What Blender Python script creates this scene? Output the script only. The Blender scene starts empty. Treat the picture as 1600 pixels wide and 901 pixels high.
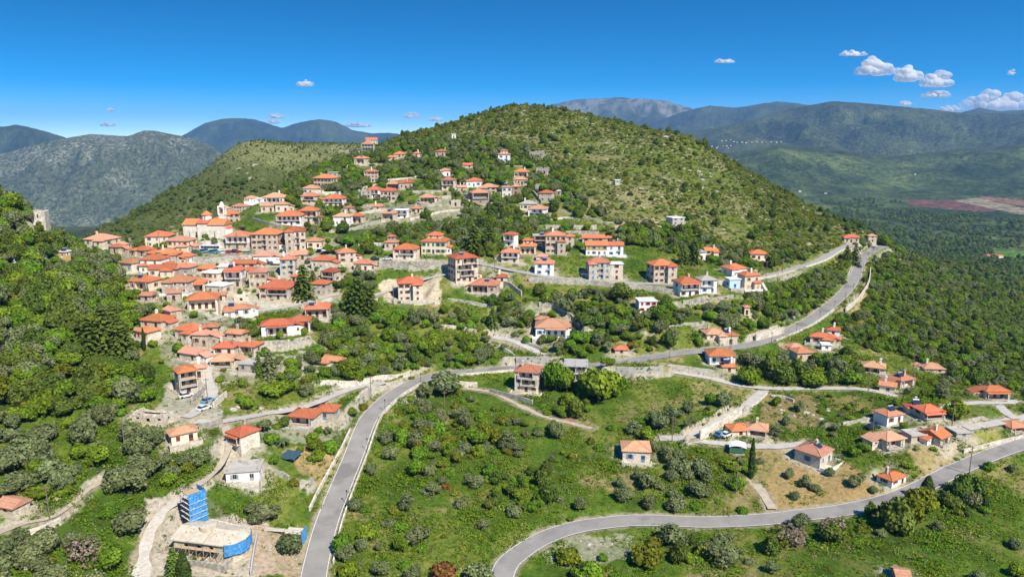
import bpy, bmesh, math, random
import numpy as np
from mathutils import Vector, Matrix

# ------------------------------------------------------------------ camera, sky, sun, exposure
scene = bpy.context.scene
COL = scene.collection
F_PX, W_PX, H_PX = 1142.0, 1600.0, 901.0
CAM_Z = 95.0
PITCH = math.radians(11.6)
SUN_EL = math.radians(47.0)
SUN_AZ = math.radians(36.0)          # the sun stands to the right of straight behind the camera

cam_data = bpy.data.cameras.new('camera')
cam_data.sensor_fit = 'HORIZONTAL'
cam_data.sensor_width = 36.0
cam_data.lens = 36.0 * F_PX / W_PX
cam_data.clip_start = 1.0
cam_data.clip_end = 120000.0
cam = bpy.data.objects.new('camera', cam_data)
cam.location = (0, 0, CAM_Z)
cam.rotation_euler = (math.pi / 2 - PITCH, 0, 0)
COL.objects.link(cam)
scene.camera = cam

to_sun = Vector((math.sin(SUN_AZ) * math.cos(SUN_EL), -math.cos(SUN_AZ) * math.cos(SUN_EL), math.sin(SUN_EL)))
world = bpy.data.worlds.new('World')
scene.world = world
world.use_nodes = True
wn, wl = world.node_tree.nodes, world.node_tree.links
wn.clear()
sky = wn.new('ShaderNodeTexSky')
sky.sky_type = 'NISHITA'
sky.sun_disc = False
sky.sun_elevation = SUN_EL
sky.sun_rotation = math.pi - SUN_AZ
sky.altitude = 0.0
sky.air_density = 1.0
sky.dust_density = 0.0
sky.ozone_density = 1.5
bg = wn.new('ShaderNodeBackground')
bg.inputs['Strength'].default_value = 0.125
hsv = wn.new('ShaderNodeHueSaturation')
hsv.inputs['Saturation'].default_value = 1.68
wo = wn.new('ShaderNodeOutputWorld')
# the clear sky deepens to strong blue a few degrees above the horizon: look the sky up a little higher
tc = wn.new('ShaderNodeTexCoord')
mp = wn.new('ShaderNodeMapping')
mp.inputs['Scale'].default_value = (1, 1, 3.0)
mp.inputs['Location'].default_value = (0, 0, 0.055)
wl.new(tc.outputs['Generated'], mp.inputs['Vector'])
wl.new(mp.outputs['Vector'], sky.inputs['Vector'])
wl.new(sky.outputs['Color'], hsv.inputs['Color'])
wl.new(hsv.outputs['Color'], bg.inputs['Color'])
wl.new(bg.outputs['Background'], wo.inputs['Surface'])

sun_data = bpy.data.lights.new('sun', 'SUN')
sun_data.energy = 5.0
sun_data.angle = math.radians(0.53)
sun_data.color = (1.0, 0.925, 0.80)
sun = bpy.data.objects.new('sun', sun_data)
sun.rotation_euler = to_sun.to_track_quat('Z', 'Y').to_euler()
sun.location = (300, -300, 600)
COL.objects.link(sun)

scene.view_settings.view_transform = 'Standard'
scene.view_settings.look = 'None'
scene.view_settings.exposure = 0.58
scene.view_settings.gamma = 1.0
scene.render.engine = 'CYCLES'
cy = scene.cycles
cy.use_denoising = True
try:
    cy.denoiser = 'OPENIMAGEDENOISE'
    cy.denoising_input_passes = 'RGB_ALBEDO_NORMAL'
    cy.denoising_prefilter = 'ACCURATE'
except Exception:
    pass
cy.max_bounces = 4
cy.diffuse_bounces = 2
cy.glossy_bounces = 1
cy.transmission_bounces = 2
cy.transparent_max_bounces = 6
cy.volume_bounces = 0
cy.caustics_reflective = False
cy.caustics_refractive = False
cy.use_adaptive_sampling = True
cy.adaptive_threshold = 0.02

# ------------------------------------------------------------------ view geometry used to survey the site
CP, SP = math.cos(PITCH), math.sin(PITCH)


def ray(px, py):
    x = (px - W_PX / 2) / F_PX
    y = -(py - H_PX / 2) / F_PX
    return x, CP + y * SP, -SP + y * CP


def at_depth(px, py, Y):
    dx, dy, dz = ray(px, py)
    t = Y / dy
    return dx * t, Y, CAM_Z + dz * t


def project(x, y, z):
    zc = z - CAM_Z
    f = y * CP - zc * SP
    v = y * SP + zc * CP
    return W_PX / 2 + F_PX * x / f, H_PX / 2 - F_PX * v / f


def hash2(ix, iy, seed):
    ix = ix.astype(np.int64)
    iy = iy.astype(np.int64)
    h = (ix * 374761393 + iy * 668265263 + seed * 2147483647 + 1013904223) & 0xFFFFFFFF
    h = ((h ^ (h >> 13)) * 1274126177) & 0xFFFFFFFF
    return ((h ^ (h >> 16)) & 0xFFFFFF) / float(0xFFFFFF)


def vnoise(x, y, seed=0):
    ix, iy = np.floor(x), np.floor(y)
    fx, fy = x - ix, y - iy
    fx = fx * fx * fx * (fx * (fx * 6 - 15) + 10)
    fy = fy * fy * fy * (fy * (fy * 6 - 15) + 10)
    a, b = hash2(ix, iy, seed), hash2(ix + 1, iy, seed)
    c, d = hash2(ix, iy + 1, seed), hash2(ix + 1, iy + 1, seed)
    return (a + (b - a) * fx) * (1 - fy) + (c + (d - c) * fx) * fy


def fbm(x, y, octaves=4, seed=0, gain=0.5):
    s, a, n = 0.0, 1.0, 0.0
    for o in range(octaves):
        s = s + a * (vnoise(x, y, seed + o * 17) * 2 - 1)
        n += a
        a *= gain
        x, y = x * 2.03 + 11.7, y * 2.03 - 5.3
    return s / n


def sstep(a, b, x):
    t = np.clip((x - a) / (b - a), 0, 1)
    return t * t * (3 - 2 * t)


# ------------------------------------------------------------------ terrain
# survey points of the valley side: picture column, picture row, distance in front of the camera (m)
CTRL = [
 # middle column, bottom to hilltop
 (800,900,145),(800,800,168),(800,700,200),(800,612,240),(800,580,258),(800,500,290),(800,450,312),(800,420,325),(800,400,345),
 (800,360,385),(800,300,470),(800,250,560),(800,210,640),(805,182,700),(810,166,760),
 (650,880,148),(650,780,172),(650,690,203),(650,630,232),(700,620,236),(620,540,262),(600,480,290),(690,500,285),(690,460,302),
 (640,470,297),(620,440,312),(690,412,325),(600,412,325),(640,370,375),(600,340,412),(640,310,462),(560,300,478),(620,262,560),
 (577,242,625),(700,250,565),(700,205,668),(640,212,668),
 # right of the middle
 (930,570,255),(930,500,285),(930,440,318),(920,400,352),(900,350,410),(950,300,478),(950,250,568),(930,205,655),(900,180,712),
 (1000,700,198),(1000,640,222),(1000,600,240),(1050,550,262),(1050,490,288),(1050,442,320),(1060,400,362),(1060,352,425),(1050,300,490),
 (1050,250,580),(1040,212,655),(1080,215,665),
 (1100,760,180),(1100,680,204),(1100,620,228),(1150,540,270),(1150,480,300),(1180,440,332),(1180,400,390),(1180,350,470),(1150,300,550),(1120,250,630),
 (1272,728,190),(1230,515,300),(1300,475,345),(1250,460,345),(1290,405,430),(1350,420,430),(1375,390,505),(1270,360,500),(1230,320,570),(1200,287,640),
 (1300,337,590),(1362,368,545),(1390,388,520),
 # lower right
 (1600,688,200),(1500,730,187),(1450,755,180),(1380,785,172),(1250,805,168),(1100,815,166),(1000,813,166),(930,817,164),(870,833,160),(785,900,145),
 (1470,650,207),(1550,620,236),(1400,590,256),(1300,530,286),(1600,640,224),(1600,900,141),(1200,900,142),(1400,850,152),(1600,790,170),(1000,880,148),
 # slope to the right of the hill
 (1400,500,355),(1450,450,470),(1420,420,520),(1550,520,385),(1500,580,280),(1600,590,300),(1480,430,620),(1550,450,640),(1600,520,470),(1600,450,860),(1500,410,900),
 # road on the left
 (740,578,255),(680,587,250),(620,615,232),(575,660,211),(545,730,187),(510,820,163),(490,895,146),
 # village on the left
 (318,378,345),(330,392,335),(300,420,308),(300,450,287),(320,482,263),(300,540,234),(300,600,213),(320,640,197),(370,700,179),(300,800,158),(300,890,142),
 (420,392,338),(430,350,372),(430,312,428),(500,288,480),(500,350,385),(520,400,332),(540,330,420),(470,450,300),(420,470,283),(380,500,264),(450,530,250),
 (520,570,238),(500,630,212),(430,640,205),(450,720,184),(400,780,167),(400,860,150),(540,480,288),(500,310,440),(520,265,560),(480,268,575),(450,290,510),
 (400,320,425),(250,390,345),(180,398,322),
 # left slope
 (0,318,300),(30,325,305),(62,362,320),(100,400,300),(130,388,330),(0,400,268),(0,500,224),(100,500,238),(200,500,250),(0,600,190),(100,600,199),(200,600,205),
 (0,700,165),(100,700,170),(200,700,175),(0,800,145),(100,800,150),(200,800,155),(0,900,128),(100,900,132),(200,900,138),(200,440,290),
]
# more points given as sideways ratio x/y, distance, height: behind the crests and out of the frame
CTRLZ = [
 (-0.70,380,40),(-0.70,480,0),(-0.70,650,-50),(-0.60,480,-8),(-0.55,400,24),(-0.5,420,22),(-0.45,440,20),(-0.5,520,-12),(-0.45,600,-25),(-0.38,520,20),(-0.34,620,8),(-0.4,700,-28),(-0.55,700,-45),
 (-0.30,600,55),(-0.25,680,50),(-0.22,760,55),(-0.3,760,5),(-0.2,850,40),(-0.1,850,85),(0,850,112),(0.01,950,92),(0.0,1150,30),(0.1,850,95),(0.2,800,70),(0.2,950,20),(0.3,800,15),(0.3,950,-55),(0.38,720,20),(0.42,800,-35),
 (0.5,620,2),(0.5,760,-45),(0.6,700,-55),(0.7,700,-70),(0.6,1000,-105),(0.4,1100,-100),(0.75,1100,-115),(0.2,1250,-80),(0.1,1300,-40),
 (0.85,300,-20),(0.85,500,-55),(0.85,200,2),(0.95,150,0),(0.85,800,-100),
 (-0.85,300,75),(-0.85,200,48),(-0.85,400,70),(-0.95,150,30),(-0.85,600,-20),
 (0.3,1500,-125),(0.6,1500,-128),(0.9,1500,-128),(0,1500,-60),
 # spur on the left behind the village, with its rounded tan top
 (-0.565,790,-14),(-0.52,820,-5),(-0.46,870,22),(-0.40,940,52),(-0.365,1000,76),(-0.33,1010,79),(-0.28,1020,72),(-0.23,1040,74),(-0.18,1050,74),(-0.35,840,38),(-0.3,860,34),(-0.42,780,-8),(-0.36,760,2),(-0.48,760,-18),(-0.55,730,-40),
 (-0.36,1180,40),(-0.25,1250,40),(-0.45,1050,-10),(-0.55,1000,-50),(-0.65,850,-70),(-0.5,1250,-75),(-0.7,1200,-95),(-0.35,1450,-60),(-0.15,1450,-30),(-0.6,1500,-100),(-0.9,1500,-100),(-0.9,1000,-80),
 (-0.4,60,-6),(0,60,-8),(0.4,60,-4),(-0.8,80,8),(0.8,80,-2),(0,20,-8),(-0.2,100,-4),(0.25,100,-4),
]
_p = [at_depth(*c) for c in CTRL]
_cu = np.array([p[0] / p[1] for p in _p] + [c[0] for c in CTRLZ])
_cy = np.array([p[1] for p in _p] + [c[1] for c in CTRLZ])
_cz = np.array([p[2] for p in _p] + [c[2] + 0.0122 * c[1] for c in CTRLZ])
_A = np.stack([_cu * 2.0, np.log(_cy / 100.0) * 1.5], 1)


def _tps(r2):
    return np.where(r2 > 1e-12, 0.5 * r2 * np.log(np.maximum(r2, 1e-12)), 0.0)


_n = len(_A)
_K = _tps(((_A[:, None] - _A[None]) ** 2).sum(-1)) + np.eye(_n) * 6e-4
_P = np.hstack([np.ones((_n, 1)), _A])
_M = np.vstack([np.hstack([_K, _P]), np.hstack([_P.T, np.zeros((3, 3))])])
_sol = np.linalg.solve(_M, np.concatenate([_cz, np.zeros(3)]))


def tps_eval(u, Y):
    q = np.stack([np.ravel(u) * 2.0, np.log(np.ravel(Y) / 100.0) * 1.5], 1)
    out = np.empty(len(q))
    for i in range(0, len(q), 20000):
        s = q[i:i + 20000]
        r2 = ((s[:, None] - _A[None]) ** 2).sum(-1)
        out[i:i + 20000] = _tps(r2) @ _sol[:_n] + _sol[_n] + s @ _sol[_n + 1:]
    return out.reshape(np.shape(u))


# far ranges: crest line in the picture, crest distance, front run, back run, gully size
RANGES = [
 ('left_near', [(-300,260),(-100,245),(0,240),(60,224),(100,216),(140,209),(170,211),(200,212),(225,203),(240,204),(262,208),(290,213),(330,226),(360,246),(400,270),(480,300),(560,330)], 4800, 1350, 1200, 0.9),
 ('left_back', [(-300,205),(-100,203),(0,197),(25,194),(60,201),(100,213),(150,230),(230,250)], 7200, 1900, 1500, 1.0),
 ('left_blue', [(150,250),(250,228),(285,212),(320,192),(350,185),(375,184),(400,187),(440,200),(470,190),(500,186),(525,190),(550,203),(580,208),(610,207),(640,212),(700,222),(800,240)], 10500, 2800, 2500, 1.0),
 ('right_grey', [(760,215),(820,180),(860,164),(900,156),(960,152),(1000,154),(1040,157),(1080,169),(1130,185),(1200,205),(1300,230)], 11000, 3000, 3000, 1.2),
 ('right_blue', [(1000,200),(1060,176),(1110,163),(1150,168),(1215,158),(1260,163),(1300,172),(1380,185),(1460,186),(1500,176),(1530,168),(1560,173),(1600,171),(1700,168),(1850,180)], 9500, 2500, 2500, 1.0),
 ('right_main', [(780,240),(860,225),(950,215),(1050,208),(1120,200),(1180,186),(1230,171),(1300,158),(1350,161),(1400,166),(1450,170),(1500,176),(1560,177),(1600,178),(1700,176),(1850,170)], 6400, 1900, 2600, 1.0),
 ('right_foot', [(850,262),(950,248),(1050,240),(1150,238),(1220,226),(1300,232),(1400,244),(1480,235),(1560,228),(1600,226),(1700,225),(1850,225)], 4000, 1150, 1300, 0.7),
]


def far_z(u, Y):
    x = u * Y
    side = sstep(-0.1, 0.25, u)
    base = -100 - 30 * side + fbm(x / 700, Y / 700, 4, 5) * (14 + 16 * side) * sstep(1300, 2600, Y) - 330 * (1 - sstep(-0.24, -0.06, u)) * sstep(1500, 3500, Y)
    z = base
    for k, (nm, crest, D, wf, wb, gul) in enumerate(RANGES):
        cu, cz = [], []
        for (px, py) in crest:
            p = at_depth(px, py, D)
            cu.append(p[0] / p[1]); cz.append(p[2])
        cz = np.interp(u, cu, cz)
        fall = sstep(cu[0] - 0.12, cu[0], u) * (1 - sstep(cu[-1], cu[-1] + 0.12, u))
        d = (Y - D) / np.where(Y < D, wf, wb)
        warp = fbm(x / (wf * 0.45), Y / (wf * 0.45), 4, 40 + k)
        d = d + 0.22 * warp * np.clip(np.abs(d) * 4, 0, 1)
        a = np.clip(1 - np.abs(d), 0, 1)
        prof = a * a * (3 - 2 * a) * 0.45 + a * 0.55
        rid = 1 - np.abs(fbm(x / (wf * 0.20), Y / (wf * 0.34), 5, 70 + k, 0.55)) * 1.6
        amp = 0.20 * gul * (cz - base) * prof * np.clip(np.abs(d) * 3.5, 0, 1) * (1 - a * 0.2)
        zz = base + (cz - base) * fall * prof + (rid - 0.72) * amp * 2.0
        zz = zz + fbm(x / 60, Y / 60, 3, 90 + k) * 0.0005 * D * prof
        z = np.maximum(z, zz)
    return z


ROWS = np.concatenate([np.linspace(15, 108, 26), np.geomspace(111, 1500, 560), np.geomspace(1512, 16000, 230)])
COLS = np.linspace(-0.98, 0.98, 600)
UU, YY = np.meshgrid(COLS, ROWS)
XX = UU * YY
ZZ = np.empty_like(XX)
NEARN = int(np.searchsorted(ROWS, 1650))
ZZ[:NEARN] = tps_eval(UU[:NEARN], YY[:NEARN])
_f0 = int(np.searchsorted(ROWS, 1180))
zf = far_z(UU[_f0:], YY[_f0:])
_b = sstep(1180, 1560, YY[_f0:])
_near = ZZ[_f0:].copy()
_near[~np.isfinite(_near) | (np.abs(_near) > 1e4)] = 0
_near[NEARN - _f0:] = 0
ZZ[_f0:] = _near * (1 - _b) + zf * _b
# natural roughness
_rough = fbm(XX / 38, YY / 38, 4, 3) * 1.5 * sstep(150, 420, YY) + fbm(XX / 9, YY / 9, 3, 8) * 0.35
ZZ += _rough * (1 - sstep(1300, 1700, YY))
# stepped terraces on the village side of the hill and the olive slopes
_lnr = np.log(ROWS)


def col_profile(u):
    c = (u - COLS[0]) / (COLS[1] - COLS[0])
    c = min(max(c, 0), len(COLS) - 1.001)
    i = int(c)
    f = c - i
    return ZZ[:, i] * (1 - f) + ZZ[:, i + 1] * f


def pix(px, py, lift=0.0, far=True):
    """the ground point seen at a picture position (first hit along the line of sight)"""
    dx, dy, dz = ray(px, py)
    u, s = dx / dy, dz / dy
    zc = col_profile(u) + lift
    zr = CAM_Z + ROWS * s
    ok = (ROWS > 100)
    g = zc - zr
    idx = np.nonzero((g >= 0) & ok)[0]
    if len(idx) == 0:
        k = int(np.argmax(np.where(ok, g / ROWS, -1e9)))   # grazing: nearest approach
        return Vector((u * ROWS[k], ROWS[k], zc[k]))
    k = int(idx[0])
    if k == 0:
        return Vector((u * ROWS[0], ROWS[0], zc[0]))
    f = -g[k - 1] / (g[k] - g[k - 1]) if g[k] != g[k - 1] else 0
    f = min(max(f, 0), 1)
    Y = ROWS[k - 1] + (ROWS[k] - ROWS[k - 1]) * f
    return Vector((u * Y, Y, CAM_Z + Y * s - lift))


def ground_z(x, y):
    x = np.asarray(x, float); y = np.asarray(y, float)
    u = x / y
    c = np.clip((u - COLS[0]) / (COLS[1] - COLS[0]), 0, len(COLS) - 1.001)
    i = c.astype(int); fc = c - i
    r = np.clip(np.searchsorted(ROWS, y) - 1, 0, len(ROWS) - 2)
    fr = np.clip((y - ROWS[r]) / (ROWS[r + 1] - ROWS[r]), 0, 1)
    return (ZZ[r, i] * (1 - fc) + ZZ[r, i + 1] * fc) * (1 - fr) + (ZZ[r + 1, i] * (1 - fc) + ZZ[r + 1, i + 1] * fc) * fr


def window_of(x0, x1, y0, y1):
    """grid slices that hold the world rectangle"""
    y0 = max(y0, 16.0)
    r0 = max(int(np.searchsorted(ROWS, y0)) - 1, 0)
    r1 = min(int(np.searchsorted(ROWS, y1)) + 1, len(ROWS))
    us = [x0 / y0, x0 / y1, x1 / y0, x1 / y1]
    c0 = max(int(np.searchsorted(COLS, min(us))) - 1, 0)
    c1 = min(int(np.searchsorted(COLS, max(us))) + 1, len(COLS))
    return slice(r0, r1), slice(c0, c1)


def smooth_path(pts, step=1.6):
    """Catmull-Rom through the points, resampled evenly"""
    P = [Vector(p) for p in pts]
    P = [P[0] * 2 - P[1]] + P + [P[-1] * 2 - P[-2]]
    out = []
    for i in range(1, len(P) - 2):
        a, b, c, d = P[i - 1], P[i], P[i + 1], P[i + 2]
        n = max(2, int((c - b).length / 0.8))
        for k in range(n):
            t = k / n
            out.append(0.5 * ((2 * b) + (c - a) * t + (2 * a - 5 * b + 4 * c - d) * t * t + (3 * b - a - 3 * c + d) * t ** 3))
    out.append(P[-2])
    A = np.array(out)
    L = np.concatenate([[0], np.cumsum(np.linalg.norm(np.diff(A[:, :2], axis=0), axis=1))])
    n = max(2, int(L[-1] / step) + 1)
    s = np.linspace(0, L[-1], n)
    return np.stack([np.interp(s, L, A[:, k]) for k in range(3)], 1)


def box_smooth(v, n):
    if n < 2 or len(v) < 3:
        return v
    n = min(n, len(v))
    pad = np.concatenate([np.full(n, v[0]), v, np.full(n, v[-1])])
    k = np.ones(2 * (n // 2) + 1); k /= k.sum()
    return np.convolve(pad, k, 'same')[n:-n]


def path_from_pixels(pts, zsmooth=12, step=1.6):
    P = smooth_path([pix(*p) for p in pts], step)
    for _ in range(2):
        P[:, 2] = box_smooth(P[:, 2], zsmooth)
    return P


def grade(P, half, run, drop=0.28):
    """cut and fill the ground along a path so that it carries a road"""
    m = half + run + 1
    dmin, zz, hit = {}, {}, None
    D = np.full(ZZ.shape, 1e9, np.float32)
    T = np.zeros(ZZ.shape, np.float32)
    for x, y, z in P:
        rs, cs = window_of(x - m, x + m, y - m, y + m)
        d = np.hypot(XX[rs, cs] - x, YY[rs, cs] - y)
        b = d < D[rs, cs]
        D[rs, cs] = np.where(b, d, D[rs, cs])
        T[rs, cs] = np.where(b, z, T[rs, cs])
    k = D < m
    w = 1 - sstep(half + 0.8, half + run, D[k])
    tgt = T[k] - drop * (1 - sstep(half - 0.2, half + 0.9, D[k]))
    ZZ[k] = ZZ[k] * (1 - w) + tgt * w
    return D


# ------------------------------------------------------------------ roads, lanes and paths (graded into the ground first)
ROADS = [
 # name, picture points, half width, cross run, kind
 ('main_road', [(488,930),(492,890),(508,825),(528,770),(552,712),(570,665),(585,640),(618,612),(650,597),(690,583),(740,578),(800,577),(860,576),(920,572),(965,567),(1010,558),(1060,550),(1110,545),(1170,538),(1220,522),(1262,502),(1295,478),(1320,456),(1334,436),(1342,415),(1350,400),(1366,390),(1380,384)], 2.95, 4.0, 'asphalt'),
 ('lower_road', [(778,930),(790,885),(815,860),(850,838),(890,824),(930,816),(1000,812),(1100,815),(1180,812),(1250,804),(1320,796),(1390,780),(1440,760),(1490,735),(1550,708),(1605,688),(1650,668)], 2.75, 3.5, 'asphalt'),
 ('village_road', [(330,393),(380,397),(440,400),(500,402),(560,408),(600,412),(640,411),(690,411),(735,408),(775,416),(810,424),(850,432),(900,436),(960,441),(1010,443),(1060,444),(1110,440),(1160,437),(1200,431),(1250,417),(1285,405),(1306,392),(1330,382)], 2.6, 2.5, 'asphalt_pale'),
 ('church_lane', [(362,360),(375,368),(400,378)], 1.5, 1.5, 'concrete'),
 ('hill_lane', [(838,320),(870,328),(900,336),(928,343),(960,350)], 1.6, 1.5, 'concrete'),
 ('meadow_lane', [(1030,684),(1075,683),(1105,668),(1140,650),(1172,628),(1195,607)], 1.7, 1.5, 'concrete'),
 ('farm_lane', [(1040,683),(1090,688),(1140,693),(1200,697),(1262,692)], 1.7, 1.5, 'concrete'),
 ('upper_lane', [(1010,574),(1060,582),(1110,590),(1150,600),(1200,606),(1270,606),(1330,606),(1372,612),(1400,618)], 1.6, 1.5, 'concrete'),
 ('hillside_lane', [(770,524),(800,532),(830,545),(848,556)], 1.9, 1.5, 'concrete'),
 ('winding_lane', [(330,545),(325,570),(322,590),(330,615),(310,640),(290,652)], 1.7, 1.2, 'concrete'),
 ('cross_lane', [(300,655),(340,658),(380,652),(420,645),(460,640),(500,625),(530,612),(560,604),(600,598)], 1.6, 1.2, 'concrete'),
 ('garden_path', [(352,662),(356,690),(350,715),(330,745),(300,765)], 0.9, 1.0, 'dirt_path'),
 ('site_track', [(298,768),(262,790),(240,815),(228,850),(222,885),(218,920)], 1.4, 1.2, 'rubble'),
 ('olive_path', [(-10,832),(40,815),(80,812),(110,790),(140,762),(165,745)], 0.75, 0.8, 'dirt_path'),
 ('field_path', [(730,605),(770,613),(810,632),(850,650),(890,660),(925,668)], 0.9, 1.0, 'dirt_path'),
 ('orchard_path', [(1180,752),(1192,768),(1205,797)], 1.2, 1.0, 'dirt_path'),
 ('east_lane', [(1470,640),(1500,630),(1560,628),(1590,628)], 1.5, 1.2, 'concrete'),
 ('east_road', [(1500,668),(1540,663),(1580,655),(1612,650)], 1.8, 1.2, 'concrete'),
 ('east_link', [(1560,632),(1575,645),(1588,655)], 1.5, 1.0, 'concrete'),
 ('village_street', [(330,500),(350,492),(380,487),(430,482),(470,474),(505,464),(530,458)], 1.5, 1.2, 'concrete'),
 ('spur_road', [(186,350),(205,347),(235,343),(265,339),(292,336)], 2.6, 4.0, 'dirt_path'),
 ('villa_drive', [(585,462),(620,450),(660,437),(700,425)], 1.4, 1.2, 'concrete'),
]
ROAD_PATHS = {}
ROAD_D = np.full(ZZ.shape, 1e9, np.float32)
for nm, pts, half, run, kind in ROADS:
    P = path_from_pixels(pts, 14 if half > 2.5 else 8)
    ROAD_PATHS[nm] = P
for nm, pts, half, run, kind in reversed(ROADS):
    D = grade(ROAD_PATHS[nm], half, run)
    ROAD_D = np.minimum(ROAD_D, D - half)

# ------------------------------------------------------------------ materials
MATS = {}


def new_mat(name):
    m = bpy.data.materials.new(name)
    m.use_nodes = True
    nt = m.node_tree
    nt.nodes.clear()
    out = nt.nodes.new('ShaderNodeOutputMaterial')
    b = nt.nodes.new('ShaderNodeBsdfPrincipled')
    b.inputs['Roughness'].default_value = 0.9
    b.inputs['Specular IOR Level'].default_value = 0.2
    nt.links.new(b.outputs[0], out.inputs[0])
    MATS[name] = m
    return m, nt, b


def nd(nt, kind, **kw):
    n = nt.nodes.new('ShaderNode' + kind)
    for k, v in kw.items():
        if k in n.inputs.keys():
            n.inputs[k].default_value = v
        else:
            setattr(n, k, v)
    return n


def ramp(nt, fac, stops):
    r = nt.nodes.new('ShaderNodeValToRGB')
    e = r.color_ramp.elements
    while len(e) < len(stops):
        e.new(0.5)
    for k, (p, c) in enumerate(stops):
        e[k].position = p
        e[k].color = (*c, 1) if len(c) == 3 else c
    nt.links.new(fac, r.inputs[0])
    return r.outputs[0]


def mixc(nt, fac, a, b, mode='MIX'):
    m = nt.nodes.new('ShaderNodeMix')
    m.data_type = 'RGBA'
    m.blend_type = mode
    for sock, v in ((m.inputs[0], fac), (m.inputs[6], a), (m.inputs[7], b)):
        if isinstance(v, (int, float)):
            sock.default_value = v
        elif isinstance(v, tuple):
            sock.default_value = (*v, 1)
        else:
            nt.links.new(v, sock)
    return m.outputs[2]


def bump(nt, b, height, strength=0.4, dist=0.1):
    n = nt.nodes.new('ShaderNodeBump')
    n.inputs['Strength'].default_value = strength
    n.inputs['Distance'].default_value = dist
    nt.links.new(height, n.inputs['Height'])
    nt.links.new(n.outputs[0], b.inputs['Normal'])


def varied(name, c1, c2, scale=1.0, detail=5, rough=0.9, bumpy=0.0, c3=None, spots=None, per_object=0.0):
    """a worn, uneven surface: two or three tones of noise in object space"""
    m, nt, b = new_mat(name)
    co = nd(nt, 'TexCoord').outputs['Object']
    n1 = nd(nt, 'TexNoise', Scale=scale, Detail=detail, Roughness=0.62)
    nt.links.new(co, n1.inputs['Vector'])
    stops = [(0.3, c1), (0.7, c2)] if c3 is None else [(0.28, c1), (0.5, c2), (0.74, c3)]
    col = ramp(nt, n1.outputs[0], stops)
    if spots:
        sc, lim, sc_col = spots
        n2 = nd(nt, 'TexNoise', Scale=sc, Detail=3, Roughness=0.6)
        nt.links.new(co, n2.inputs['Vector'])
        fac = ramp(nt, n2.outputs[0], [(lim, (0, 0, 0)), (min(lim + 0.08, 1), (1, 1, 1))])
        col = mixc(nt, fac, col, sc_col)
    if per_object:
        oi = nd(nt, 'ObjectInfo')
        v = nd(nt, 'MapRange')
        v.inputs['To Min'].default_value = 1 - per_object
        v.inputs['To Max'].default_value = 1 + per_object
        nt.links.new(oi.outputs['Random'], v.inputs['Value'])
        hs = nd(nt, 'HueSaturation')
        nt.links.new(v.outputs[0], hs.inputs['Value'])
        nt.links.new(col, hs.inputs['Color'])
        col = hs.outputs[0]
    nt.links.new(col, b.inputs['Base Color'])
    b.inputs['Roughness'].default_value = rough
    if bumpy:
        bump(nt, b, n1.outputs[0], bumpy, 0.15)
    return m


def mesh_obj(name, verts, faces, mats, parent=None, fmat=None, smooth=False):
    me = bpy.data.meshes.new(name)
    me.from_pydata(verts, [], faces)
    for m in (mats if isinstance(mats, (list, tuple)) else [mats]):
        me.materials.append(m)
    if fmat is not None:
        me.polygons.foreach_set('material_index', fmat)
    if smooth:
        me.polygons.foreach_set('use_smooth', [True] * len(me.polygons))
    me.update()
    o = bpy.data.objects.new(name, me)
    COL.objects.link(o)
    if parent:
        o.parent = parent
    return o


def tag(o, label=None, cat=None, group=None, kind=None):
    if label:
        o['label'] = label
    if cat:
        o['category'] = cat
    if group:
        o['group'] = group
    if kind:
        o['kind'] = kind
    return o


# ------------------------------------------------------------------ ground cover map
def in_poly(px, py, poly):
    inside = np.zeros(px.shape, bool)
    n = len(poly)
    j = n - 1
    for i in range(n):
        xi, yi = poly[i]
        xj, yj = poly[j]
        c = ((yi > py) != (yj > py)) & (px < (xj - xi) * (py - yi) / (yj - yi + 1e-12) + xi)
        inside ^= c
        j = i
    return inside


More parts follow.
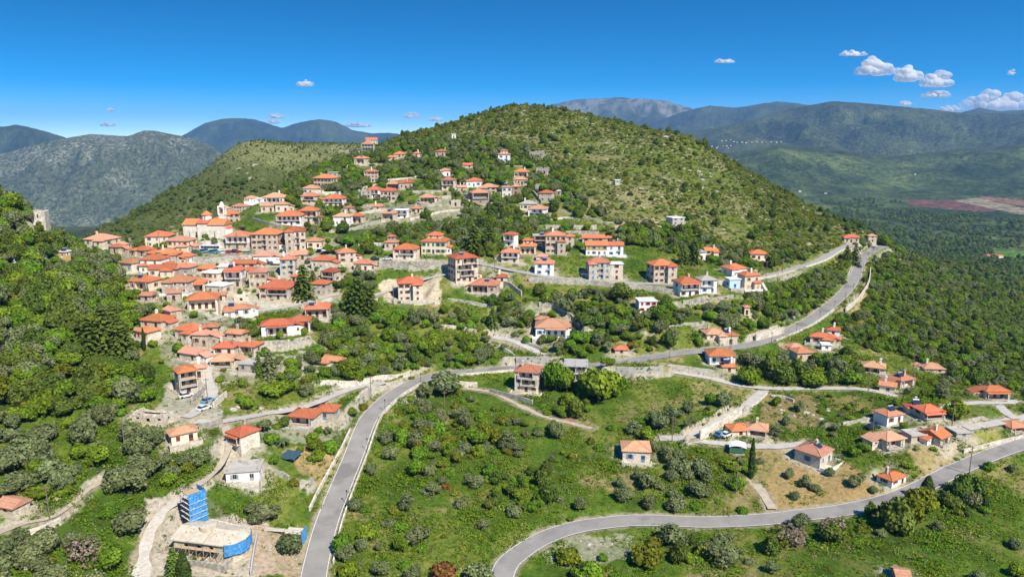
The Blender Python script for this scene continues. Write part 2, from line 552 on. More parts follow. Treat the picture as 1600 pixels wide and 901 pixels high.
HILL = [(430,300),(470,262),(520,235),(610,200),(700,180),(800,150),(900,165),(1090,205),(1200,270),(1300,325),(1400,385),(1330,372),(1290,395),(1180,425),(1120,395),(1070,365),(960,345),(860,300),(830,235),(700,212),(640,222),(560,245),(500,275)]
SPUR = [(100,395),(140,355),(250,296),(330,250),(380,215),(440,222),(560,225),(560,262),(430,310),(300,350),(200,392)]
COVER = [
 # polygon in the picture, nearest and farthest distance, colour, strength, edge noise (px)
 ([(1210,720),(1262,728),(1330,725),(1372,760),(1375,778),(1300,790),(1215,798),(1195,760)], 140, 230, (0.33,0.235,0.105), 0.95, 7),
 ([(1180,690),(1240,690),(1225,760),(1180,750)], 140, 230, (0.27,0.21,0.09), 0.8, 6),
 ([(1420,700),(1500,690),(1480,745),(1440,750)], 140, 230, (0.34,0.26,0.13), 0.85, 6),
 ([(1515,680),(1560,668),(1570,700),(1520,708)], 140, 260, (0.27,0.25,0.07), 0.7, 5),
 ([(1190,618),(1270,615),(1290,660),(1240,675),(1190,660)], 140, 280, (0.25,0.18,0.09), 0.7, 8),
 ([(1270,610),(1360,625),(1370,650),(1300,640)], 140, 280, (0.30,0.22,0.09), 0.6, 7),
 ([(440,700),(500,695),(540,700),(505,765),(470,750)], 140, 230, (0.34,0.25,0.12), 0.85, 6),
 ([(228,780),(300,762),(330,800),(420,815),(430,901),(215,901)], 120, 190, (0.42,0.36,0.29), 0.95, 5),
 ([(395,820),(470,835),(475,901),(400,901)], 120, 190, (0.38,0.29,0.20), 0.8, 6),
 ([(870,625),(905,630),(900,668),(868,650)], 180, 260, (0.26,0.15,0.09), 0.9, 5),
 ([(1080,598),(1150,600),(1150,640),(1080,640)], 200, 270, (0.33,0.27,0.13), 0.55, 14),
 ([(960,640),(1010,632),(1020,660),(970,668)], 180, 260, (0.22,0.17,0.09), 0.45, 12),
 ([(900,745),(1000,740),(1000,765),(900,762)], 150, 220, (0.30,0.22,0.12), 0.6, 14),
 ([(845,850),(900,835),(990,838),(985,870),(900,885),(850,880)], 130, 180, (0.42,0.38,0.30), 0.5, 12),
 ([(590,440),(690,430),(690,475),(600,470)], 270, 330, (0.55,0.46,0.34), 0.9, 4),
 ([(355,660),(520,630),(520,690),(355,700)], 160, 240, (0.38,0.35,0.29), 0.5, 6),
 ([(260,600),(345,580),(345,660),(240,660)], 180, 250, (0.42,0.38,0.32), 0.7, 6),
 ([(120,385),(300,370),(530,370),(540,470),(330,500),(230,470)], 260, 420, (0.38,0.34,0.27), 0.55, 8),
 ([(350,400),(520,398),(600,405),(760,405),(760,418),(350,418)], 280, 360, (0.42,0.39,0.34), 0.7, 4),
 ([(220,500),(350,485),(420,560),(400,600),(280,600)], 200, 290, (0.36,0.32,0.25), 0.5, 8),
 ([(410,560),(520,540),(480,590),(420,600)], 200, 280, (0.46,0.41,0.34), 0.6, 8),
 ([(540,330),(780,300),(770,345),(560,360)], 330, 520, (0.37,0.33,0.26), 0.5, 8),
 ([(960,343),(1075,350),(1075,358),(960,358)], 360, 480, (0.46,0.33,0.22), 0.8, 3),
 ([(770,480),(850,480),(890,560),(760,545)], 240, 310, (0.35,0.31,0.24), 0.55, 8),
 ([(300,480),(330,470),(520,455),(520,470),(330,500)], 250, 330, (0.5,0.46,0.38), 0.7, 4),
 ([(1340,470),(1352,440),(1362,440),(1350,478),(1330,490)], 300, 500, (0.38,0.28,0.15), 0.8, 3),
 # far fields in the valley
 ([(1420,312),(1490,313),(1570,327),(1540,331),(1420,321)], 1500, 4000, (0.15,0.075,0.055), 1.0, 1),
 ([(1490,313),(1530,309),(1610,328),(1610,338),(1560,328)], 1500, 4000, (0.27,0.215,0.145), 1.0, 1),
 ([(1528,305),(1610,314),(1610,324),(1540,312)], 1500, 4000, (0.24,0.13,0.09), 0.9, 1),
 ([(1545,392),(1610,392),(1610,402),(1560,401)], 600, 2500, (0.10,0.19,0.03), 1.0, 2),
]
P_PX, P_PY = project(XX, YY, ZZ)


def ground_colours():
    n1 = fbm(XX / 26, YY / 26, 4, 21)
    n2 = fbm(XX / 7.5, YY / 7.5, 4, 22)
    n3 = fbm(XX / 3.0, YY / 3.0, 3, 23)
    n4 = fbm(XX / 90, YY / 90, 3, 24)
    lush = np.array((0.072, 0.130, 0.014)); pale = np.array((0.155, 0.180, 0.034)); dark = np.array((0.046, 0.078, 0.012)); dry = np.array((0.26, 0.21, 0.10))

    def mixv(a, b, t):
        return a * (1 - t[..., None]) + b * t[..., None]
    c = mixv(np.broadcast_to(lush, XX.shape + (3,)), pale, sstep(-0.15, 0.45, n1 * 0.7 + n2 * 0.6))
    c = mixv(c, dark, sstep(0.05, 0.5, -n1 * 0.5 - n2 * 0.6 + n3 * 0.2))
    c = mixv(c, np.array((0.15, 0.125, 0.045)), sstep(0.10, 0.45, n4 * 0.8 + n2 * 0.5) * 0.55)
    c = mixv(c, dry, sstep(0.30, 0.55, n2 * 0.7 + n1 * 0.4 + n3 * 0.35) * 0.8)
    jx, jy = P_PX + n2 * 14 + n3 * 8, P_PY + n3 * 9 + n1 * 8
    # hill scrub: stony tan soil with grass
    soil = mixv(np.broadcast_to(np.array((0.185, 0.175, 0.075)), XX.shape + (3,)), np.array((0.105, 0.135, 0.024)), sstep(-0.45, 0.25, n1 + n2 * 0.7))
    soil = mixv(soil, np.array((0.40, 0.36, 0.29)), sstep(0.50, 0.66, n2 * 0.9 + n3 * 0.5) * 0.8)
    hill = in_poly(jx, jy, HILL) & (YY > 330) & (YY < 900)
    hill |= (YY > 560) & (YY < 1150) & (UU > -0.25)
    flank = sstep(-0.02, 0.10, UU) * (1 - sstep(0.24, 0.34, UU)) * sstep(620, 420, YY)
    soil = mixv(soil, mixv(np.broadcast_to(np.array((0.29, 0.245, 0.125)), XX.shape + (3,)), np.array((0.18, 0.17, 0.055)), sstep(-0.2, 0.3, n1)), np.clip(flank * (0.6 + n2), 0, 1) * 0.7)
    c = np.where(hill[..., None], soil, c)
    spur = in_poly(jx, jy, SPUR) & (YY > 560) & (YY < 1400)
    top = sstep(285, 225, P_PY + n1 * 25 + n2 * 18)
    sp = mixv(np.broadcast_to(np.array((0.070, 0.090, 0.024)), XX.shape + (3,)), np.array((0.21, 0.21, 0.088)), np.clip(top * (0.9 + n2 * 0.9) + sstep(0.25, 0.5, n2) * 0.4, 0, 1))
    sp = mixv(sp, np.array((0.42, 0.39, 0.34)), sstep(0.42, 0.6, n2 * 0.7 + n1 * 0.5) * 0.8)
    c = np.where(spur[..., None], sp, c)
    # dark undergrowth of the wooded slopes
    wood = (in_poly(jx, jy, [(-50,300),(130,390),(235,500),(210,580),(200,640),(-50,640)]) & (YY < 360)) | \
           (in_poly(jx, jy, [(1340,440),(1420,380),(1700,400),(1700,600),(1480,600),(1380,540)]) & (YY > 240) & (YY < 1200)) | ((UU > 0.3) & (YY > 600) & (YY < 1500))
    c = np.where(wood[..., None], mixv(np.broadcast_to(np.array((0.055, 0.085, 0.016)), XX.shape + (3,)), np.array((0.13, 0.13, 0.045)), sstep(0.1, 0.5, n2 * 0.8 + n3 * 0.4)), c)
    # far country
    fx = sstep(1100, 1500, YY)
    m1 = fbm(XX / 420, YY / 420, 5, 31, 0.6); m2 = fbm(XX / 90, YY / 90, 4, 32, 0.6); m3 = fbm(XX / 34, YY / 34, 3, 33)
    farc = mixv(np.broadcast_to(np.array((0.056, 0.076, 0.026)), XX.shape + (3,)), np.array((0.085, 0.118, 0.034)), sstep(-0.15, 0.4, m1 + m2 * 0.5))
    farc = mixv(farc, np.array((0.030, 0.046, 0.016)), sstep(0.0, 0.4, -m1 * 0.6 - m2 * 0.6))
    farc = mixv(farc, np.array((0.145, 0.16, 0.062)), sstep(0.22, 0.5, m1 * 0.4 + m2 * 0.8) * 0.7)
    lef = sstep(-0.15, -0.25, UU)
    rocky = sstep(-0.02, 0.40, m2 * 0.5 + m3 * 0.6 + m1 * 0.25) * lef * sstep(1500, 1900, YY)
    farc = mixv(farc, np.array((0.15, 0.14, 0.10)), rocky * 0.35)
    global ROCKY
    ROCKY = (0.12 + 0.50 * sstep(-0.1, 0.45, m1 + m2 * 0.4)) * lef * sstep(1500, 1800, YY) * (YY < 6200) + 0.18 * (UU > 0.1) * sstep(3000, 5000, YY)
    hi = sstep(9800, 10400, YY) * sstep(120, 420, ZZ + m2 * 120) * (UU > 0)
    farc = mixv(farc, np.array((0.30, 0.29, 0.27)), hi * sstep(-0.3, 0.3, m2 + m1 * 0.5))
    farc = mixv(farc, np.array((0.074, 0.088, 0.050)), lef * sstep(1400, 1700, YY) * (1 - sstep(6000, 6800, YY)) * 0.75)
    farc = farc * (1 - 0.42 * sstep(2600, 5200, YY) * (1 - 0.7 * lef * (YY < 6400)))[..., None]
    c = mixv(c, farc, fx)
    for poly, y0, y1, colr, k, ed in COVER:
        t = in_poly(P_PX + (n2 * 1.2 + n3 * 0.8) * ed, P_PY + (n3 * 1.2 - n2 * 0.8) * ed * 0.7, poly) & (YY > y0) & (YY < y1)
        kk = np.clip(k + n3 * 0.25 * (k < 0.99), 0, 1) * t
        c = mixv(c, np.array(colr), kk)
    # dusty verge beside the roads
    v = (1 - sstep(0.2, 1.5, ROAD_D + n3 * 0.9 + n2 * 0.5)) * (YY < 700)
    c = mixv(c, np.array((0.34, 0.29, 0.20)), v * 0.85)
    # trodden yards round the houses
    yd = np.full(XX.shape, 9.0)
    for h in PLANS:
        p, W, D = h['p'], h['W'], h['D']
        cc_, ss_ = math.cos(h['yaw']), math.sin(h['yaw'])
        R = math.hypot(W / 2, D) + 6
        rs, cs = window_of(p.x - R, p.x + R, p.y - R, p.y + R)
        dx, dy = XX[rs, cs] - p.x, YY[rs, cs] - p.y
        lx, ly = dx * cc_ + dy * ss_, -dx * ss_ + dy * cc_
        dd = np.hypot(np.maximum(np.abs(lx) - W / 2, 0), np.maximum(np.maximum(-ly, ly - D), 0))
        yd[rs, cs] = np.minimum(yd[rs, cs], dd)
    c = mixv(c, np.array((0.42, 0.37, 0.29)), (1 - sstep(1.0, 3.8, yd + n3 * 1.6 + n2 * 1.2)) * 0.8)
    # bare rock where the ground is steep
    gy = np.gradient(ZZ, axis=0) / np.maximum(np.gradient(YY, axis=0), 0.3)
    gx = np.gradient(ZZ, axis=1) / np.maximum(np.gradient(XX, axis=1), 0.1)
    st = np.hypot(gx, gy)
    c = mixv(c, np.array((0.40, 0.36, 0.30)), sstep(0.75, 1.3, st + n3 * 0.3) * (YY < 700) * 0.85)
    return np.clip(c, 0, 1)


def build_ground():
    nr, nc = XX.shape
    co = np.stack([XX, YY, ZZ], -1).reshape(-1, 3).astype(np.float32)
    idx = np.arange(nr * nc).reshape(nr, nc)
    f = np.stack([idx[:-1, :-1], idx[:-1, 1:], idx[1:, 1:], idx[1:, :-1]], -1).reshape(-1, 4).astype(np.int32)
    me = bpy.data.meshes.new('ground')
    me.vertices.add(len(co)); me.vertices.foreach_set('co', co.ravel())
    me.loops.add(f.size); me.loops.foreach_set('vertex_index', f.ravel())
    me.polygons.add(len(f))
    me.polygons.foreach_set('loop_start', np.arange(0, f.size, 4, dtype=np.int32))
    me.polygons.foreach_set('use_smooth', np.ones(len(f), bool))
    at = me.attributes.new('cover', 'FLOAT_COLOR', 'POINT')
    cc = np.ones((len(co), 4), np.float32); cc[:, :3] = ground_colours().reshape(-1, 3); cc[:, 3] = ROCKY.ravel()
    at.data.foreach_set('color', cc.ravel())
    me.update(calc_edges=True)
    m, nt, b = new_mat('ground')
    a = nd(nt, 'Attribute', attribute_name='cover')
    geo = nd(nt, 'NewGeometry').outputs['Position']
    sep = nd(nt, 'SeparateXYZ'); nt.links.new(geo, sep.inputs[0])
    # near: grass blades, weeds and yellow flowers; far: tree crowns seen as speckle
    n1 = nd(nt, 'TexNoise', Scale=0.9, Detail=6, Roughness=0.72); nt.links.new(geo, n1.inputs['Vector'])
    n2 = nd(nt, 'TexNoise', Scale=0.22, Detail=4, Roughness=0.6); nt.links.new(geo, n2.inputs['Vector'])
    n3 = nd(nt, 'TexVoronoi', Scale=0.07); nt.links.new(geo, n3.inputs['Vector'])
    n4 = nd(nt, 'TexNoise', Scale=0.028, Detail=6, Roughness=0.7); nt.links.new(geo, n4.inputs['Vector'])
    near = ramp(nt, n1.outputs[0], [(0.28, (0.38, 0.40, 0.36)), (0.5, (1, 1, 1)), (0.72, (1.32, 1.28, 1.15))])
    near = mixc(nt, 1.0, a.outputs['Color'], near, 'MULTIPLY')
    fl = ramp(nt, n2.outputs[0], [(0.60, (0, 0, 0)), (0.70, (1, 1, 1))])
    fl2 = ramp(nt, n1.outputs[0], [(0.56, (0, 0, 0)), (0.64, (1, 1, 1))])
    flm = mixc(nt, 1.0, fl, fl2, 'MULTIPLY')
    near = mixc(nt, flm, near, mixc(nt, 0.45, near, (0.45, 0.36, 0.02)))
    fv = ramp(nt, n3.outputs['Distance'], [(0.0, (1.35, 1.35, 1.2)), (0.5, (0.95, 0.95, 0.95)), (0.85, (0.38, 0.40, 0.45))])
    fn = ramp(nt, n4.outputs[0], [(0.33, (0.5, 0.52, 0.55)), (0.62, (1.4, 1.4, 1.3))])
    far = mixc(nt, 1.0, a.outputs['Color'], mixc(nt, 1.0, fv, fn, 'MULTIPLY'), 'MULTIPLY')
    n5 = nd(nt, 'TexNoise', Scale=0.045, Detail=7, Roughness=0.78); nt.links.new(geo, n5.inputs['Vector'])
    rk = ramp(nt, n5.outputs[0], [(0.50, (0, 0, 0)), (0.57, (1, 1, 1))])
    rm_ = nd(nt, 'Math', operation='MULTIPLY'); nt.links.new(rk, rm_.inputs[0]); nt.links.new(a.outputs['Alpha'], rm_.inputs[1])
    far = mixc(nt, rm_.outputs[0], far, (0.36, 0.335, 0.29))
    mr = nd(nt, 'MapRange'); mr.inputs['From Min'].default_value = 900; mr.inputs['From Max'].default_value = 1500
    nt.links.new(sep.outputs['Y'], mr.inputs['Value'])
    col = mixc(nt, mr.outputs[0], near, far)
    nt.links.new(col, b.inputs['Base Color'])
    b.inputs['Roughness'].default_value = 1.0
    b.inputs['Specular IOR Level'].default_value = 0.05
    # relief: small tussocks near, tree canopy far away
    hm = nd(nt, 'Mix'); hm.data_type = 'FLOAT'
    nt.links.new(mr.outputs[0], hm.inputs[0]); nt.links.new(n1.outputs[0], hm.inputs[2])
    inv = nd(nt, 'Math', operation='MULTIPLY'); nt.links.new(n3.outputs['Distance'], inv.inputs[0]); inv.inputs[1].default_value = -4.0
    nt.links.new(inv.outputs[0], hm.inputs[3])
    bp = nd(nt, 'Bump'); bp.inputs['Strength'].default_value = 0.7; bp.inputs['Distance'].default_value = 0.6
    nt.links.new(hm.outputs[0], bp.inputs['Height']); nt.links.new(bp.outputs[0], b.inputs['Normal'])
    me.materials.append(m)
    o = bpy.data.objects.new('ground', me)
    COL.objects.link(o)
    tag(o, kind='structure')
    return o


varied('asphalt', (0.215, 0.20, 0.18), (0.30, 0.283, 0.26), 0.22, 10, 0.9, 0.05, spots=(0.07, 0.57, (0.185, 0.174, 0.16)))
varied('asphalt_pale', (0.27, 0.257, 0.24), (0.37, 0.355, 0.33), 0.4, 8, 0.85, 0.05)
varied('concrete', (0.36, 0.34, 0.30), (0.50, 0.47, 0.42), 0.5, 8, 0.9, 0.1)
varied('dirt_path', (0.34, 0.28, 0.20), (0.47, 0.41, 0.32), 0.8, 8, 0.95, 0.2)
varied('rubble', (0.38, 0.34, 0.28), (0.58, 0.54, 0.48), 1.2, 10, 0.95, 0.5)
varied('line_paint', (0.55, 0.54, 0.5), (0.78, 0.77, 0.74), 1.5, 6, 0.7)


def left_normals(P):
    t = np.gradient(P[:, :2], axis=0)
    t /= np.maximum(np.linalg.norm(t, axis=1, keepdims=True), 1e-9)
    return np.stack([-t[:, 1], t[:, 0]], 1)


def strip(name, P, offs, lift, mat, kind='structure', parent=None, rough=0.0):
    n = left_normals(P)
    V, Fc = [], []
    k = len(offs)
    for i, (x, y, z) in enumerate(P):
        for j, o in enumerate(offs):
            if rough and j in (0, k - 1):
                o = o * (1 + rough * float(vnoise(np.array(i * 0.45 + j * 31.0), np.array(7.0 + j), 4) * 2 - 1))
            V.append((x + n[i, 0] * o, y + n[i, 1] * o, z + lift - 0.010 * abs(o)))
    for i in range(len(P) - 1):
        for j in range(k - 1):
            a = i * k + j
            Fc.append((a, a + k, a + k + 1, a + 1))
    Fc = [tuple(reversed(f)) for f in Fc]
    o = mesh_obj(name, V, Fc, mat, parent, smooth=True)
    if kind:
        tag(o, kind=kind)
    return o


ROAD_NAMES = {'asphalt': 'road', 'asphalt_pale': 'road', 'concrete': 'lane', 'dirt_path': 'path', 'rubble': 'track'}


def build_roads():
    for i, (nm, pts, half, run, kind) in enumerate(ROADS):
        P = ROAD_PATHS[nm]
        ragged = 0.12 if half < 2 else 0.04
        r = strip(ROAD_NAMES[kind], P, np.linspace(-half, half, 5), 0.03 - 0.004 * i, MATS[kind], rough={'asphalt': 0.05, 'asphalt_pale': 0.08, 'concrete': 0.16, 'dirt_path': 0.4, 'rubble': 0.4}[kind])
        if kind == 'asphalt':
            for s in (-1, 1):
                strip('edge_line', P, [s * half * 0.93 - 0.07, s * half * 0.93 + 0.07], 0.036 - 0.004 * i, MATS['line_paint'], None, r)





# ------------------------------------------------------------------ building materials
def stone_mat(name, c1, c2, c3, mort, scale=2.2):
    m, nt, b = new_mat(name)
    co = nd(nt, 'TexCoord').outputs['Object']
    v = nd(nt, 'TexVoronoi', Scale=scale); nt.links.new(co, v.inputs['Vector'])
    n = nd(nt, 'TexNoise', Scale=0.45, Detail=6, Roughness=0.65); nt.links.new(co, n.inputs['Vector'])
    n2 = nd(nt, 'TexNoise', Scale=3.5, Detail=4, Roughness=0.7); nt.links.new(co, n2.inputs['Vector'])
    sv = nd(nt, 'SeparateColor'); nt.links.new(v.outputs['Color'], sv.inputs[0])
    c = ramp(nt, sv.outputs[0], [(0.0, c1), (0.5, c2), (1.0, c3)])
    c = mixc(nt, ramp(nt, v.outputs['Distance'], [(0.55, (0, 0, 0)), (0.8, (1, 1, 1))]), c, mort)
    wear = ramp(nt, n.outputs[0], [(0.28, (0.62, 0.60, 0.56)), (0.52, (1, 1, 1)), (0.8, (1.12, 1.10, 1.06))])
    c = mixc(nt, 1.0, c, wear, 'MULTIPLY')
    c = mixc(nt, 0.35, c, mixc(nt, 1.0, c, ramp(nt, n2.outputs[0], [(0.3, (0.6, 0.6, 0.6)), (0.7, (1.25, 1.25, 1.25))]), 'MULTIPLY'))
    oi = nd(nt, 'ObjectInfo')
    mr = nd(nt, 'MapRange'); mr.inputs['To Min'].default_value = 0.86; mr.inputs['To Max'].default_value = 1.12
    nt.links.new(oi.outputs['Random'], mr.inputs['Value'])
    hs = nd(nt, 'HueSaturation'); nt.links.new(mr.outputs[0], hs.inputs['Value']); nt.links.new(c, hs.inputs['Color'])
    nt.links.new(hs.outputs[0], b.inputs['Base Color'])
    bump(nt, b, v.outputs['Distance'], 0.5, 0.08)
    b.inputs['Roughness'].default_value = 0.95
    return m


def plaster_mat(name, base, stain):
    m, nt, b = new_mat(name)
    co = nd(nt, 'TexCoord').outputs['Object']
    n = nd(nt, 'TexNoise', Scale=0.5, Detail=7, Roughness=0.65); nt.links.new(co, n.inputs['Vector'])
    mp_ = nd(nt, 'Mapping'); mp_.inputs['Scale'].default_value = (2.0, 2.0, 0.25); nt.links.new(co, mp_.inputs['Vector'])
    n2 = nd(nt, 'TexNoise', Scale=1.0, Detail=4, Roughness=0.6); nt.links.new(mp_.outputs[0], n2.inputs['Vector'])
    c = mixc(nt, ramp(nt, n.outputs[0], [(0.5, (0, 0, 0)), (0.75, (0.6, 0.6, 0.6))]), base, stain)
    c = mixc(nt, ramp(nt, n2.outputs[0], [(0.55, (0, 0, 0)), (0.78, (0.5, 0.5, 0.5))]), c, stain)
    nt.links.new(c, b.inputs['Base Color'])
    b.inputs['Roughness'].default_value = 0.9
    return m


def roof_mat(name, c1, c2, c3, moss, moss_lim=0.62):
    """clay tiles: courses across the slope, tile-to-tile shifts of tone, lichen"""
    m, nt, b = new_mat(name)
    co = nd(nt, 'TexCoord').outputs['Object']
    n = nd(nt, 'TexNoise', Scale=0.35, Detail=6, Roughness=0.7); nt.links.new(co, n.inputs['Vector'])
    v = nd(nt, 'TexVoronoi', Scale=3.2); nt.links.new(co, v.inputs['Vector'])
    sv = nd(nt, 'SeparateColor'); nt.links.new(v.outputs['Color'], sv.inputs[0])
    c = ramp(nt, sv.outputs[1], [(0.0, c1), (0.5, c2), (1.0, c3)])
    c = mixc(nt, 0.5, c, ramp(nt, n.outputs[0], [(0.3, c1), (0.55, c2), (0.75, c3)]))
    c = mixc(nt, ramp(nt, n.outputs[0], [(moss_lim, (0, 0, 0)), (moss_lim + 0.15, (0.75, 0.75, 0.75))]), c, moss)
    w = nd(nt, 'TexWave', Scale=1.1, Distortion=0.6); w.bands_direction = 'Z'; w.inputs['Detail Scale'].default_value = 2.0
    nt.links.new(co, w.inputs['Vector'])
    c = mixc(nt, 0.30, c, mixc(nt, 1.0, c, ramp(nt, w.outputs[0], [(0.0, (0.55, 0.55, 0.55)), (0.5, (1.05, 1.05, 1.05))]), 'MULTIPLY'))
    oi = nd(nt, 'ObjectInfo')
    mr = nd(nt, 'MapRange'); mr.inputs['To Min'].default_value = 0.78; mr.inputs['To Max'].default_value = 1.2
    nt.links.new(oi.outputs['Random'], mr.inputs['Value'])
    hs = nd(nt, 'HueSaturation'); nt.links.new(mr.outputs[0], hs.inputs['Value']); nt.links.new(c, hs.inputs['Color'])
    mr2 = nd(nt, 'MapRange'); mr2.inputs['To Min'].default_value = 0.492; mr2.inputs['To Max'].default_value = 0.512
    mm = nd(nt, 'Math', operation='FRACT'); mu = nd(nt, 'Math', operation='MULTIPLY'); mu.inputs[1].default_value = 7.31
    nt.links.new(oi.outputs['Random'], mu.inputs[0]); nt.links.new(mu.outputs[0], mm.inputs[0]); nt.links.new(mm.outputs[0], mr2.inputs['Value'])
    nt.links.new(mr2.outputs[0], hs.inputs['Hue'])
    nt.links.new(hs.outputs[0], b.inputs['Base Color'])
    bump(nt, b, w.outputs[0], 0.35, 0.08)
    b.inputs['Roughness'].default_value = 0.85
    return m


stone_mat('st', (0.40, 0.34, 0.26), (0.55, 0.48, 0.385), (0.66, 0.59, 0.49), (0.49, 0.44, 0.36))
stone_mat('sp', (0.54, 0.47, 0.37), (0.67, 0.59, 0.48), (0.75, 0.68, 0.58), (0.63, 0.57, 0.48))
stone_mat('sd', (0.29, 0.265, 0.22), (0.42, 0.38, 0.32), (0.53, 0.48, 0.41), (0.38, 0.35, 0.30))
stone_mat('sw', (0.34, 0.31, 0.26), (0.47, 0.43, 0.36), (0.58, 0.54, 0.47), (0.36, 0.33, 0.27), 1.6)
plaster_mat('wh', (0.79, 0.78, 0.75), (0.60, 0.57, 0.51))
plaster_mat('cr', (0.72, 0.61, 0.46), (0.56, 0.47, 0.36))
plaster_mat('oc', (0.55, 0.36, 0.13), (0.42, 0.29, 0.13))
plaster_mat('bw', (0.34, 0.25, 0.19), (0.22, 0.17, 0.14))
plaster_mat('co', (0.40, 0.38, 0.35), (0.25, 0.23, 0.21))
plaster_mat('bl', (0.45, 0.60, 0.70), (0.35, 0.45, 0.52))
roof_mat('rn', (0.40, 0.115, 0.052), (0.52, 0.160, 0.073), (0.62, 0.22, 0.11), (0.32, 0.17, 0.105), 0.58)
roof_mat('rw2', (0.36, 0.135, 0.075), (0.48, 0.195, 0.11), (0.56, 0.265, 0.165), (0.27, 0.18, 0.12), 0.52)
roof_mat('rd', (0.32, 0.085, 0.042), (0.42, 0.12, 0.058), (0.50, 0.165, 0.085), (0.25, 0.12, 0.08), 0.58)
roof_mat('ro', (0.40, 0.19, 0.115), (0.54, 0.27, 0.165), (0.62, 0.36, 0.24), (0.33, 0.25, 0.17), 0.54)
roof_mat('rg', (0.30, 0.28, 0.25), (0.42, 0.39, 0.35), (0.52, 0.49, 0.45), (0.27, 0.25, 0.22), 0.58)
varied('rc', (0.36, 0.33, 0.29), (0.50, 0.46, 0.41), 0.4, 7, 0.9, 0.1, spots=(0.3, 0.62, (0.27, 0.24, 0.20)))
varied('rw', (0.66, 0.65, 0.62), (0.80, 0.79, 0.77), 0.4, 7, 0.8, spots=(0.5, 0.66, (0.5, 0.47, 0.42)))


def flat_mat(name, c, rough=0.6, spec=0.3, metal=0.0):
    m, nt, b = new_mat(name)
    co = nd(nt, 'TexCoord').outputs['Object']
    n = nd(nt, 'TexNoise', Scale=1.8, Detail=4); nt.links.new(co, n.inputs['Vector'])
    k = 0.78
    col = ramp(nt, n.outputs[0], [(0.3, tuple(x * k for x in c)), (0.6, c)])
    nt.links.new(col, b.inputs['Base Color'])
    b.inputs['Roughness'].default_value = rough
    b.inputs['Specular IOR Level'].default_value = spec
    b.inputs['Metallic'].default_value = metal
    return m


flat_mat('pane', (0.030, 0.036, 0.045), 0.12, 0.6)
flat_mat('frame_white', (0.72, 0.71, 0.68))
flat_mat('brown', (0.16, 0.055, 0.030))
flat_mat('wood', (0.28, 0.15, 0.07))
flat_mat('blue', (0.12, 0.27, 0.42))
flat_mat('green', (0.05, 0.16, 0.10))
flat_mat('ochre', (0.50, 0.30, 0.08))
flat_mat('grey', (0.33, 0.34, 0.35))
flat_mat('red', (0.40, 0.04, 0.03))
flat_mat('iron', (0.05, 0.05, 0.055), 0.5, 0.4)
flat_mat('slab', (0.58, 0.55, 0.50), 0.9)
flat_mat('solar', (0.02, 0.035, 0.08), 0.15, 0.6)
flat_mat('tank', (0.55, 0.57, 0.60), 0.3, 0.6, 0.6)
flat_mat('dark_inside', (0.10, 0.085, 0.07), 0.95, 0.05)
flat_mat('awning_white', (0.78, 0.77, 0.74), 0.8)
SHUT = {'n': 'brown', 'w': 'frame_white', 'b': 'blue', 'g': 'green', 'o': 'ochre', 'r': 'red', 'd': 'wood', 'y': 'grey'}

varied('bark', (0.13, 0.10, 0.075), (0.24, 0.20, 0.16), 2.0, 5, 0.95)
varied('rock', (0.26, 0.24, 0.205), (0.40, 0.375, 0.325), 0.8, 8, 0.95, 0.5, c3=(0.50, 0.47, 0.42))


class MB:
    def __init__(self):
        self.v, self.f, self.m = [], [], []

    def quad(self, a, b, c, d, m=0):
        i = len(self.v)
        self.v += [a, b, c, d]
        self.f.append((i, i + 1, i + 2, i + 3)); self.m.append(m)

    def tri(self, a, b, c, m=0):
        i = len(self.v)
        self.v += [a, b, c]
        self.f.append((i, i + 1, i + 2)); self.m.append(m)

    def box(self, x0, x1, y0, y1, z0, z1, m=0):
        i = len(self.v)
        self.v += [(x0,y0,z0),(x1,y0,z0),(x1,y1,z0),(x0,y1,z0),(x0,y0,z1),(x1,y0,z1),(x1,y1,z1),(x0,y1,z1)]
        for f in ((0,3,2,1),(4,5,6,7),(0,1,5,4),(1,2,6,5),(2,3,7,6),(3,0,4,7)):
            self.f.append(tuple(i + k for k in f)); self.m.append(m)

    def bar(self, a, b, r, m=0, r2=None, n=4):
        a, b = Vector(a), Vector(b)
        d = (b - a).normalized()
        p = d.orthogonal().normalized(); q = d.cross(p)
        r2 = r if r2 is None else r2
        i = len(self.v)
        for c, rr in ((a, r), (b, r2)):
            for k in range(n):
                t = 2 * math.pi * k / n
                self.v.append(tuple(c + (p * math.cos(t) + q * math.sin(t)) * rr))
        for k in range(n):
            self.f.append((i + k, i + (k + 1) % n, i + n + (k + 1) % n, i + n + k)); self.m.append(m)
        self.f.append(tuple(i + k for k in reversed(range(n)))); self.m.append(m)
        self.f.append(tuple(i + n + k for k in range(n))); self.m.append(m)

    def build(self, name, mats, parent=None, smooth=False):
        return mesh_obj(name, self.v, self.f, [MATS[m] if isinstance(m, str) else m for m in (mats if isinstance(mats, (list, tuple)) else [mats])], parent, self.m, smooth)

    def mesh(self, name, mats):
        me = bpy.data.meshes.new(name)
        me.from_pydata(self.v, [], self.f)
        for m in mats:
            me.materials.append(MATS[m])
        me.polygons.foreach_set('material_index', self.m)
        me.update()
        return me


def add_obj(name, me, parent, loc=(0, 0, 0), rz=0.0):
    o = bpy.data.objects.new(name, me)
    COL.objects.link(o)
    o.parent = parent
    o.location = loc
    o.rotation_euler = (0, 0, rz)
    return o


def empty(name, loc, rz=0.0):
    o = bpy.data.objects.new(name, None)
    o.empty_display_size = 1
    o.location = loc
    o.rotation_euler = (0, 0, rz)
    COL.objects.link(o)
    return o


_WIN = {}


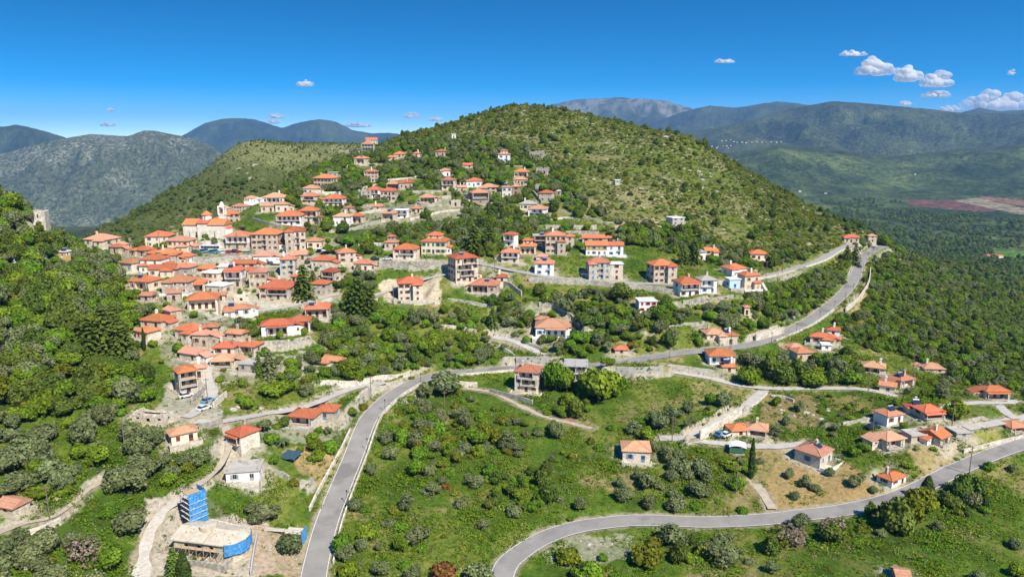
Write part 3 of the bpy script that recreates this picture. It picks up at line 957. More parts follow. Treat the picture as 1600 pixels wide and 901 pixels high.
def window_mesh(w, h, sh, state):
    """pane, frame and cross bars set into the reveal, shutters open against the wall or closed"""
    w, h = round(w * 10) / 10, round(h * 10) / 10
    key = (w, h, sh, state)
    if key in _WIN:
        return _WIN[key]
    b = MB()
    b.quad((-w/2, 0.16, 0), (w/2, 0.16, 0), (w/2, 0.16, h), (-w/2, 0.16, h), 0)
    t = 0.07
    for x0, x1, z0, z1 in ((-w/2, -w/2 + t, 0, h), (w/2 - t, w/2, 0, h), (-w/2 + t, w/2 - t, 0, t), (-w/2 + t, w/2 - t, h - t, h), (-0.035, 0.035, t, h - t)):
        b.box(x0, x1, 0.10, 0.157, z0, z1, 1)
    b.box(-w/2 - 0.1, w/2 + 0.1, -0.10, 0.13, -0.09, -0.003, 2)
    if sh:
        if state == 'open':
            for s in (-1, 1):
                x0 = s * (w/2 + 0.02); x1 = s * (w + 0.0)
                b.box(min(x0, x1), max(x0, x1), -0.07, -0.02, 0.0, h, 1)
        else:
            b.box(-w/2 + 0.01, -0.012, 0.02, 0.07, 0.01, h - 0.01, 1)
            b.box(0.012, w/2 - 0.01, 0.02, 0.07, 0.01, h - 0.01, 1)
    _WIN[key] = b.mesh('window', ['pane', SHUT.get(sh, 'frame_white'), 'slab'])
    return _WIN[key]


def door_mesh(w, h, sh):
    w, h = round(w * 10) / 10, round(h * 10) / 10
    key = ('door', w, h, sh)
    if key not in _WIN:
        b = MB()
        b.quad((-w/2, 0.18, 0), (w/2, 0.18, 0), (w/2, 0.18, h), (-w/2, 0.18, h), 0)
        b.box(-w/2, w/2, 0.10, 0.175, 0, h * 0.42, 1)
        b.box(-w/2, w/2, 0.10, 0.175, h * 0.9, h, 1)
        for x in (-w/2, -0.05, w/2 - 0.1):
            b.box(x, x + 0.1, 0.10, 0.175, h * 0.42, h * 0.9, 1)
        _WIN[key] = b.mesh('door', ['pane', SHUT.get(sh, 'wood')])
    return _WIN[key]


def facade(b, w, z0, z1, ops, org, ax, inw, m, m_low=None, z_low=None):
    """wall w wide from z0 to z1 with recessed openings; org + ax * s along the wall, inw = direction into the house"""
    xs = sorted({0.0, w} | {o[0] for o in ops} | {o[1] for o in ops})
    zs = sorted({z0, z1} | {o[2] for o in ops} | {o[3] for o in ops} | ({z_low} if z_low and z0 < z_low < z1 else set()))

    def P(s, z, d=0.0):
        return (org[0] + ax[0] * s + inw[0] * d, org[1] + ax[1] * s + inw[1] * d, z)
    for i in range(len(xs) - 1):
        for k in range(len(zs) - 1):
            cx, cz = (xs[i] + xs[i + 1]) / 2, (zs[k] + zs[k + 1]) / 2
            if any(o[0] < cx < o[1] and o[2] < cz < o[3] for o in ops):
                continue
            mm = m_low if (m_low is not None and z_low and cz < z_low) else m
            b.quad(P(xs[i], zs[k]), P(xs[i + 1], zs[k]), P(xs[i + 1], zs[k + 1]), P(xs[i], zs[k + 1]), mm)
    for x0, x1, a0, a1, d in ops:
        mm = m_low if (m_low is not None and z_low and (a0 + a1) / 2 < z_low) else m
        b.quad(P(x0, a0), P(x0, a0, d), P(x0, a1, d), P(x0, a1), mm)
        b.quad(P(x1, a0, d), P(x1, a0), P(x1, a1), P(x1, a1, d), mm)
        b.quad(P(x0, a1), P(x0, a1, d), P(x1, a1, d), P(x1, a1), mm)
        b.quad(P(x0, a0, d), P(x0, a0), P(x1, a0), P(x1, a0, d), mm)
        if d > 0.5:
            b.quad(P(x0, a0, d), P(x1, a0, d), P(x1, a1, d), P(x0, a1, d), mm)


def roof_mesh(kind, W, D, H, o=0.55, slope=0.42, th=0.2):
    """tiled roof over 0..D deep, -W/2..W/2 wide, eaves at H; with ridge and hip tiles"""
    b = MB()
    x0, x1, y0, y1 = -W/2 - o, W/2 + o, -o, D + o
    ze = H - 0.05
    A, B, C, E = (x0, y0, ze + th), (x1, y0, ze + th), (x1, y1, ze + th), (x0, y1, ze + th)
    w, d = x1 - x0, y1 - y0
    if kind == 'h':
        if w >= d:
            r = d / 2; zr = ze + th + r * slope
            R1, R2 = (x0 + r * 0.98, (y0 + y1) / 2, zr), (x1 - r * 0.98, (y0 + y1) / 2, zr)
            b.quad(A, B, R2, R1); b.tri(B, C, R2); b.quad(C, E, R1, R2); b.tri(E, A, R1)
            ed = [(A, R1), (E, R1), (B, R2), (C, R2), (R1, R2)]
        else:
            r = w / 2; zr = ze + th + r * slope
            R1, R2 = ((x0 + x1) / 2, y0 + r * 0.98, zr), ((x0 + x1) / 2, y1 - r * 0.98, zr)
            b.tri(A, B, R1); b.quad(B, C, R2, R1); b.tri(C, E, R2); b.quad(E, A, R1, R2)
            ed = [(A, R1), (B, R1), (C, R2), (E, R2), (R1, R2)]
    elif kind == 'g':          # ridge along the front
        zr = ze + th + d / 2 * slope
        R1, R2 = (x0, (y0 + y1) / 2, zr), (x1, (y0 + y1) / 2, zr)
        b.quad(A, B, R2, R1); b.quad(C, E, R1, R2)
        b.tri(B, C, R2); b.tri(E, A, R1)
        ed = [(R1, R2)]
    elif kind == 'k':          # gable to the front
        zr = ze + th + w / 2 * slope
        R1, R2 = ((x0 + x1) / 2, y0, zr), ((x0 + x1) / 2, y1, zr)
        b.quad(B, C, R2, R1); b.quad(E, A, R1, R2)
        b.tri(A, B, R1); b.tri(C, E, R2)
        ed = [(R1, R2)]
    else:                      # single pitch falling to the front
        zr = ze + th + d * slope * 0.5
        C2, E2 = (x1, y1, zr), (x0, y1, zr)
        b.quad(A, B, C2, E2); b.quad(C, E, E2, C2); b.tri(B, C, C2); b.tri(E, A, E2)
        ed = []
    a, bb, c, e = (x0, y0, ze), (x1, y0, ze), (x1, y1, ze), (x0, y1, ze)
    b.quad(a, bb, B, A); b.quad(bb, c, C, B); b.quad(c, e, E, C); b.quad(e, a, A, E)
    b.quad(a, e, c, bb)
    for p, q in ed:
        if (Vector(p) - Vector(q)).length > 0.3:
            b.bar(p, q, 0.13)
    return b


HOUSES = []      # (root, picture box, distance) for keeping trees off the fronts
PADS = []


def mpp_at(p):
    return (p.y * CP - (p.z - CAM_Z) * SP) / F_PX


def plan_house(px, py, w, h, yaw=0, wall='st', roof='h', sh='n', opt='', label='', depth=0.85, storeys=0, rm='rn', low=None, cat='house', name='house', slope=0.42):
    if rm == 'rn' and not any(t in label for t in ('orange', 'red', 'striped')):
        rm = ['rn', 'rn', 'rw2', 'rn', 'rd', 'rw2', 'ro'][(px * 7 + py * 3) % 7]
    p = pix(px, py)
    k = mpp_at(p)
    W, H = w * k, h * k / 0.97
    D = min(max(W * depth, 4.0 if w > 15 else 3.0), 13.0)
    return dict(p=p, W=W, H=H, D=D, yaw=math.radians(yaw), wall=wall, roof=roof, sh=sh, opt=opt, label=label, storeys=storeys or max(1, round(H / 2.75)), rm=rm, low=low, cat=cat, name=name, px=px, py=py, slope=slope)


def cut_pad(p, W, D, yaw, m=1.2):
    """dig the uphill ground away from a building so that it stands on a level step"""
    c, s = math.cos(yaw), math.sin(yaw)
    R = math.hypot(W / 2, D) + 7
    rs, cs = window_of(p.x - R, p.x + R, p.y - R, p.y + R)
    dx, dy = XX[rs, cs] - p.x, YY[rs, cs] - p.y
    lx, ly = dx * c + dy * s, -dx * s + dy * c
    ox = np.maximum(np.abs(lx) - W / 2, 0); oy = np.maximum(np.maximum(-ly, ly - D), 0)
    dist = np.hypot(ox, oy)
    lim = p.z + 0.05 + np.maximum(dist - m, 0) * 1.0
    ZZ[rs, cs] = np.minimum(ZZ[rs, cs], lim)


def build_house(h, seed):
    rnd = random.Random(seed)
    W, H, D = h['W'], h['H'], h['D']
    root = empty(h['name'], h['p'], h['yaw'])
    tag(root, h['label'], h['cat'])
    opt = h['opt']
    ns = h['storeys']
    fh = H / ns
    base = -3.5
    wins = []      # (matrix loc, rz, mesh, name)
    b = MB()
    mats = [h['wall']] + ([h['low']] if h['low'] else [])
    m_low = 1 if h['low'] else None
    zl = fh if h['low'] else None
    wh, ww = min(1.4, fh * 0.5), 1.0
    dh = min(2.15, fh * 0.78)
    ruin = 'U' in opt

    def plan(width, side):
        ops, out = [], []
        n = max(1, int(width / (2.9 if not 'D' in opt else 2.2)))
        if side and n > 1:
            n -= 1
        gap = width / n
        for f in range(ns):
            zf_ = f * fh
            bal = None
            if side == 0 and 'B' in opt and (f >= 1 or ns == 1):
                span = 0.62 if n >= 3 else 0.8
                c = rnd.choice([0.5, 0.5, 0.38, 0.62])
                if 'W' in opt:
                    span, c = 0.9, 0.5
                x0, x1 = max(0.3, width * (c - span / 2)), min(width - 0.3, width * (c + span / 2))
                bal = (x0, x1)
                z0_, z1_ = zf_ + 0.12, zf_ + fh - 0.35
                ops.append((x0, x1, z0_, z1_, 1.5))
                out.append(('loggia', x0, x1, z0_, z1_))
            has_door = False
            for i in range(n):
                cx = gap * (i + 0.5) + rnd.uniform(-0.12, 0.12) * (1 if not 'D' in opt else 0)
                if bal and bal[0] - 0.8 < cx < bal[1] + 0.8:
                    continue
                if cx < 0.75 or cx > width - 0.75:
                    if width < 2.2:
                        continue
                    cx = min(max(cx, 0.8), width - 0.8)
                if side == 0 and f == 0 and not has_door and (i == n // 2):
                    w2 = 1.1
                    ops.append((cx - w2/2, cx + w2/2, 0.05, dh, 0.2)); out.append(('door', cx, w2, 0.05, dh)); has_door = True
                    continue
                if rnd.random() < (0.25 if side else 0.08) and not 'D' in opt:
                    continue
                if side == 0 and 'b' in opt and f >= 1 and i == n // 2:
                    ops.append((cx - 0.55, cx + 0.55, zf_ + 0.15, zf_ + 0.15 + dh, 0.2))
                    out.append(('bdoor', cx, 1.1, zf_ + 0.15, dh)); continue
                z0_ = zf_ + max(0.75, (fh - wh) * 0.52)
                w2, h2 = ww, min(wh, fh - 0.95)
                if f == 0 and ns >= 3:
                    w2, h2 = 0.8, h2 * 0.8
                ops.append((cx - w2/2, cx + w2/2, z0_, z0_ + h2, 0.2)); out.append(('win', cx, w2, z0_, h2))
        return ops, out
    faces = [(W, (-W/2, 0), (1, 0), (0, 1), 0, 0.0), (D, (W/2, 0), (0, 1), (-1, 0), 1, math.pi/2), (D, (-W/2, D), (0, -1), (1, 0), 2, -math.pi/2)]
    parts = []
    for width, org, ax, inw, side, rz in faces:
        ops, out = plan(width, side) if width > 2.0 else ([], [])
        facade(b, width, base, H, ops, org, ax, inw, 0, m_low, zl)
        parts.append((org, ax, inw, rz, out, side))
    b.quad((W/2, D, base), (-W/2, D, base), (-W/2, D, H), (W/2, D, H), 0)
    if h['roof'] == 'g' or ruin:
        zr = H + D / 2 * h['slope']
        if not ruin:
            b.tri((W/2, 0, H), (W/2, D, H), (W/2, D/2, zr)); b.tri((-W/2, D, H), (-W/2, 0, H), (-W/2, D/2, zr))
    if h['roof'] == 'k' and not ruin:
        zr = H + W / 2 * h['slope']
        b.tri((-W/2, 0, H), (W/2, 0, H), (0, 0, zr)); b.tri((W/2, D, H), (-W/2, D, H), (0, D, zr))
    if ruin:      # broken wall tops, no roof: inner faces and a crumbling edge
        t = 0.5
        for (ax0, ay0, ax1, ay1) in ((-W/2, 0, W/2, t), (-W/2, D - t, W/2, D), (-W/2, t, -W/2 + t, D - t), (W/2 - t, t, W/2, D - t)):
            n = max(2, int(max(ax1 - ax0, ay1 - ay0) / 1.1))
            for i in range(n):
                hh = rnd.uniform(0.05, 1.2)
                if ax1 - ax0 > ay1 - ay0:
                    xa, xb = ax0 + (ax1 - ax0) * i / n, ax0 + (ax1 - ax0) * (i + 1) / n
                    b.box(xa, xb, ay0, ay1, H - 0.02, H + hh, 0)
                else:
                    ya, yb = ay0 + (ay1 - ay0) * i / n, ay0 + (ay1 - ay0) * (i + 1) / n
                    b.box(ax0, ax1, ya, yb, H - 0.02, H + hh, 0)
        b.quad((-W/2 + t, t, H - 0.5), (W/2 - t, t, H - 0.5), (W/2 - t, D - t, H - 0.5), (-W/2 + t, D - t, H - 0.5), 0)
    b.build('wall', mats, root)
    for org, ax, inw, rz, out, side in parts:
        for o in out:
            if o[0] == 'win':
                if ruin:
                    continue
                st = 'open' if rnd.random() < 0.55 else 'closed'
                add_obj('window', window_mesh(o[2], o[4], h['sh'], st), root, (org[0] + ax[0] * o[1], org[1] + ax[1] * o[1], o[3]), rz)
            elif o[0] in ('door', 'bdoor'):
                if ruin:
                    continue
                add_obj('door', door_mesh(o[2], o[4] - (o[3] if o[0] == 'door' else 0), h['sh']), root, (org[0] + ax[0] * o[1], org[1] + ax[1] * o[1], o[3]), rz)
                if o[0] == 'bdoor':
                    g = MB()
                    g.box(-1.0, 1.0, -0.95, -0.003, -0.16, 0.0)
                    bo = g.build('balcony', 'slab', root); bo.location = (org[0] + o[1], org[1], o[3])
                    railing(-1.0, 1.0, -0.92, 0.0, bo, ends=True)
            else:
                _, x0, x1, z0_, z1_ = o
                g = MB()
                gx0, gx1 = org[0] + x0 - 0.1, org[0] + x1 + 0.1
                g.box(gx0, gx1, -0.85, 0.2, z0_ - 0.16, z0_)
                for xx in (gx0 + 0.12, gx1 - 0.12):
                    g.box(xx - 0.1, xx + 0.1, -0.82, -0.62, z0_ + 0.003, z1_ + 0.2)
                bo = g.build('balcony', 'slab', root)
                railing(gx0, gx1, -0.8, z0_, bo, ends=True, mat='wood' if rnd.random() < 0.35 else 'iron')
                n = max(1, int((x1 - x0) / 2.2))
                for i in range(n):
                    cx = x0 + (x1 - x0) * (i + 0.5) / n
                    add_obj('door', door_mesh(1.1, min(2.1, z1_ - z0_ - 0.1), h['sh']), root, (org[0] + cx, 1.28, z0_))
                top = z1_ > H - fh
                if top and 'L' in opt and h['roof'] != 'f':
                    rb = MB()
                    lz = z1_ + 0.25
                    rb.quad((gx0 - 0.2, -1.15, lz - 0.35), (gx1 + 0.2, -1.15, lz - 0.35), (gx1 + 0.2, 0.0, lz + 0.08), (gx0 - 0.2, 0.0, lz + 0.08))
                    rb.quad((gx0 - 0.2, 0.0, lz - 0.06), (gx1 + 0.2, 0.0, lz - 0.06), (gx1 + 0.2, -1.15, lz - 0.47), (gx0 - 0.2, -1.15, lz - 0.47))
                    rb.quad((gx0 - 0.2, -1.15, lz - 0.47), (gx1 + 0.2, -1.15, lz - 0.47), (gx1 + 0.2, -1.15, lz - 0.35), (gx0 - 0.2, -1.15, lz - 0.35))
                    rb.build('porch_roof', h['rm'], root)
    if ruin:
        roof = None
    elif h['roof'] == 'f':
        g = MB()
        g.box(-W/2 - 0.35, W/2 + 0.35, -0.35, D + 0.35, H + 0.003, H + 0.2)
        for x0, x1, y0, y1 in ((-W/2 - 0.3, W/2 + 0.3, -0.3, -0.12), (-W/2 - 0.3, W/2 + 0.3, D + 0.12, D + 0.3), (-W/2 - 0.3, -W/2 - 0.12, -0.12, D + 0.12), (W/2 + 0.12, W/2 + 0.3, -0.12, D + 0.12)):
            g.box(x0, x1, y0, y1, H + 0.203, H + 0.42)
        roof = g.build('roof', h['rm'], root)
        if 'P' in opt:
            g = MB()
            for x in (-W/2 + 0.4, W/2 - 0.4):
                for y in (0.4, D - 0.4):
                    g.bar((x, y, H + 0.2), (x, y, H + 1.1), 0.13)
            g.build('column_stub', 'co', roof)
    else:
        ov = 0.3 if 's' in opt else 0.45
        if h['roof'] == 'hh':      # hip roof with a smaller storey on top
            roof = roof_mesh('h', W, D, H, ov, h['slope']).build('roof', h['rm'], root)
            g = MB()
            g.box(-W*0.28, W*0.28, D*0.25, D*0.8, H + 0.05, H + 2.6)
            g.build('upper_room', h['wall'], root)
            rr = roof_mesh('h', W*0.56, D*0.55, H + 2.6, 0.45, h['slope']).build('upper_roof', h['rm'], root)
            rr.location.y = D * 0.25
            for sx in (-1, 1):
                add_obj('window', window_mesh(0.8, 0.9, h['sh'], 'closed'), root, (sx * W * 0.14, D * 0.25 - 0.1, H + 1.6 - 0.1))
        else:
            roof = roof_mesh(h['roof'], W, D, H, ov, h['slope']).build('roof', h['rm'], root)
    if roof and ('C' in opt or (h['roof'] in 'hg' and rnd.random() < 0.4)):
        g = MB()
        cx, cyy = rnd.uniform(-0.3, 0.3) * W, D * rnd.uniform(0.3, 0.75)
        g.box(cx - 0.35, cx + 0.35, cyy - 0.3, cyy + 0.3, H + 0.2, H + 2.3 + D * 0.08)
        zt = H + 2.3 + D * 0.08
        g.box(cx - 0.45, cx + 0.45, cyy - 0.4, cyy + 0.4, zt + 0.003, zt + 0.12)
        g.box(cx - 0.25, cx + 0.25, cyy - 0.2, cyy + 0.2, zt + 0.123, zt + 0.4)
        g.build('chimney', rnd.choice(['wh', 'sp', 'st']), roof)
    if roof and ('S' in opt or (rnd.random() < 0.08 and 'P' not in opt)):
        g = MB()
        cx = rnd.uniform(-0.25, 0.25) * W
        z = H + (1.1 if h['roof'] != 'f' else 0.3)
        g.quad((cx - 1, D*0.22, z), (cx + 1, D*0.22, z), (cx + 1, D*0.22 + 1.1, z + 0.9), (cx - 1, D*0.22 + 1.1, z + 0.9), 0)
        g.quad((cx - 1, D*0.22 + 1.1, z + 0.86), (cx + 1, D*0.22 + 1.1, z + 0.86), (cx + 1, D*0.22, z - 0.04), (cx - 1, D*0.22, z - 0.04), 0)
        g.bar((cx - 0.9, D*0.22 + 1.25, z + 1.05), (cx + 0.9, D*0.22 + 1.25, z + 1.05), 0.28, 1, n=10)
        g.bar((cx - 0.8, D*0.22 + 1.25, z + 0.9), (cx - 0.8, D*0.22 + 1.25, H - 0.1), 0.05, 1)
        g.bar((cx + 0.8, D*0.22 + 1.25, z + 0.9), (cx + 0.8, D*0.22 + 1.25, H - 0.1), 0.05, 1)
        g.build('solar_heater', ['solar', 'tank'], roof)
    if not ruin and cat_house(h) and W > 5 and rnd.random() < 0.38 and 'T' not in opt:      # lean-to beside the house
        s = rnd.choice([-1, 1]); aw, ad, ah = rnd.uniform(2.2, 3.6), D * rnd.uniform(0.5, 0.8), min(fh * 0.95, 2.7)
        if ns == 1:
            ah = H * 0.72
        x0 = W/2 + 0.003 if s > 0 else -W/2 - aw
        y0 = rnd.uniform(0.15, 0.4) * D
        g = MB()
        facade(g, aw, base, ah, [(aw*0.3, aw*0.3 + 0.9, 0.9, min(1.9, ah - 0.3), 0.2)], (x0, y0), (1, 0), (0, 1), 0)
        facade(g, ad, base, ah, [], (x0 + aw, y0), (0, 1), (-1, 0), 0)
        facade(g, ad, base, ah, [], (x0, y0 + ad), (0, -1), (1, 0), 0)
        an = g.build('annex', rnd.choice([h['wall'], h['wall'], 'wh', 'st']), root)
        add_obj('window', window_mesh(0.9, 1.0, h['sh'], 'closed'), an, (x0 + aw*0.3 + 0.45, y0, 0.9))
        g = MB(); e = 0.35; zi = ah + aw * 0.36
        xa, xb = (x0, x0 + aw + e) if s > 0 else (x0 + aw, x0 - e)
        pts = [(xa, y0 - e, zi), (xb, y0 - e, ah), (xb, y0 + ad + e, ah), (xa, y0 + ad + e, zi)]
        if s < 0:
            pts = pts[::-1]
        g.quad(*pts); g.quad(*[(q[0], q[1], q[2] - 0.14) for q in reversed(pts)])
        g.quad(*( [(xb, y0 - e, ah - 0.14), (xb, y0 + ad + e, ah - 0.14), (xb, y0 + ad + e, ah), (xb, y0 - e, ah)] if s > 0 else [(xb, y0 + ad + e, ah - 0.14), (xb, y0 - e, ah - 0.14), (xb, y0 - e, ah), (xb, y0 + ad + e, ah)]))
        g.quad((min(xa, xb), y0 - e, (zi if s < 0 else zi) - 0.14) if False else (xa, y0 - e, zi - 0.14), (xb, y0 - e, ah - 0.14), (xb, y0 - e, ah), (xa, y0 - e, zi))
        g.build('annex_roof', h['rm'] if h['roof'] != 'f' else 'rw2', an)
    if not ruin and cat_house(h) and W > 6.5 and 'B' not in opt and h['roof'] in 'hg' and rnd.random() < 0.5:      # projecting wing with its own roof
        s = rnd.choice([-1, 1]); bw, bd = W * rnd.uniform(0.36, 0.46), rnd.uniform(1.3, 2.2); bh = H - rnd.choice([0.0, 0.35, fh * 0.9 if ns > 1 else 0.3]) - 0.05
        bx = s * (W/2 - bw/2 - rnd.uniform(0.0, 0.4))
        g = MB(); ops = []
        nf = max(1, round(bh / fh))
        for f in range(nf):
            z0_ = f * fh + max(0.75, (fh - wh) * 0.5)
            if z0_ + wh * 0.9 < bh - 0.2:
                ops.append((bw/2 - 0.5, bw/2 + 0.5, z0_, z0_ + wh * 0.9, 0.2))
        facade(g, bw, base, bh, ops, (bx - bw/2, -bd), (1, 0), (0, 1), 0, m_low, zl)
        facade(g, bd, base, bh, [], (bx + bw/2, -bd), (0, 1), (-1, 0), 0, m_low, zl); facade(g, bd, base, bh, [], (bx - bw/2, 0), (0, -1), (1, 0), 0, m_low, zl)
        wg = g.build('wing', mats, root)
        for o_ in ops:
            add_obj('window', window_mesh(1.0, o_[3] - o_[2], h['sh'], 'closed'), wg, (bx, -bd, o_[2]))
        rw_ = roof_mesh('h', bw, bd + bw * 0.9, bh, 0.45, h['slope'] * 0.95).build('wing_roof', h['rm'], wg)
        rw_.location = (bx, -bd, 0.0)
    # stone terrace in front, carried over the slope
    if not ruin and cat_house(h) and h['p'].y < 440 and W > 5 and rnd.random() < 0.5:
        td, x0, x1 = rnd.uniform(2.2, 3.8), -W/2 - rnd.uniform(0.0, 2.0), W/2 + rnd.uniform(0.0, 2.0)
        cs_, sn_ = math.cos(h['yaw']), math.sin(h['yaw'])
        cor = [(h['p'].x + a * cs_ + (td + 0.5) * sn_, h['p'].y + a * sn_ - (td + 0.5) * cs_) for a in (x0, (x0 + x1) / 2, x1)]
        free = all(min(road_near(cx, cy_)) > 0.6 for cx, cy_ in cor)
        for q in PLANS:
            if q is not h:
                c2, s2 = math.cos(q['yaw']), math.sin(q['yaw'])
                for cx, cy_ in cor:
                    dx, dy = cx - q['p'].x, cy_ - q['p'].y
                    lx, ly = dx * c2 + dy * s2, -dx * s2 + dy * c2
                    if abs(lx) < q['W']/2 + 0.5 and -0.5 < ly < q['D'] + 0.5:
                        free = False
        if free:
            g = MB()
            g.box(x0, x1, -td, -0.01, -4.0, -0.03)
            te = g.build('terrace', rnd.choice(['sp', 'st', 'wall_grey', 'wall_pale']), root)
            g = MB(); t_ = 0.25; hp = rnd.uniform(0.55, 0.95)
            g.box(x0, x1, -td, -td + t_, -0.027, hp)
            g.box(x0, x0 + t_, -td + t_, -0.6, -0.027, hp); g.box(x1 - t_, x1, -td + t_, -0.6, -0.027, hp)
            g.build('parapet', rnd.choice(['wall_pale', 'wh', 'sp']), te)
    if 'T' in opt:      # outside stair
        g = MB()
        n = max(4, int(fh / 0.19))
        for i in range(n):
            g.box(W/2 + 0.1 - 0.003*i, W/2 + 1.2, -0.6 - 0.27*(n - i), -0.6 - 0.27*(n - i - 1), -2.0, fh*(i + 1)/n)
        g.box(W/2 + 0.1, W/2 + 1.2, -0.6, 1.2, -2.0, fh + 0.02)
        g.build('stair', 'sp', root)
    return root


def road_near(x, y):
    r = min(int(np.searchsorted(ROWS, y)), len(ROWS) - 1)
    c = min(max(int(round((x / y - COLS[0]) / (COLS[1] - COLS[0]))), 0), len(COLS) - 1)
    return (float(ROAD_D[r, c]), 1e6)


def cat_house(h):
    return h['cat'] == 'house'


def railing(x0, x1, y, z, parent, ends=False, mat='iron', h=0.95):
    g = MB()
    g.bar((x0, y, z + h), (x1, y, z + h), 0.035)
    g.bar((x0, y, z + 0.12), (x1, y, z + 0.12), 0.025)
    n = max(3, int((x1 - x0) / 0.28))
    for i in range(n + 1):
        x = x0 + (x1 - x0) * i / n
        g.bar((x, y, z + 0.12), (x, y, z + h), 0.018, n=3)
    if ends:
        for x in (x0, x1):
            g.bar((x, y, z + h), (x, 0, z + h), 0.03)
    return g.build('railing', mat, parent)

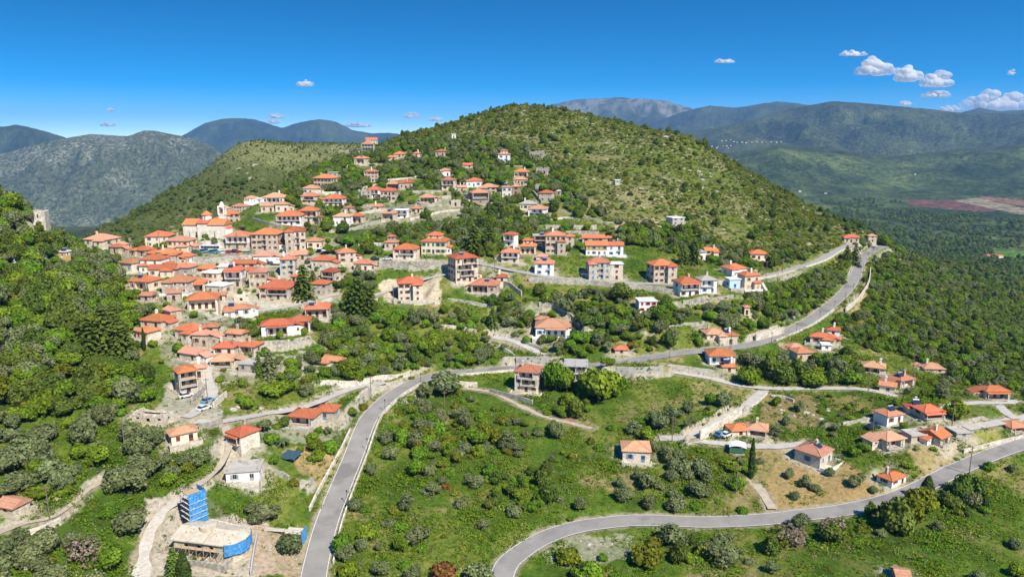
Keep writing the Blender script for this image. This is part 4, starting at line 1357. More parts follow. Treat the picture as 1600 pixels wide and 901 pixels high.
# ------------------------------------------------------------------ the houses: picture column and row of the front's foot, width, wall height, turn, then looks
Hs = plan_house
PLANS = [
 # west end of the village
 Hs(150,394,38,19,-12,'sp','h','g','C','pale stone house with chimney at the far left end of the village'),
 Hs(179,396,18,10,-20,'st','h','n','','small low house beside two cypresses at the village edge'),
 Hs(246,386,35,16,5,'cr','h','b','','cream house with blue shutters standing left of the church'),
 Hs(278,394,33,17,-6,'cr','h','d','CD','cream house with wooden shutters just below the church corner'),
 Hs(197,424,28,13,-28,'sp','h','y','','stone house with broad roof at the left edge of the old quarter'),
 Hs(217,400,26,9,-25,'st','h','n','','low roof of the old quarter left of the twin gables'),
 Hs(236,425,32,19,-5,'wh','h','d','','whitewashed house behind a green climber in the old quarter'),
 Hs(237,404,20,8,-18,'st','h','n','','small reddish roof squeezed behind the whitewashed climber house'),
 Hs(258,403,22,9,20,'sp','h','n','','rearmost stepped roof below the cream house with wooden shutters'),
 Hs(266,414,26,17,5,'st','h','n','','narrow stone house in the middle of the old quarter'),
 Hs(287,411,22,10,-5,'wh','h','b','','little white house with blue trim under the parking terrace'),
 Hs(283,430,29,12,-10,'sd','h','w','','grey stone house beside a dark conifer in the old quarter'),
 Hs(252,432,38,11,4,'cr','g','y','','long cream house with plain low roof in the old quarter', 0.6),
 Hs(218,453,36,13,-14,'cr','h','n','BC','cream house with a brown glazed veranda at the lower left edge', rm='rn'),
 Hs(275,459,40,18,-4,'st','h','w','','wide stone house with white shutters in the old quarter'),
 Hs(308,456,24,14,10,'sp','h','d','BL','house with small balcony right of the white-shuttered stone house'),
 Hs(318,427,24,7,-15,'sp','h','n','','low orange roof beside the pale flat-roofed shop'),
 Hs(329,446,28,19,-12,'cr','f','d','D','pale flat-topped village shop with arched doors', rm='rw'),
 Hs(317,484,44,16,16,'cr','h','n','BW','broad cream house with long veranda above the white lane', 0.8),
 Hs(336,460,30,13,-15,'sp','f','d','','low flat stone store between the shop and the broad cream house', rm='rw'),
 Hs(371,389,36,19,2,'wh','h','d','BW','white house with long balcony on a stone ground floor by the bus', low='st'),
 Hs(365,448,26,25,2,'wh','h','n','BWL','three-storey house with stacked brown balconies below the parking', low='st'),
 Hs(381,419,36,7,0,'st','g','n','','pair of low roofs right behind the stacked balcony house', 0.5),
 # above the church
 Hs(350,338,15,12,0,'wh','h','n','BW','small white balcony house right of the bell tower'),
 Hs(372,331,22,8,-4,'st','h','n','','plain stone house on the slope above the bell tower'),
 Hs(362,348,25,13,30,'st','h','n','D','stone house turned sideways beside the concrete lane'),
 Hs(391,316,18,6,0,'wh','h','w','','tiny white house with pale roof at the upper left of the village', rm='ro'),
 Hs(427,317,33,8,0,'wh','h','n','B','white house with wide dark veranda high on the left slope'),
 Hs(418,331,20,9,10,'st','h','n','','left one of two joined stone houses above the white balcony house'),
 Hs(441,331,20,11,10,'sp','h','n','','right one of two joined stone houses above the white balcony house'),
 Hs(451,352,38,14,4,'wh','h','n','BW','white guesthouse with brown shuttered balconies left of palms'),
 Hs(482,348,28,18,4,'st','h','n','BW','three-storey stone guesthouse with wooden galleries beside the palms'),
 Hs(483,318,25,11,0,'st','h','d','B','stone house with dark middle bay above the palms'),
 Hs(485,303,25,8,0,'sp','h','b','','pale house with blue windows at the upper edge of the village'),
 Hs(521,322,31,11,2,'wh','h','d','BW','white house with wooden shutters on a garden terrace'),
 Hs(504,292,30,13,-14,'st','h','n','D','old stone house with rows of small windows among dark trees'),
 Hs(533,352,25,13,-5,'wh','h','d','b','square white house with brown shutters above the gravel lot'),
 Hs(557,349,20,11,-5,'st','h','n','B','small stone house touching the right of the square white house'),
 Hs(606,345,22,11,-6,'st','h','n','B','stone house joined to a flat white annex'),
 Hs(627,341,20,12,0,'wh','f','n','BW','flat-roofed white annex with a long balcony', rm='rw'),
 # around the square
 Hs(414,391,41,24,0,'st','h','n','bD','wide stone mansion with ten brown shuttered openings on the square'),
 Hs(462,391,31,29,14,'st','h','n','bD','tall four-storey stone mansion on the square'),
 Hs(491,388,22,11,0,'cr','h','n','','small cream house behind the cafe trees'),
 Hs(411,412,29,12,5,'wh','h','y','','white taverna with awning below the square', rm='ro'),
 Hs(440,409,28,9,-2,'wh','f','b','','flat-roofed white taverna terrace below the tall mansion', rm='rc'),
 Hs(450,431,23,25,6,'st','h','b','bD','narrow three-storey stone house beside the taverna parasols'),
 Hs(467,406,24,8,5,'st','g','n','','low brownish roof under the tall mansion', rm='ro'),
 Hs(501,421,30,14,-8,'st','h','w','D','stone house with white windows above the big pine'),
 Hs(513,440,22,15,-18,'sp','h','n','BW','small house with two dark balconies right of the big pine'),
 Hs(498,461,26,17,-10,'st','h','y','D','stone house standing behind and right of the big pine'),
 Hs(543,410,27,15,24,'st','h','n','','stone house at the end of the cafe row'),
 Hs(565,423,25,11,-8,'sp','h','n','','small house below the road right of the cafe row'),
 Hs(429,468,48,18,-4,'st','h','n','BCL','large stone house with wide loggias over the village street'),
 Hs(403,450,26,24,4,'st','k','d','D','high gabled stone house left of the loggia house', slope=0.3),
 Hs(611,389,20,10,0,'st','hh','n','','little two-tier roofed house above the village road'),
 Hs(632,405,36,15,-6,'sp','h','n','B','pale stone house beside the parked white car on the village road'),
 Hs(677,397,38,19,-8,'cr','hh','g','D','cream hotel with set-back upper storey above the retaining wall'),
 # top of the hill
 Hs(575,241,20,15,12,'sp','h','b','BW','tall pale house with glazed galleries topmost on the left shoulder'),
 Hs(581,229,18,10,12,'sp','g','n','s','high square back wing behind the glazed gallery house'),
 Hs(563,256,20,8,-8,'st','h','n','B','stone house below the topmost gallery house'),
 Hs(624,246,18,5,0,'st','h','n','','low red-roofed house hidden in trees right of the topmost house'),
 Hs(611,250,13,4,0,'st','h','n','','tiny roof left of the hidden red-roofed house'),
 Hs(651,245,11,5,0,'sp','h','n','','tiny pale house among dark firs on the upper slope'),
 Hs(688,244,16,7,-15,'st','h','n','','lone small house high on the slope right of the fir'),
 Hs(730,262,14,4,-10,'st','g','n','','lone orange roof half sunk in upper slope trees'),
 Hs(695,275,17,8,-5,'wh','h','n','','small white house on the upper slope above the ramp'),
 Hs(580,284,21,15,6,'st','h','n','D','square stone house with six windows on the upper left slope'),
 Hs(572,309,16,10,0,'sd','f','y','U','roofless stone shell left of the white gable house', cat='ruin', name='ruined_house'),
 Hs(584,309,22,12,0,'wh','h','n','B','white house with wooden balcony beside the roofless shell'),
 Hs(606,314,24,15,-5,'sp','h','n','bD','pale stone house with small balcony on the middle terraces'),
 Hs(614,296,20,8,0,'bw','h','d','BW','brown timber house above the middle terraces'),
 Hs(634,295,21,9,0,'st','h','n','','stone house joined right of the brown timber house'),
 Hs(700,297,20,15,-8,'sp','h','n','BW','pale two-storey house at the foot of the concrete ramp'),
 Hs(740,292,22,9,-8,'wh','h','b','','white house with blue shutters on the upper slope'),
 Hs(668,317,25,8,5,'st','h','n','BW','low house with porch above the rubble slope'),
 Hs(751,319,27,17,14,'bw','h','y','BW','unfinished brown brick house with open balconies'),
 Hs(762,303,26,10,-10,'st','h','n','','stone house just behind the unfinished brick house'),
 Hs(787,255,18,13,-6,'wh','hh','b','b','white and stone house with stepped roof high on the slope'),
 Hs(838,246,22,8,-8,'sd','f','y','U','long roofless ruin right of the high stepped-roof house', cat='ruin', name='ruined_house'),
 Hs(814,277,22,8,-8,'sp','h','n','B','orange-roofed house with porch on the upper right slope'),
 Hs(813,289,21,8,-3,'st','h','n','D','low stone house with pale roof just below the porch house', rm='ro'),
 Hs(792,308,15,15,5,'sp','h','b','','narrow stone house with blue windows beside a ruin', rm='ro'),
 Hs(806,304,12,12,-10,'bw','h','n','','small brownish tower-like house beside the narrow stone house', rm='ro'),
 Hs(843,298,14,8,-15,'sd','f','y','U','small square ruin among bushes on the upper right slope', cat='ruin', name='ruined_house'),
 Hs(852,315,20,13,-18,'st','h','y','','rightmost orange-roofed stone house of the upper slope'),
 Hs(824,328,24,9,-10,'cr','h','g','D','cream house with grey stone-slab roof', rm='rg'),
 Hs(839,338,28,11,-10,'wh','h','b','B','white house with blue eaves below the grey slab roof'),
 # right-hand quarter
 Hs(795,385,18,18,-26,'wh','h','n','BW','narrow white house with three balconies left in the right quarter'),
 Hs(797,410,27,15,-4,'wh','h','n','BW','house with long porch roof at the left end of the right quarter', low='sp'),
 Hs(824,397,25,12,-6,'cr','hh','n','BW','house with tiered roof between the balcony house and brown block'),
 Hs(844,383,21,14,0,'bw','f','n','B','brown flat-roofed unfinished block left of the great stone house', rm='rc'),
 Hs(868,396,31,27,0,'st','h','n','bD','great three-storey stone house of the right quarter'),
 Hs(890,385,14,15,-6,'sp','h','n','','slim wing attached right of the great stone house'),
 Hs(927,379,34,7,-2,'st','g','n','','long low house with orange gable roof behind the ochre house', 0.5),
 Hs(951,378,13,6,-2,'sp','h','n','','little end piece of the long low gable-roofed house'),
 Hs(932,399,33,15,-2,'oc','g','b','D','ochre house on a white ground floor', 0.7, low='wh'),
 Hs(961,400,25,16,-2,'wh','g','b','b','bright white house joined right of the ochre house', 0.75),
 Hs(846,408,16,7,-8,'wh','h','b','','small white back roof above the white roadside house'),
 Hs(850,430,29,18,-6,'wh','h','b','b','white roadside house with one blue balcony'),
 Hs(936,437,34,26,2,'st','h','b','bD','large stone house with blue shutters and long blue balcony on the road'),
 Hs(963,437,20,24,2,'sp','f','n','','tall terrace block attached right of the blue-shuttered house', rm='rw'),
 Hs(1038,442,36,27,12,'st','h','n','bD','square tower-like stone house with arched balcony door above the road'),
 Hs(1012,488,28,17,4,'wh','f','r','D','flat white house with red shutters alone below the road', rm='rw'),
 Hs(1078,463,33,21,12,'wh','h','n','BWL','white and brown house with two full balconies above a stone wall'),
 Hs(1107,458,26,20,8,'wh','h','b','B','white and blue house with grey roof beside the two-balcony house', rm='rg'),
 Hs(1153,432,30,12,14,'wh','h','y','','white house with two-part roof behind the ochre-shuttered stone house'),
 Hs(1175,453,27,22,13,'sp','h','o','bT','stone house with ochre shutters and outside stair at the road bend'),
 Hs(1148,451,18,14,10,'bl','f','b','','small pale blue flat block left of the ochre-shuttered house', rm='rw'),
 Hs(1112,398,20,6,4,'sp','g','n','','low orange-roofed house on the green slope above the road'),
 Hs(1096,406,13,12,4,'wh','h','n','b','white house with grey roof left of the low orange-roofed house', rm='rg'),
 Hs(1186,406,26,9,-8,'cr','h','n','','house half hidden by dark trees above the right end of the road'),
 Hs(1060,352,22,11,22,'co','f','y','','bare concrete block alone on the scrubby hill', rm='rw'),
 Hs(1167,492,8,12,0,'cr','h','n','','tiny pinkish hut on the green slope', name='hut', cat='hut', rm='ro'),
 # between the roads
 Hs(642,470,38,27,10,'sp','h','n','bCD','three-storey villa on its own pale terrace'),
 Hs(730,440,38,36,26,'st','h','n','BD','tall four-storey stone tower house in the middle of the picture'),
 Hs(755,458,40,12,-10,'st','h','n','B','low house with spread roofs right below the tall tower house'),
 Hs(784,440,16,7,0,'sp','h','n','','small outbuilding right of the tall tower house'),
 Hs(862,527,50,15,-4,'wh','h','b','BL','blue and white house with spread roof on the lower terraces'),
 Hs(846,506,18,7,-8,'bl','h','b','','small pale back house behind the blue and white house', rm='ro'),
 Hs(822,612,37,31,-16,'sp','h','n','bCDB','three-storey pale house standing alone below the main road'),
 Hs(971,552,20,6,0,'sp','h','n','','small open shed with orange roof above the road fork', name='shed', cat='shed'),
 Hs(1142,538,20,14,6,'st','h','n','b','two-storey stone house beside the road wall', rm='rn'),
 Hs(1119,530,30,8,6,'sp','h','n','','long low wing left of the roadside stone house', rm='ro'),
 Hs(1128,570,40,14,-4,'wh','h','b','B','house with spread orange roof just under the main road'),
 Hs(1139,582,20,9,-4,'sp','h','d','','lower annex with its own small orange roof below the main road'),
 Hs(1258,564,28,13,10,'st','h','n','b','stone house among dense trees right of the main road'),
 Hs(1246,548,22,5,6,'sp','h','n','','low pinkish roof behind the stone house in dense trees', rm='ro'),
 Hs(1284,537,34,10,-24,'sp','h','n','','long house with orange roof by the bend of the main road', 0.6),
 Hs(1302,524,18,8,-20,'wh','h','r','','white house with red awning right of the long bend house'),
 Hs(1291,547,14,8,-10,'wh','f','w','','small white terrace block below the long bend house', rm='rw'),
 # lower right hamlet
 Hs(1364,583,32,9,-26,'sp','h','n','BC','stone house above the drive at the left of the hamlet'),
 Hs(1386,612,22,9,-30,'cr','g','y','','small cream house with gable roof beside the lane', 0.6),
 Hs(1417,605,30,12,24,'sp','h','w','BS','house with solar panels on a broad hip roof'),
 Hs(1460,581,30,5,-6,'st','h','n','','old house with faded broken roof among bushes', rm='ro'),
 Hs(1558,624,37,13,0,'sp','h','n','BWL','house with long porch at the right edge of the hamlet', 0.6),
 Hs(1398,662,32,14,20,'wh','h','d','bS','white house with wooden shutters in the hamlet'),
 Hs(1430,645,22,7,-10,'cr','h','n','','small roof between the white house and the striped roof'),
 Hs(1459,653,34,10,10,'st','h','n','BWL','stone house with striped roof and long porch'),
 Hs(1399,699,36,13,18,'sp','h','n','B','stone house with pale roof below the parked car', rm='ro'),
 Hs(1435,689,26,9,10,'st','f','n','','flat-roofed stone store between two hamlet houses', rm='rc'),
 Hs(1476,694,28,12,32,'sp','g','b','BC','long house with gable roof and blue balcony', 1.2),
 Hs(1506,683,26,7,8,'co','f','y','','low grey flat-roofed garage at the hamlet', rm='rc'),
 Hs(1592,675,30,8,14,'sp','h','n','B','house cut by the right edge of the picture'),
 Hs(1290,725,41,18,42,'sp','h','b','CS','big stone house with blue shutters beside the dry orchard', 1.0, rm='ro'),
 Hs(1404,757,38,10,32,'wh','h','n','s','low white house with orange roof beside the lower road', 0.65),
 Hs(1158,680,30,8,8,'sp','h','n','','left roof of the house with two parked cars'),
 Hs(1182,681,30,9,-20,'st','h','n','BW','house with big pale tiled roof beside the two parked cars', 1.0, rm='ro'),
 Hs(994,722,42,18,-5,'sp','h','b','b','lone house with faded roof in the meadow', 0.9, rm='ro'),
 Hs(1412,912,18,8,-10,'st','g','n','','small old roof at the bottom edge of the picture', name='hut', cat='hut', rm='ro'),
 # lower left of the village
 Hs(236,513,38,12,-16,'sp','h','n','','wide orange-roofed house at the foot of the left wood'),
 Hs(262,500,22,15,-38,'st','g','n','','old stone barn with faded gable roof above the left wood', 0.8, rm='ro', name='barn', cat='barn'),
 Hs(222,531,28,13,-28,'sp','h','r','','house with reddish roof beside a thin cypress'),
 Hs(288,530,36,14,-20,'sp','h','d','','pale house with spread roof stepping down to the lane'),
 Hs(313,541,24,18,-4,'st','h','d','D','square stone house right of the stepping-down pale house'),
 Hs(371,494,38,11,18,'wh','h','y','S','white house with solar panel above the green plot', 0.6),
 Hs(434,524,48,16,13,'wh','h','n','BL','long white house with porch on a high stone terrace', 0.6),
 Hs(468,517,32,15,10,'sp','h','n','BW','right wing of the long terrace house with open loggia', 0.8),
 Hs(495,497,36,14,8,'sp','h','n','BW','house with garden terrace above the long white house'),
 Hs(294,562,36,10,-24,'st','g','n','','old stone house with faded pinkish gable roof', 0.7, rm='ro'),
 Hs(350,554,32,11,2,'sp','h','n','','house with flat-sided roof in the lower cluster', rm='rn'),
 Hs(384,553,30,12,-14,'sp','h','n','B','house with outside stair in the lower cluster'),
 Hs(366,528,26,7,-16,'st','g','n','','small roof behind the lower cluster of houses', 0.6),
 Hs(346,573,34,9,8,'st','h','d','BW','house with weathered roof and wooden porch in the lower cluster', 0.9, rm='ro'),
 Hs(387,581,30,12,-8,'st','f','y','','roughly built flat stone store below the lower cluster', rm='rc'),
 Hs(296,614,27,34,38,'sp','h','n','BW','three-storey house with red roof and balconies above the steep lane', 1.0, storeys=3),
 Hs(311,590,24,15,28,'st','h','n','','old house with faded roof behind the red-roofed balcony house', rm='ro'),
 Hs(289,691,38,15,36,'cr','h','n','','old cream house with faded roof at the bend of the lanes', 0.7, rm='ro'),
 Hs(366,692,32,14,-34,'sp','h','n','BL','house with chimney and porches above the garden path', 1.1, rm='rn'),
 Hs(232,660,56,9,-10,'st','f','y','U','long crumbling ruin below the left wood', 0.4, cat='ruin', name='ruined_house'),
 Hs(470,664,42,13,-12,'sp','h','n','B','house with orange roof and tables on its terrace left of the main road', 0.8),
 Hs(508,656,30,14,-6,'st','h','b','','square house joined right of the terrace house', 0.9),
 Hs(517,571,30,8,-20,'sp','g','n','','small house with single roof alone among bushes', 0.55),
 Hs(380,752,50,16,10,'wh','f','y','P','half-finished house with bare concrete roof', 0.75, rm='rc'),
 Hs(8,800,34,9,-18,'st','g','n','','old shed with rusty patched roof at the left edge', 0.7, rm='ro', name='shed', cat='shed'),
 Hs(97,403,12,9,-8,'oc','f','w','','tiny ochre hut on the wooded slope below the ruined tower', name='hut', cat='hut', rm='rw'),
 Hs(1330,379,22,8,-22,'sp','h','n','','house at the far end of the main road', 0.7),
 Hs(1363,378,12,9,-10,'st','h','n','','ruined gable house beside the far car park', rm='ro'),
 Hs(965,288,8,6,10,'co','f','w','','tiny concrete hut alone on the hill flank', name='hut', cat='hut', rm='rw'),
 Hs(873,304,7,5,0,'st','h','n','','tiny stone hut right of the rightmost upper house', name='hut', cat='hut', rm='rg'),
 Hs(846,272,18,8,-14,'sd','f','y','U','roofless walls right of the orange-roofed porch house', 0.8, cat='ruin', name='ruined_house'),
 Hs(272,470,20,12,20,'st','g','n','','small stone outbuilding below the white-shuttered stone house', 0.7, rm='ro'),
 Hs(352,427,20,10,8,'sp','f','w','','flat pale house beside the steps under the parking terrace', rm='rw'),
 Hs(395,433,18,10,0,'st','g','n','','narrow roof between the stacked balcony house and gabled house', 0.7),
 Hs(545,331,14,6,5,'st','h','n','','tiny house right of the white house with wooden shutters', rm='rw2'),
 Hs(650,333,16,7,-5,'sp','h','n','','small house below the long pale terrace wall', rm='rw2'),
 Hs(722,300,14,7,10,'st','g','n','','stone shed beside the concrete ramp', rm='ro', name='shed', cat='shed'),
 Hs(712,322,15,7,-6,'st','f','y','U','roofless stone pen on the rubble slope', cat='ruin', name='ruined_house'),
 Hs(520,276,15,6,6,'sd','f','y','','dark open stable among trees left of the square six-window house', name='shed', cat='shed', rm='rc'),
 Hs(405,317,10,6,0,'wh','f','w','','small flat white annex left of the white veranda house', rm='rw'),
 Hs(459,441,10,9,-4,'st','h','n','','tiny roofed stone house left of the big pine'),
 Hs(377,470,22,6,4,'sp','f','y','U','open yard with beige broken walls left of the loggia house', cat='ruin', name='walled_yard'),
 Hs(345,470,14,9,12,'sp','g','n','','small house tucked behind the broad cream house', rm='rw2'),
 Hs(228,470,18,8,-10,'st','g','n','','low shed roof under the glazed veranda house', rm='ro', name='shed', cat='shed'),
 Hs(330,520,20,9,8,'st','h','n','','little house at the top of the winding lane', rm='rw2'),
 Hs(590,330,15,7,-4,'st','g','n','','small stone outbuilding above the flat white annex', rm='rw2'),
 Hs(709,216,6,6,0,'wh','f','b','','tiny white shed high on the hill', name='shed', cat='shed', rm='rw'),
]
for h in PLANS:
    cut_pad(h['p'], h['W'], h['D'], h['yaw'])

# ------------------------------------------------------------------ walls of the terraces and roads
EXTRA_PROT, WALL_PATHS = [], []
stone_mat('wall_grey', (0.30, 0.28, 0.24), (0.42, 0.39, 0.33), (0.54, 0.50, 0.43), (0.30, 0.28, 0.23), 1.5)
stone_mat('wall_pale', (0.48, 0.43, 0.35), (0.60, 0.55, 0.46), (0.70, 0.65, 0.57), (0.46, 0.42, 0.35), 1.5)
varied('wall_concrete', (0.36, 0.34, 0.31), (0.50, 0.48, 0.44), 0.35, 8, 0.9, 0.1, spots=(0.25, 0.58, (0.27, 0.255, 0.235)))
WALLS = [
 # picture points along the foot, height m, thickness, material, backfilled, label
 ([(592,418),(630,419),(668,419),(704,420)], 3.2, 0.6, 'wall_grey', 1, 'long grey retaining wall under the village road left of the tower house'),
 ([(826,440),(870,443),(915,445),(960,449),(1010,454),(1062,462)], 2.4, 0.5, 'wall_grey', 0, 'long stone wall carrying the road through the right quarter'),
 ([(1066,480),(1085,477),(1102,472)], 2.9, 0.6, 'wall_grey', 1, 'stone retaining wall right under the two-balcony house'),
 ([(1104,472),(1125,469),(1146,466)], 1.6, 0.5, 'wall_grey', 1, 'low garden wall right of the retaining wall under the two-balcony house'),
 ([(963,589),(995,590),(1034,588)], 3.8, 0.5, 'wall_concrete', 1, 'streaked concrete retaining wall below the main road at the meadow'),
 ([(1042,579),(1075,583),(1112,588)], 2.4, 0.5, 'wall_pale', 1, 'pale stone wall below the house under the main road'),
 ([(806,571),(832,571),(858,570)], 3.4, 0.5, 'wall_concrete', 1, 'pale wall behind the main road above the lone pale house'),
 ([(698,600),(722,602),(746,604)], 1.7, 0.5, 'wall_pale', 0, 'pale stone wall under the main road left of the lone pale house'),
 ([(766,613),(800,622),(832,632)], 1.5, 0.5, 'wall_grey', 0, 'low grey wall running down below the lone pale house'),
 ([(1093,686),(1115,675),(1140,660),(1158,650)], 2.8, 0.5, 'wall_pale', 1, 'bright stone wall behind the two parked cars'),
 ([(842,480),(860,481),(880,490),(896,503),(906,514)], 2.4, 0.6, 'wall_grey', 1, 'curved stone wall behind the blue and white house'),
 ([(768,437),(790,447),(806,456),(815,463)], 2.2, 0.6, 'wall_grey', 0, 'stone wall dropping down right of the tall tower house'),
 ([(852,358),(890,358),(932,358)], 2.4, 0.6, 'wall_grey', 1, 'upper of two grey terrace walls behind the great stone house'),
 ([(884,366),(910,366),(936,367)], 1.9, 0.6, 'wall_grey', 1, 'lower of two grey terrace walls behind the great stone house'),
 ([(297,386),(320,387),(345,386)], 3.4, 0.6, 'wall_pale', 1, 'high terrace wall in front of the church'),
 ([(300,410),(345,411),(396,410)], 2.8, 0.6, 'wall_grey', 1, 'long wall under the parking terrace'),
 ([(427,547),(448,546),(470,542)], 3.4, 0.6, 'wall_grey', 1, 'high stone terrace wall below the long white house'),
 ([(604,472),(640,477),(684,475)], 1.5, 0.5, 'wall_pale', 1, 'beige terrace wall in front of the three-storey villa'),
 ([(1321,489),(1336,475),(1350,458),(1358,441),(1360,424)], 2.4, 0.5, 'wall_pale', 0, 'pale wall along the outer side of the right road bend'),
 ([(1180,533),(1200,528),(1224,521)], 3.0, 0.6, 'wall_pale', 1, 'pale stone wall on the inner side of the main road'),
 ([(1316,665),(1340,661),(1367,656)], 1.2, 0.5, 'wall_grey', 1, 'low field wall left of the white hamlet house'),
 ([(1462,670),(1500,664),(1560,658)], 1.1, 0.5, 'wall_grey', 1, 'long field wall above the grey garage'),
 ([(1505,708),(1550,696),(1604,684)], 1.2, 0.4, 'wall_pale', 0, 'pale roadside wall at the right edge of the lower road'),
 ([(300,630),(312,619),(322,608)], 2.0, 0.5, 'wall_grey', 0, 'wall on the left side of the steep lane'),
 ([(334,637),(344,628),(354,619)], 1.8, 0.5, 'wall_pale', 0, 'bright wall on the right side of the steep lane'),
 ([(312,674),(330,670),(348,666)], 2.2, 0.5, 'wall_grey', 0, 'stone wall below the crossing of the lanes'),
 ([(500,602),(540,603),(575,598),(610,593),(640,587)], 1.8, 0.6, 'wall_pale', 1, 'pale rubble wall along the lane meeting the main road'),
 ([(556,634),(572,617),(592,609),(616,605)], 2.2, 0.6, 'wall_pale', 1, 'whitish wall in the fork of lane and main road'),
 ([(503,305),(517,305),(532,304)], 2.2, 0.6, 'wall_pale', 1, 'short pale wall right of the house with blue windows'),
 ([(572,324),(586,323),(601,322)], 1.9, 0.6, 'wall_grey', 1, 'terrace wall below the white house with wooden balcony'),
 ([(645,303),(668,303),(690,303)], 2.4, 0.6, 'wall_pale', 1, 'long pale terrace wall left of the concrete ramp'),
 ([(514,364),(536,362),(560,358),(585,350),(602,346)], 1.6, 0.6, 'wall_grey', 1, 'sloping wall below the square white house with brown shutters'),
 ([(640,345),(680,335),(720,330)], 1.4, 0.6, 'wall_pale', 1, 'terrace wall on the rubble slope'),
 ([(620,322),(660,326)], 1.5, 0.6, 'wall_grey', 1, 'garden wall left of the low porch house'),
 ([(560,385),(590,384),(600,386)], 1.6, 0.6, 'wall_pale', 1, 'pale wall behind the cafe trees'),
 ([(590,470),(560,466),(540,468)], 1.0, 0.5, 'wall_pale', 0, 'low parapet where the drive leaves the village street'),
 ([(484,798),(498,768),(516,735),(534,702),(548,672)], 1.0, 0.5, 'wall_pale', 0, 'bright parapet along the left edge of the main road curve'),
 ([(328,815),(350,821),(386,830)], 1.0, 0.5, 'wall_pale', 0, 'low wall between scaffold tower and building rubble'),
 ([(392,900),(396,870),(402,838)], 1.0, 0.4, 'wall_concrete', 0, 'thin concrete wall across the building site'),
 ([(1020,520),(1060,510),(1100,505)], 1.2, 0.5, 'wall_grey', 1, 'terrace wall on the green slope right of the white house with red shutters'),
 ([(420,735),(440,742),(452,750)], 1.0, 0.5, 'wall_grey', 1, 'short wall right of the half-finished house'),
 ([(700,470),(740,476),(770,482)], 1.4, 0.5, 'wall_grey', 1, 'old terrace wall below the spread-roof house'),
 ([(690,512),(720,514),(745,520)], 1.3, 0.5, 'wall_pale', 1, 'broken terrace wall left of the hillside lane'),
 ([(780,545),(800,556),(806,566)], 1.6, 0.5, 'wall_pale', 0, 'wall on the lower side of the hillside lane'),
 ([(1205,620),(1225,622),(1240,628)], 0.9, 0.6, 'wall_pale', 0, 'low pale wall on the dry field below the lane'),
 ([(1010,520),(990,515),(975,512)], 1.2, 0.5, 'wall_grey', 1, 'terrace wall left of the white house with red shutters'),
 ([(548,338),(575,334),(598,330)], 1.6, 0.6, 'wall_pale', 1, 'pale terrace wall under the white house with wooden shutters'),
 ([(650,318),(660,322),(690,323)], 1.6, 0.6, 'wall_pale', 1, 'terrace wall in front of the low porch house'),
 ([(690,312),(720,308),(735,311)], 2.2, 0.6, 'wall_concrete', 1, 'concrete ramp wall below the pale two-storey house'),
 ([(605,283),(640,280),(660,276)], 1.4, 0.6, 'wall_pale', 1, 'terrace wall right of the square six-window house'),
 ([(540,262),(555,259),(590,258)], 1.6, 0.6, 'wall_pale', 1, 'pale garden wall below the topmost gallery house'),
 ([(790,262),(815,262),(835,258)], 1.6, 0.6, 'wall_grey', 1, 'stone wall right of the high stepped-roof house'),
 ([(560,300),(572,294),(588,290)], 1.4, 0.6, 'wall_pale', 1, 'sloping wall above the roofless shell'),
 ([(830,300),(838,308),(846,318)], 2.0, 0.6, 'wall_grey', 0, 'crumbling wall left of the rightmost upper house'),
 ([(860,345),(885,342),(905,346)], 1.2, 0.6, 'wall_pale', 1, 'field wall below the lane to the scrubby hill'),
 ([(395,345),(420,352),(440,358)], 1.6, 0.6, 'wall_grey', 1, 'garden wall left of the white guesthouse'),
 ([(45,835),(70,828),(95,815)], 1.2, 0.6, 'wall_pale', 0, 'dry stone wall along the olive path'),
 ([(40,890),(52,868),(66,852)], 1.3, 0.7, 'wall_pale', 0, 'broken stone wall at the bottom left'),
]


def fill_behind(P, h, depth=4.5):
    n = left_normals(P)
    m = depth + 3
    D = np.full(ZZ.shape, 1e9, np.float32); Tz = np.zeros(ZZ.shape, np.float32); Sd = np.zeros(ZZ.shape, np.float32)
    for i, (x, y, z) in enumerate(P):
        rs, cs = window_of(x - m, x + m, y - m, y + m)
        ax, ay = XX[rs, cs] - x, YY[rs, cs] - y
        d = np.hypot(ax, ay)
        s = n[i, 0] * ax + n[i, 1] * ay
        if n[i, 1] < 0:
            s = -s
        b = d < D[rs, cs]
        D[rs, cs] = np.where(b, d, D[rs, cs]); Tz[rs, cs] = np.where(b, z, Tz[rs, cs]); Sd[rs, cs] = np.where(b, s, Sd[rs, cs])
    k = (D < m) & (Sd > 0.15) & (ROAD_D > 0.5)
    tgt = Tz[k] + h - 0.25
    w = 1 - sstep(depth, depth + 2.5, D[k])
    ZZ[k] = np.maximum(ZZ[k], ZZ[k] * (1 - w) + tgt * w)


def wall_run(P, h, th, mat, label, top=None):
    """masonry wall along a path, stepping gently with the ground, uneven top"""
    n = left_normals(P)
    rnd = random.Random(len(P) * 7 + int(P[0, 0]))
    V, Fc = [], []
    z = box_smooth(P[:, 2], 5)
    for i in range(len(P)):
        zt = z[i] + h + rnd.uniform(-0.06, 0.06) * (1 if h > 1 else 0.5)
        zb = min(P[i, 2], z[i]) - 1.6
        for s, zz in ((-th/2, zb), (-th/2 * 0.85, zt), (th/2 * 0.85, zt), (th/2, zb)):
            V.append((P[i, 0] + n[i, 0] * s, P[i, 1] + n[i, 1] * s, zz))
    for i in range(len(P) - 1):
        a = i * 4
        for j in range(3):
            Fc.append((a + j, a + j + 1, a + j + 5, a + j + 4))
    Fc.append((0, 3, 2, 1)); e = (len(P) - 1) * 4; Fc.append((e, e + 1, e + 2, e + 3))
    o = mesh_obj('stone_wall' if mat != 'wall_concrete' else 'concrete_wall', V, Fc, MATS[mat])
    tag(o, label, 'wall', kind='thing')
    return o


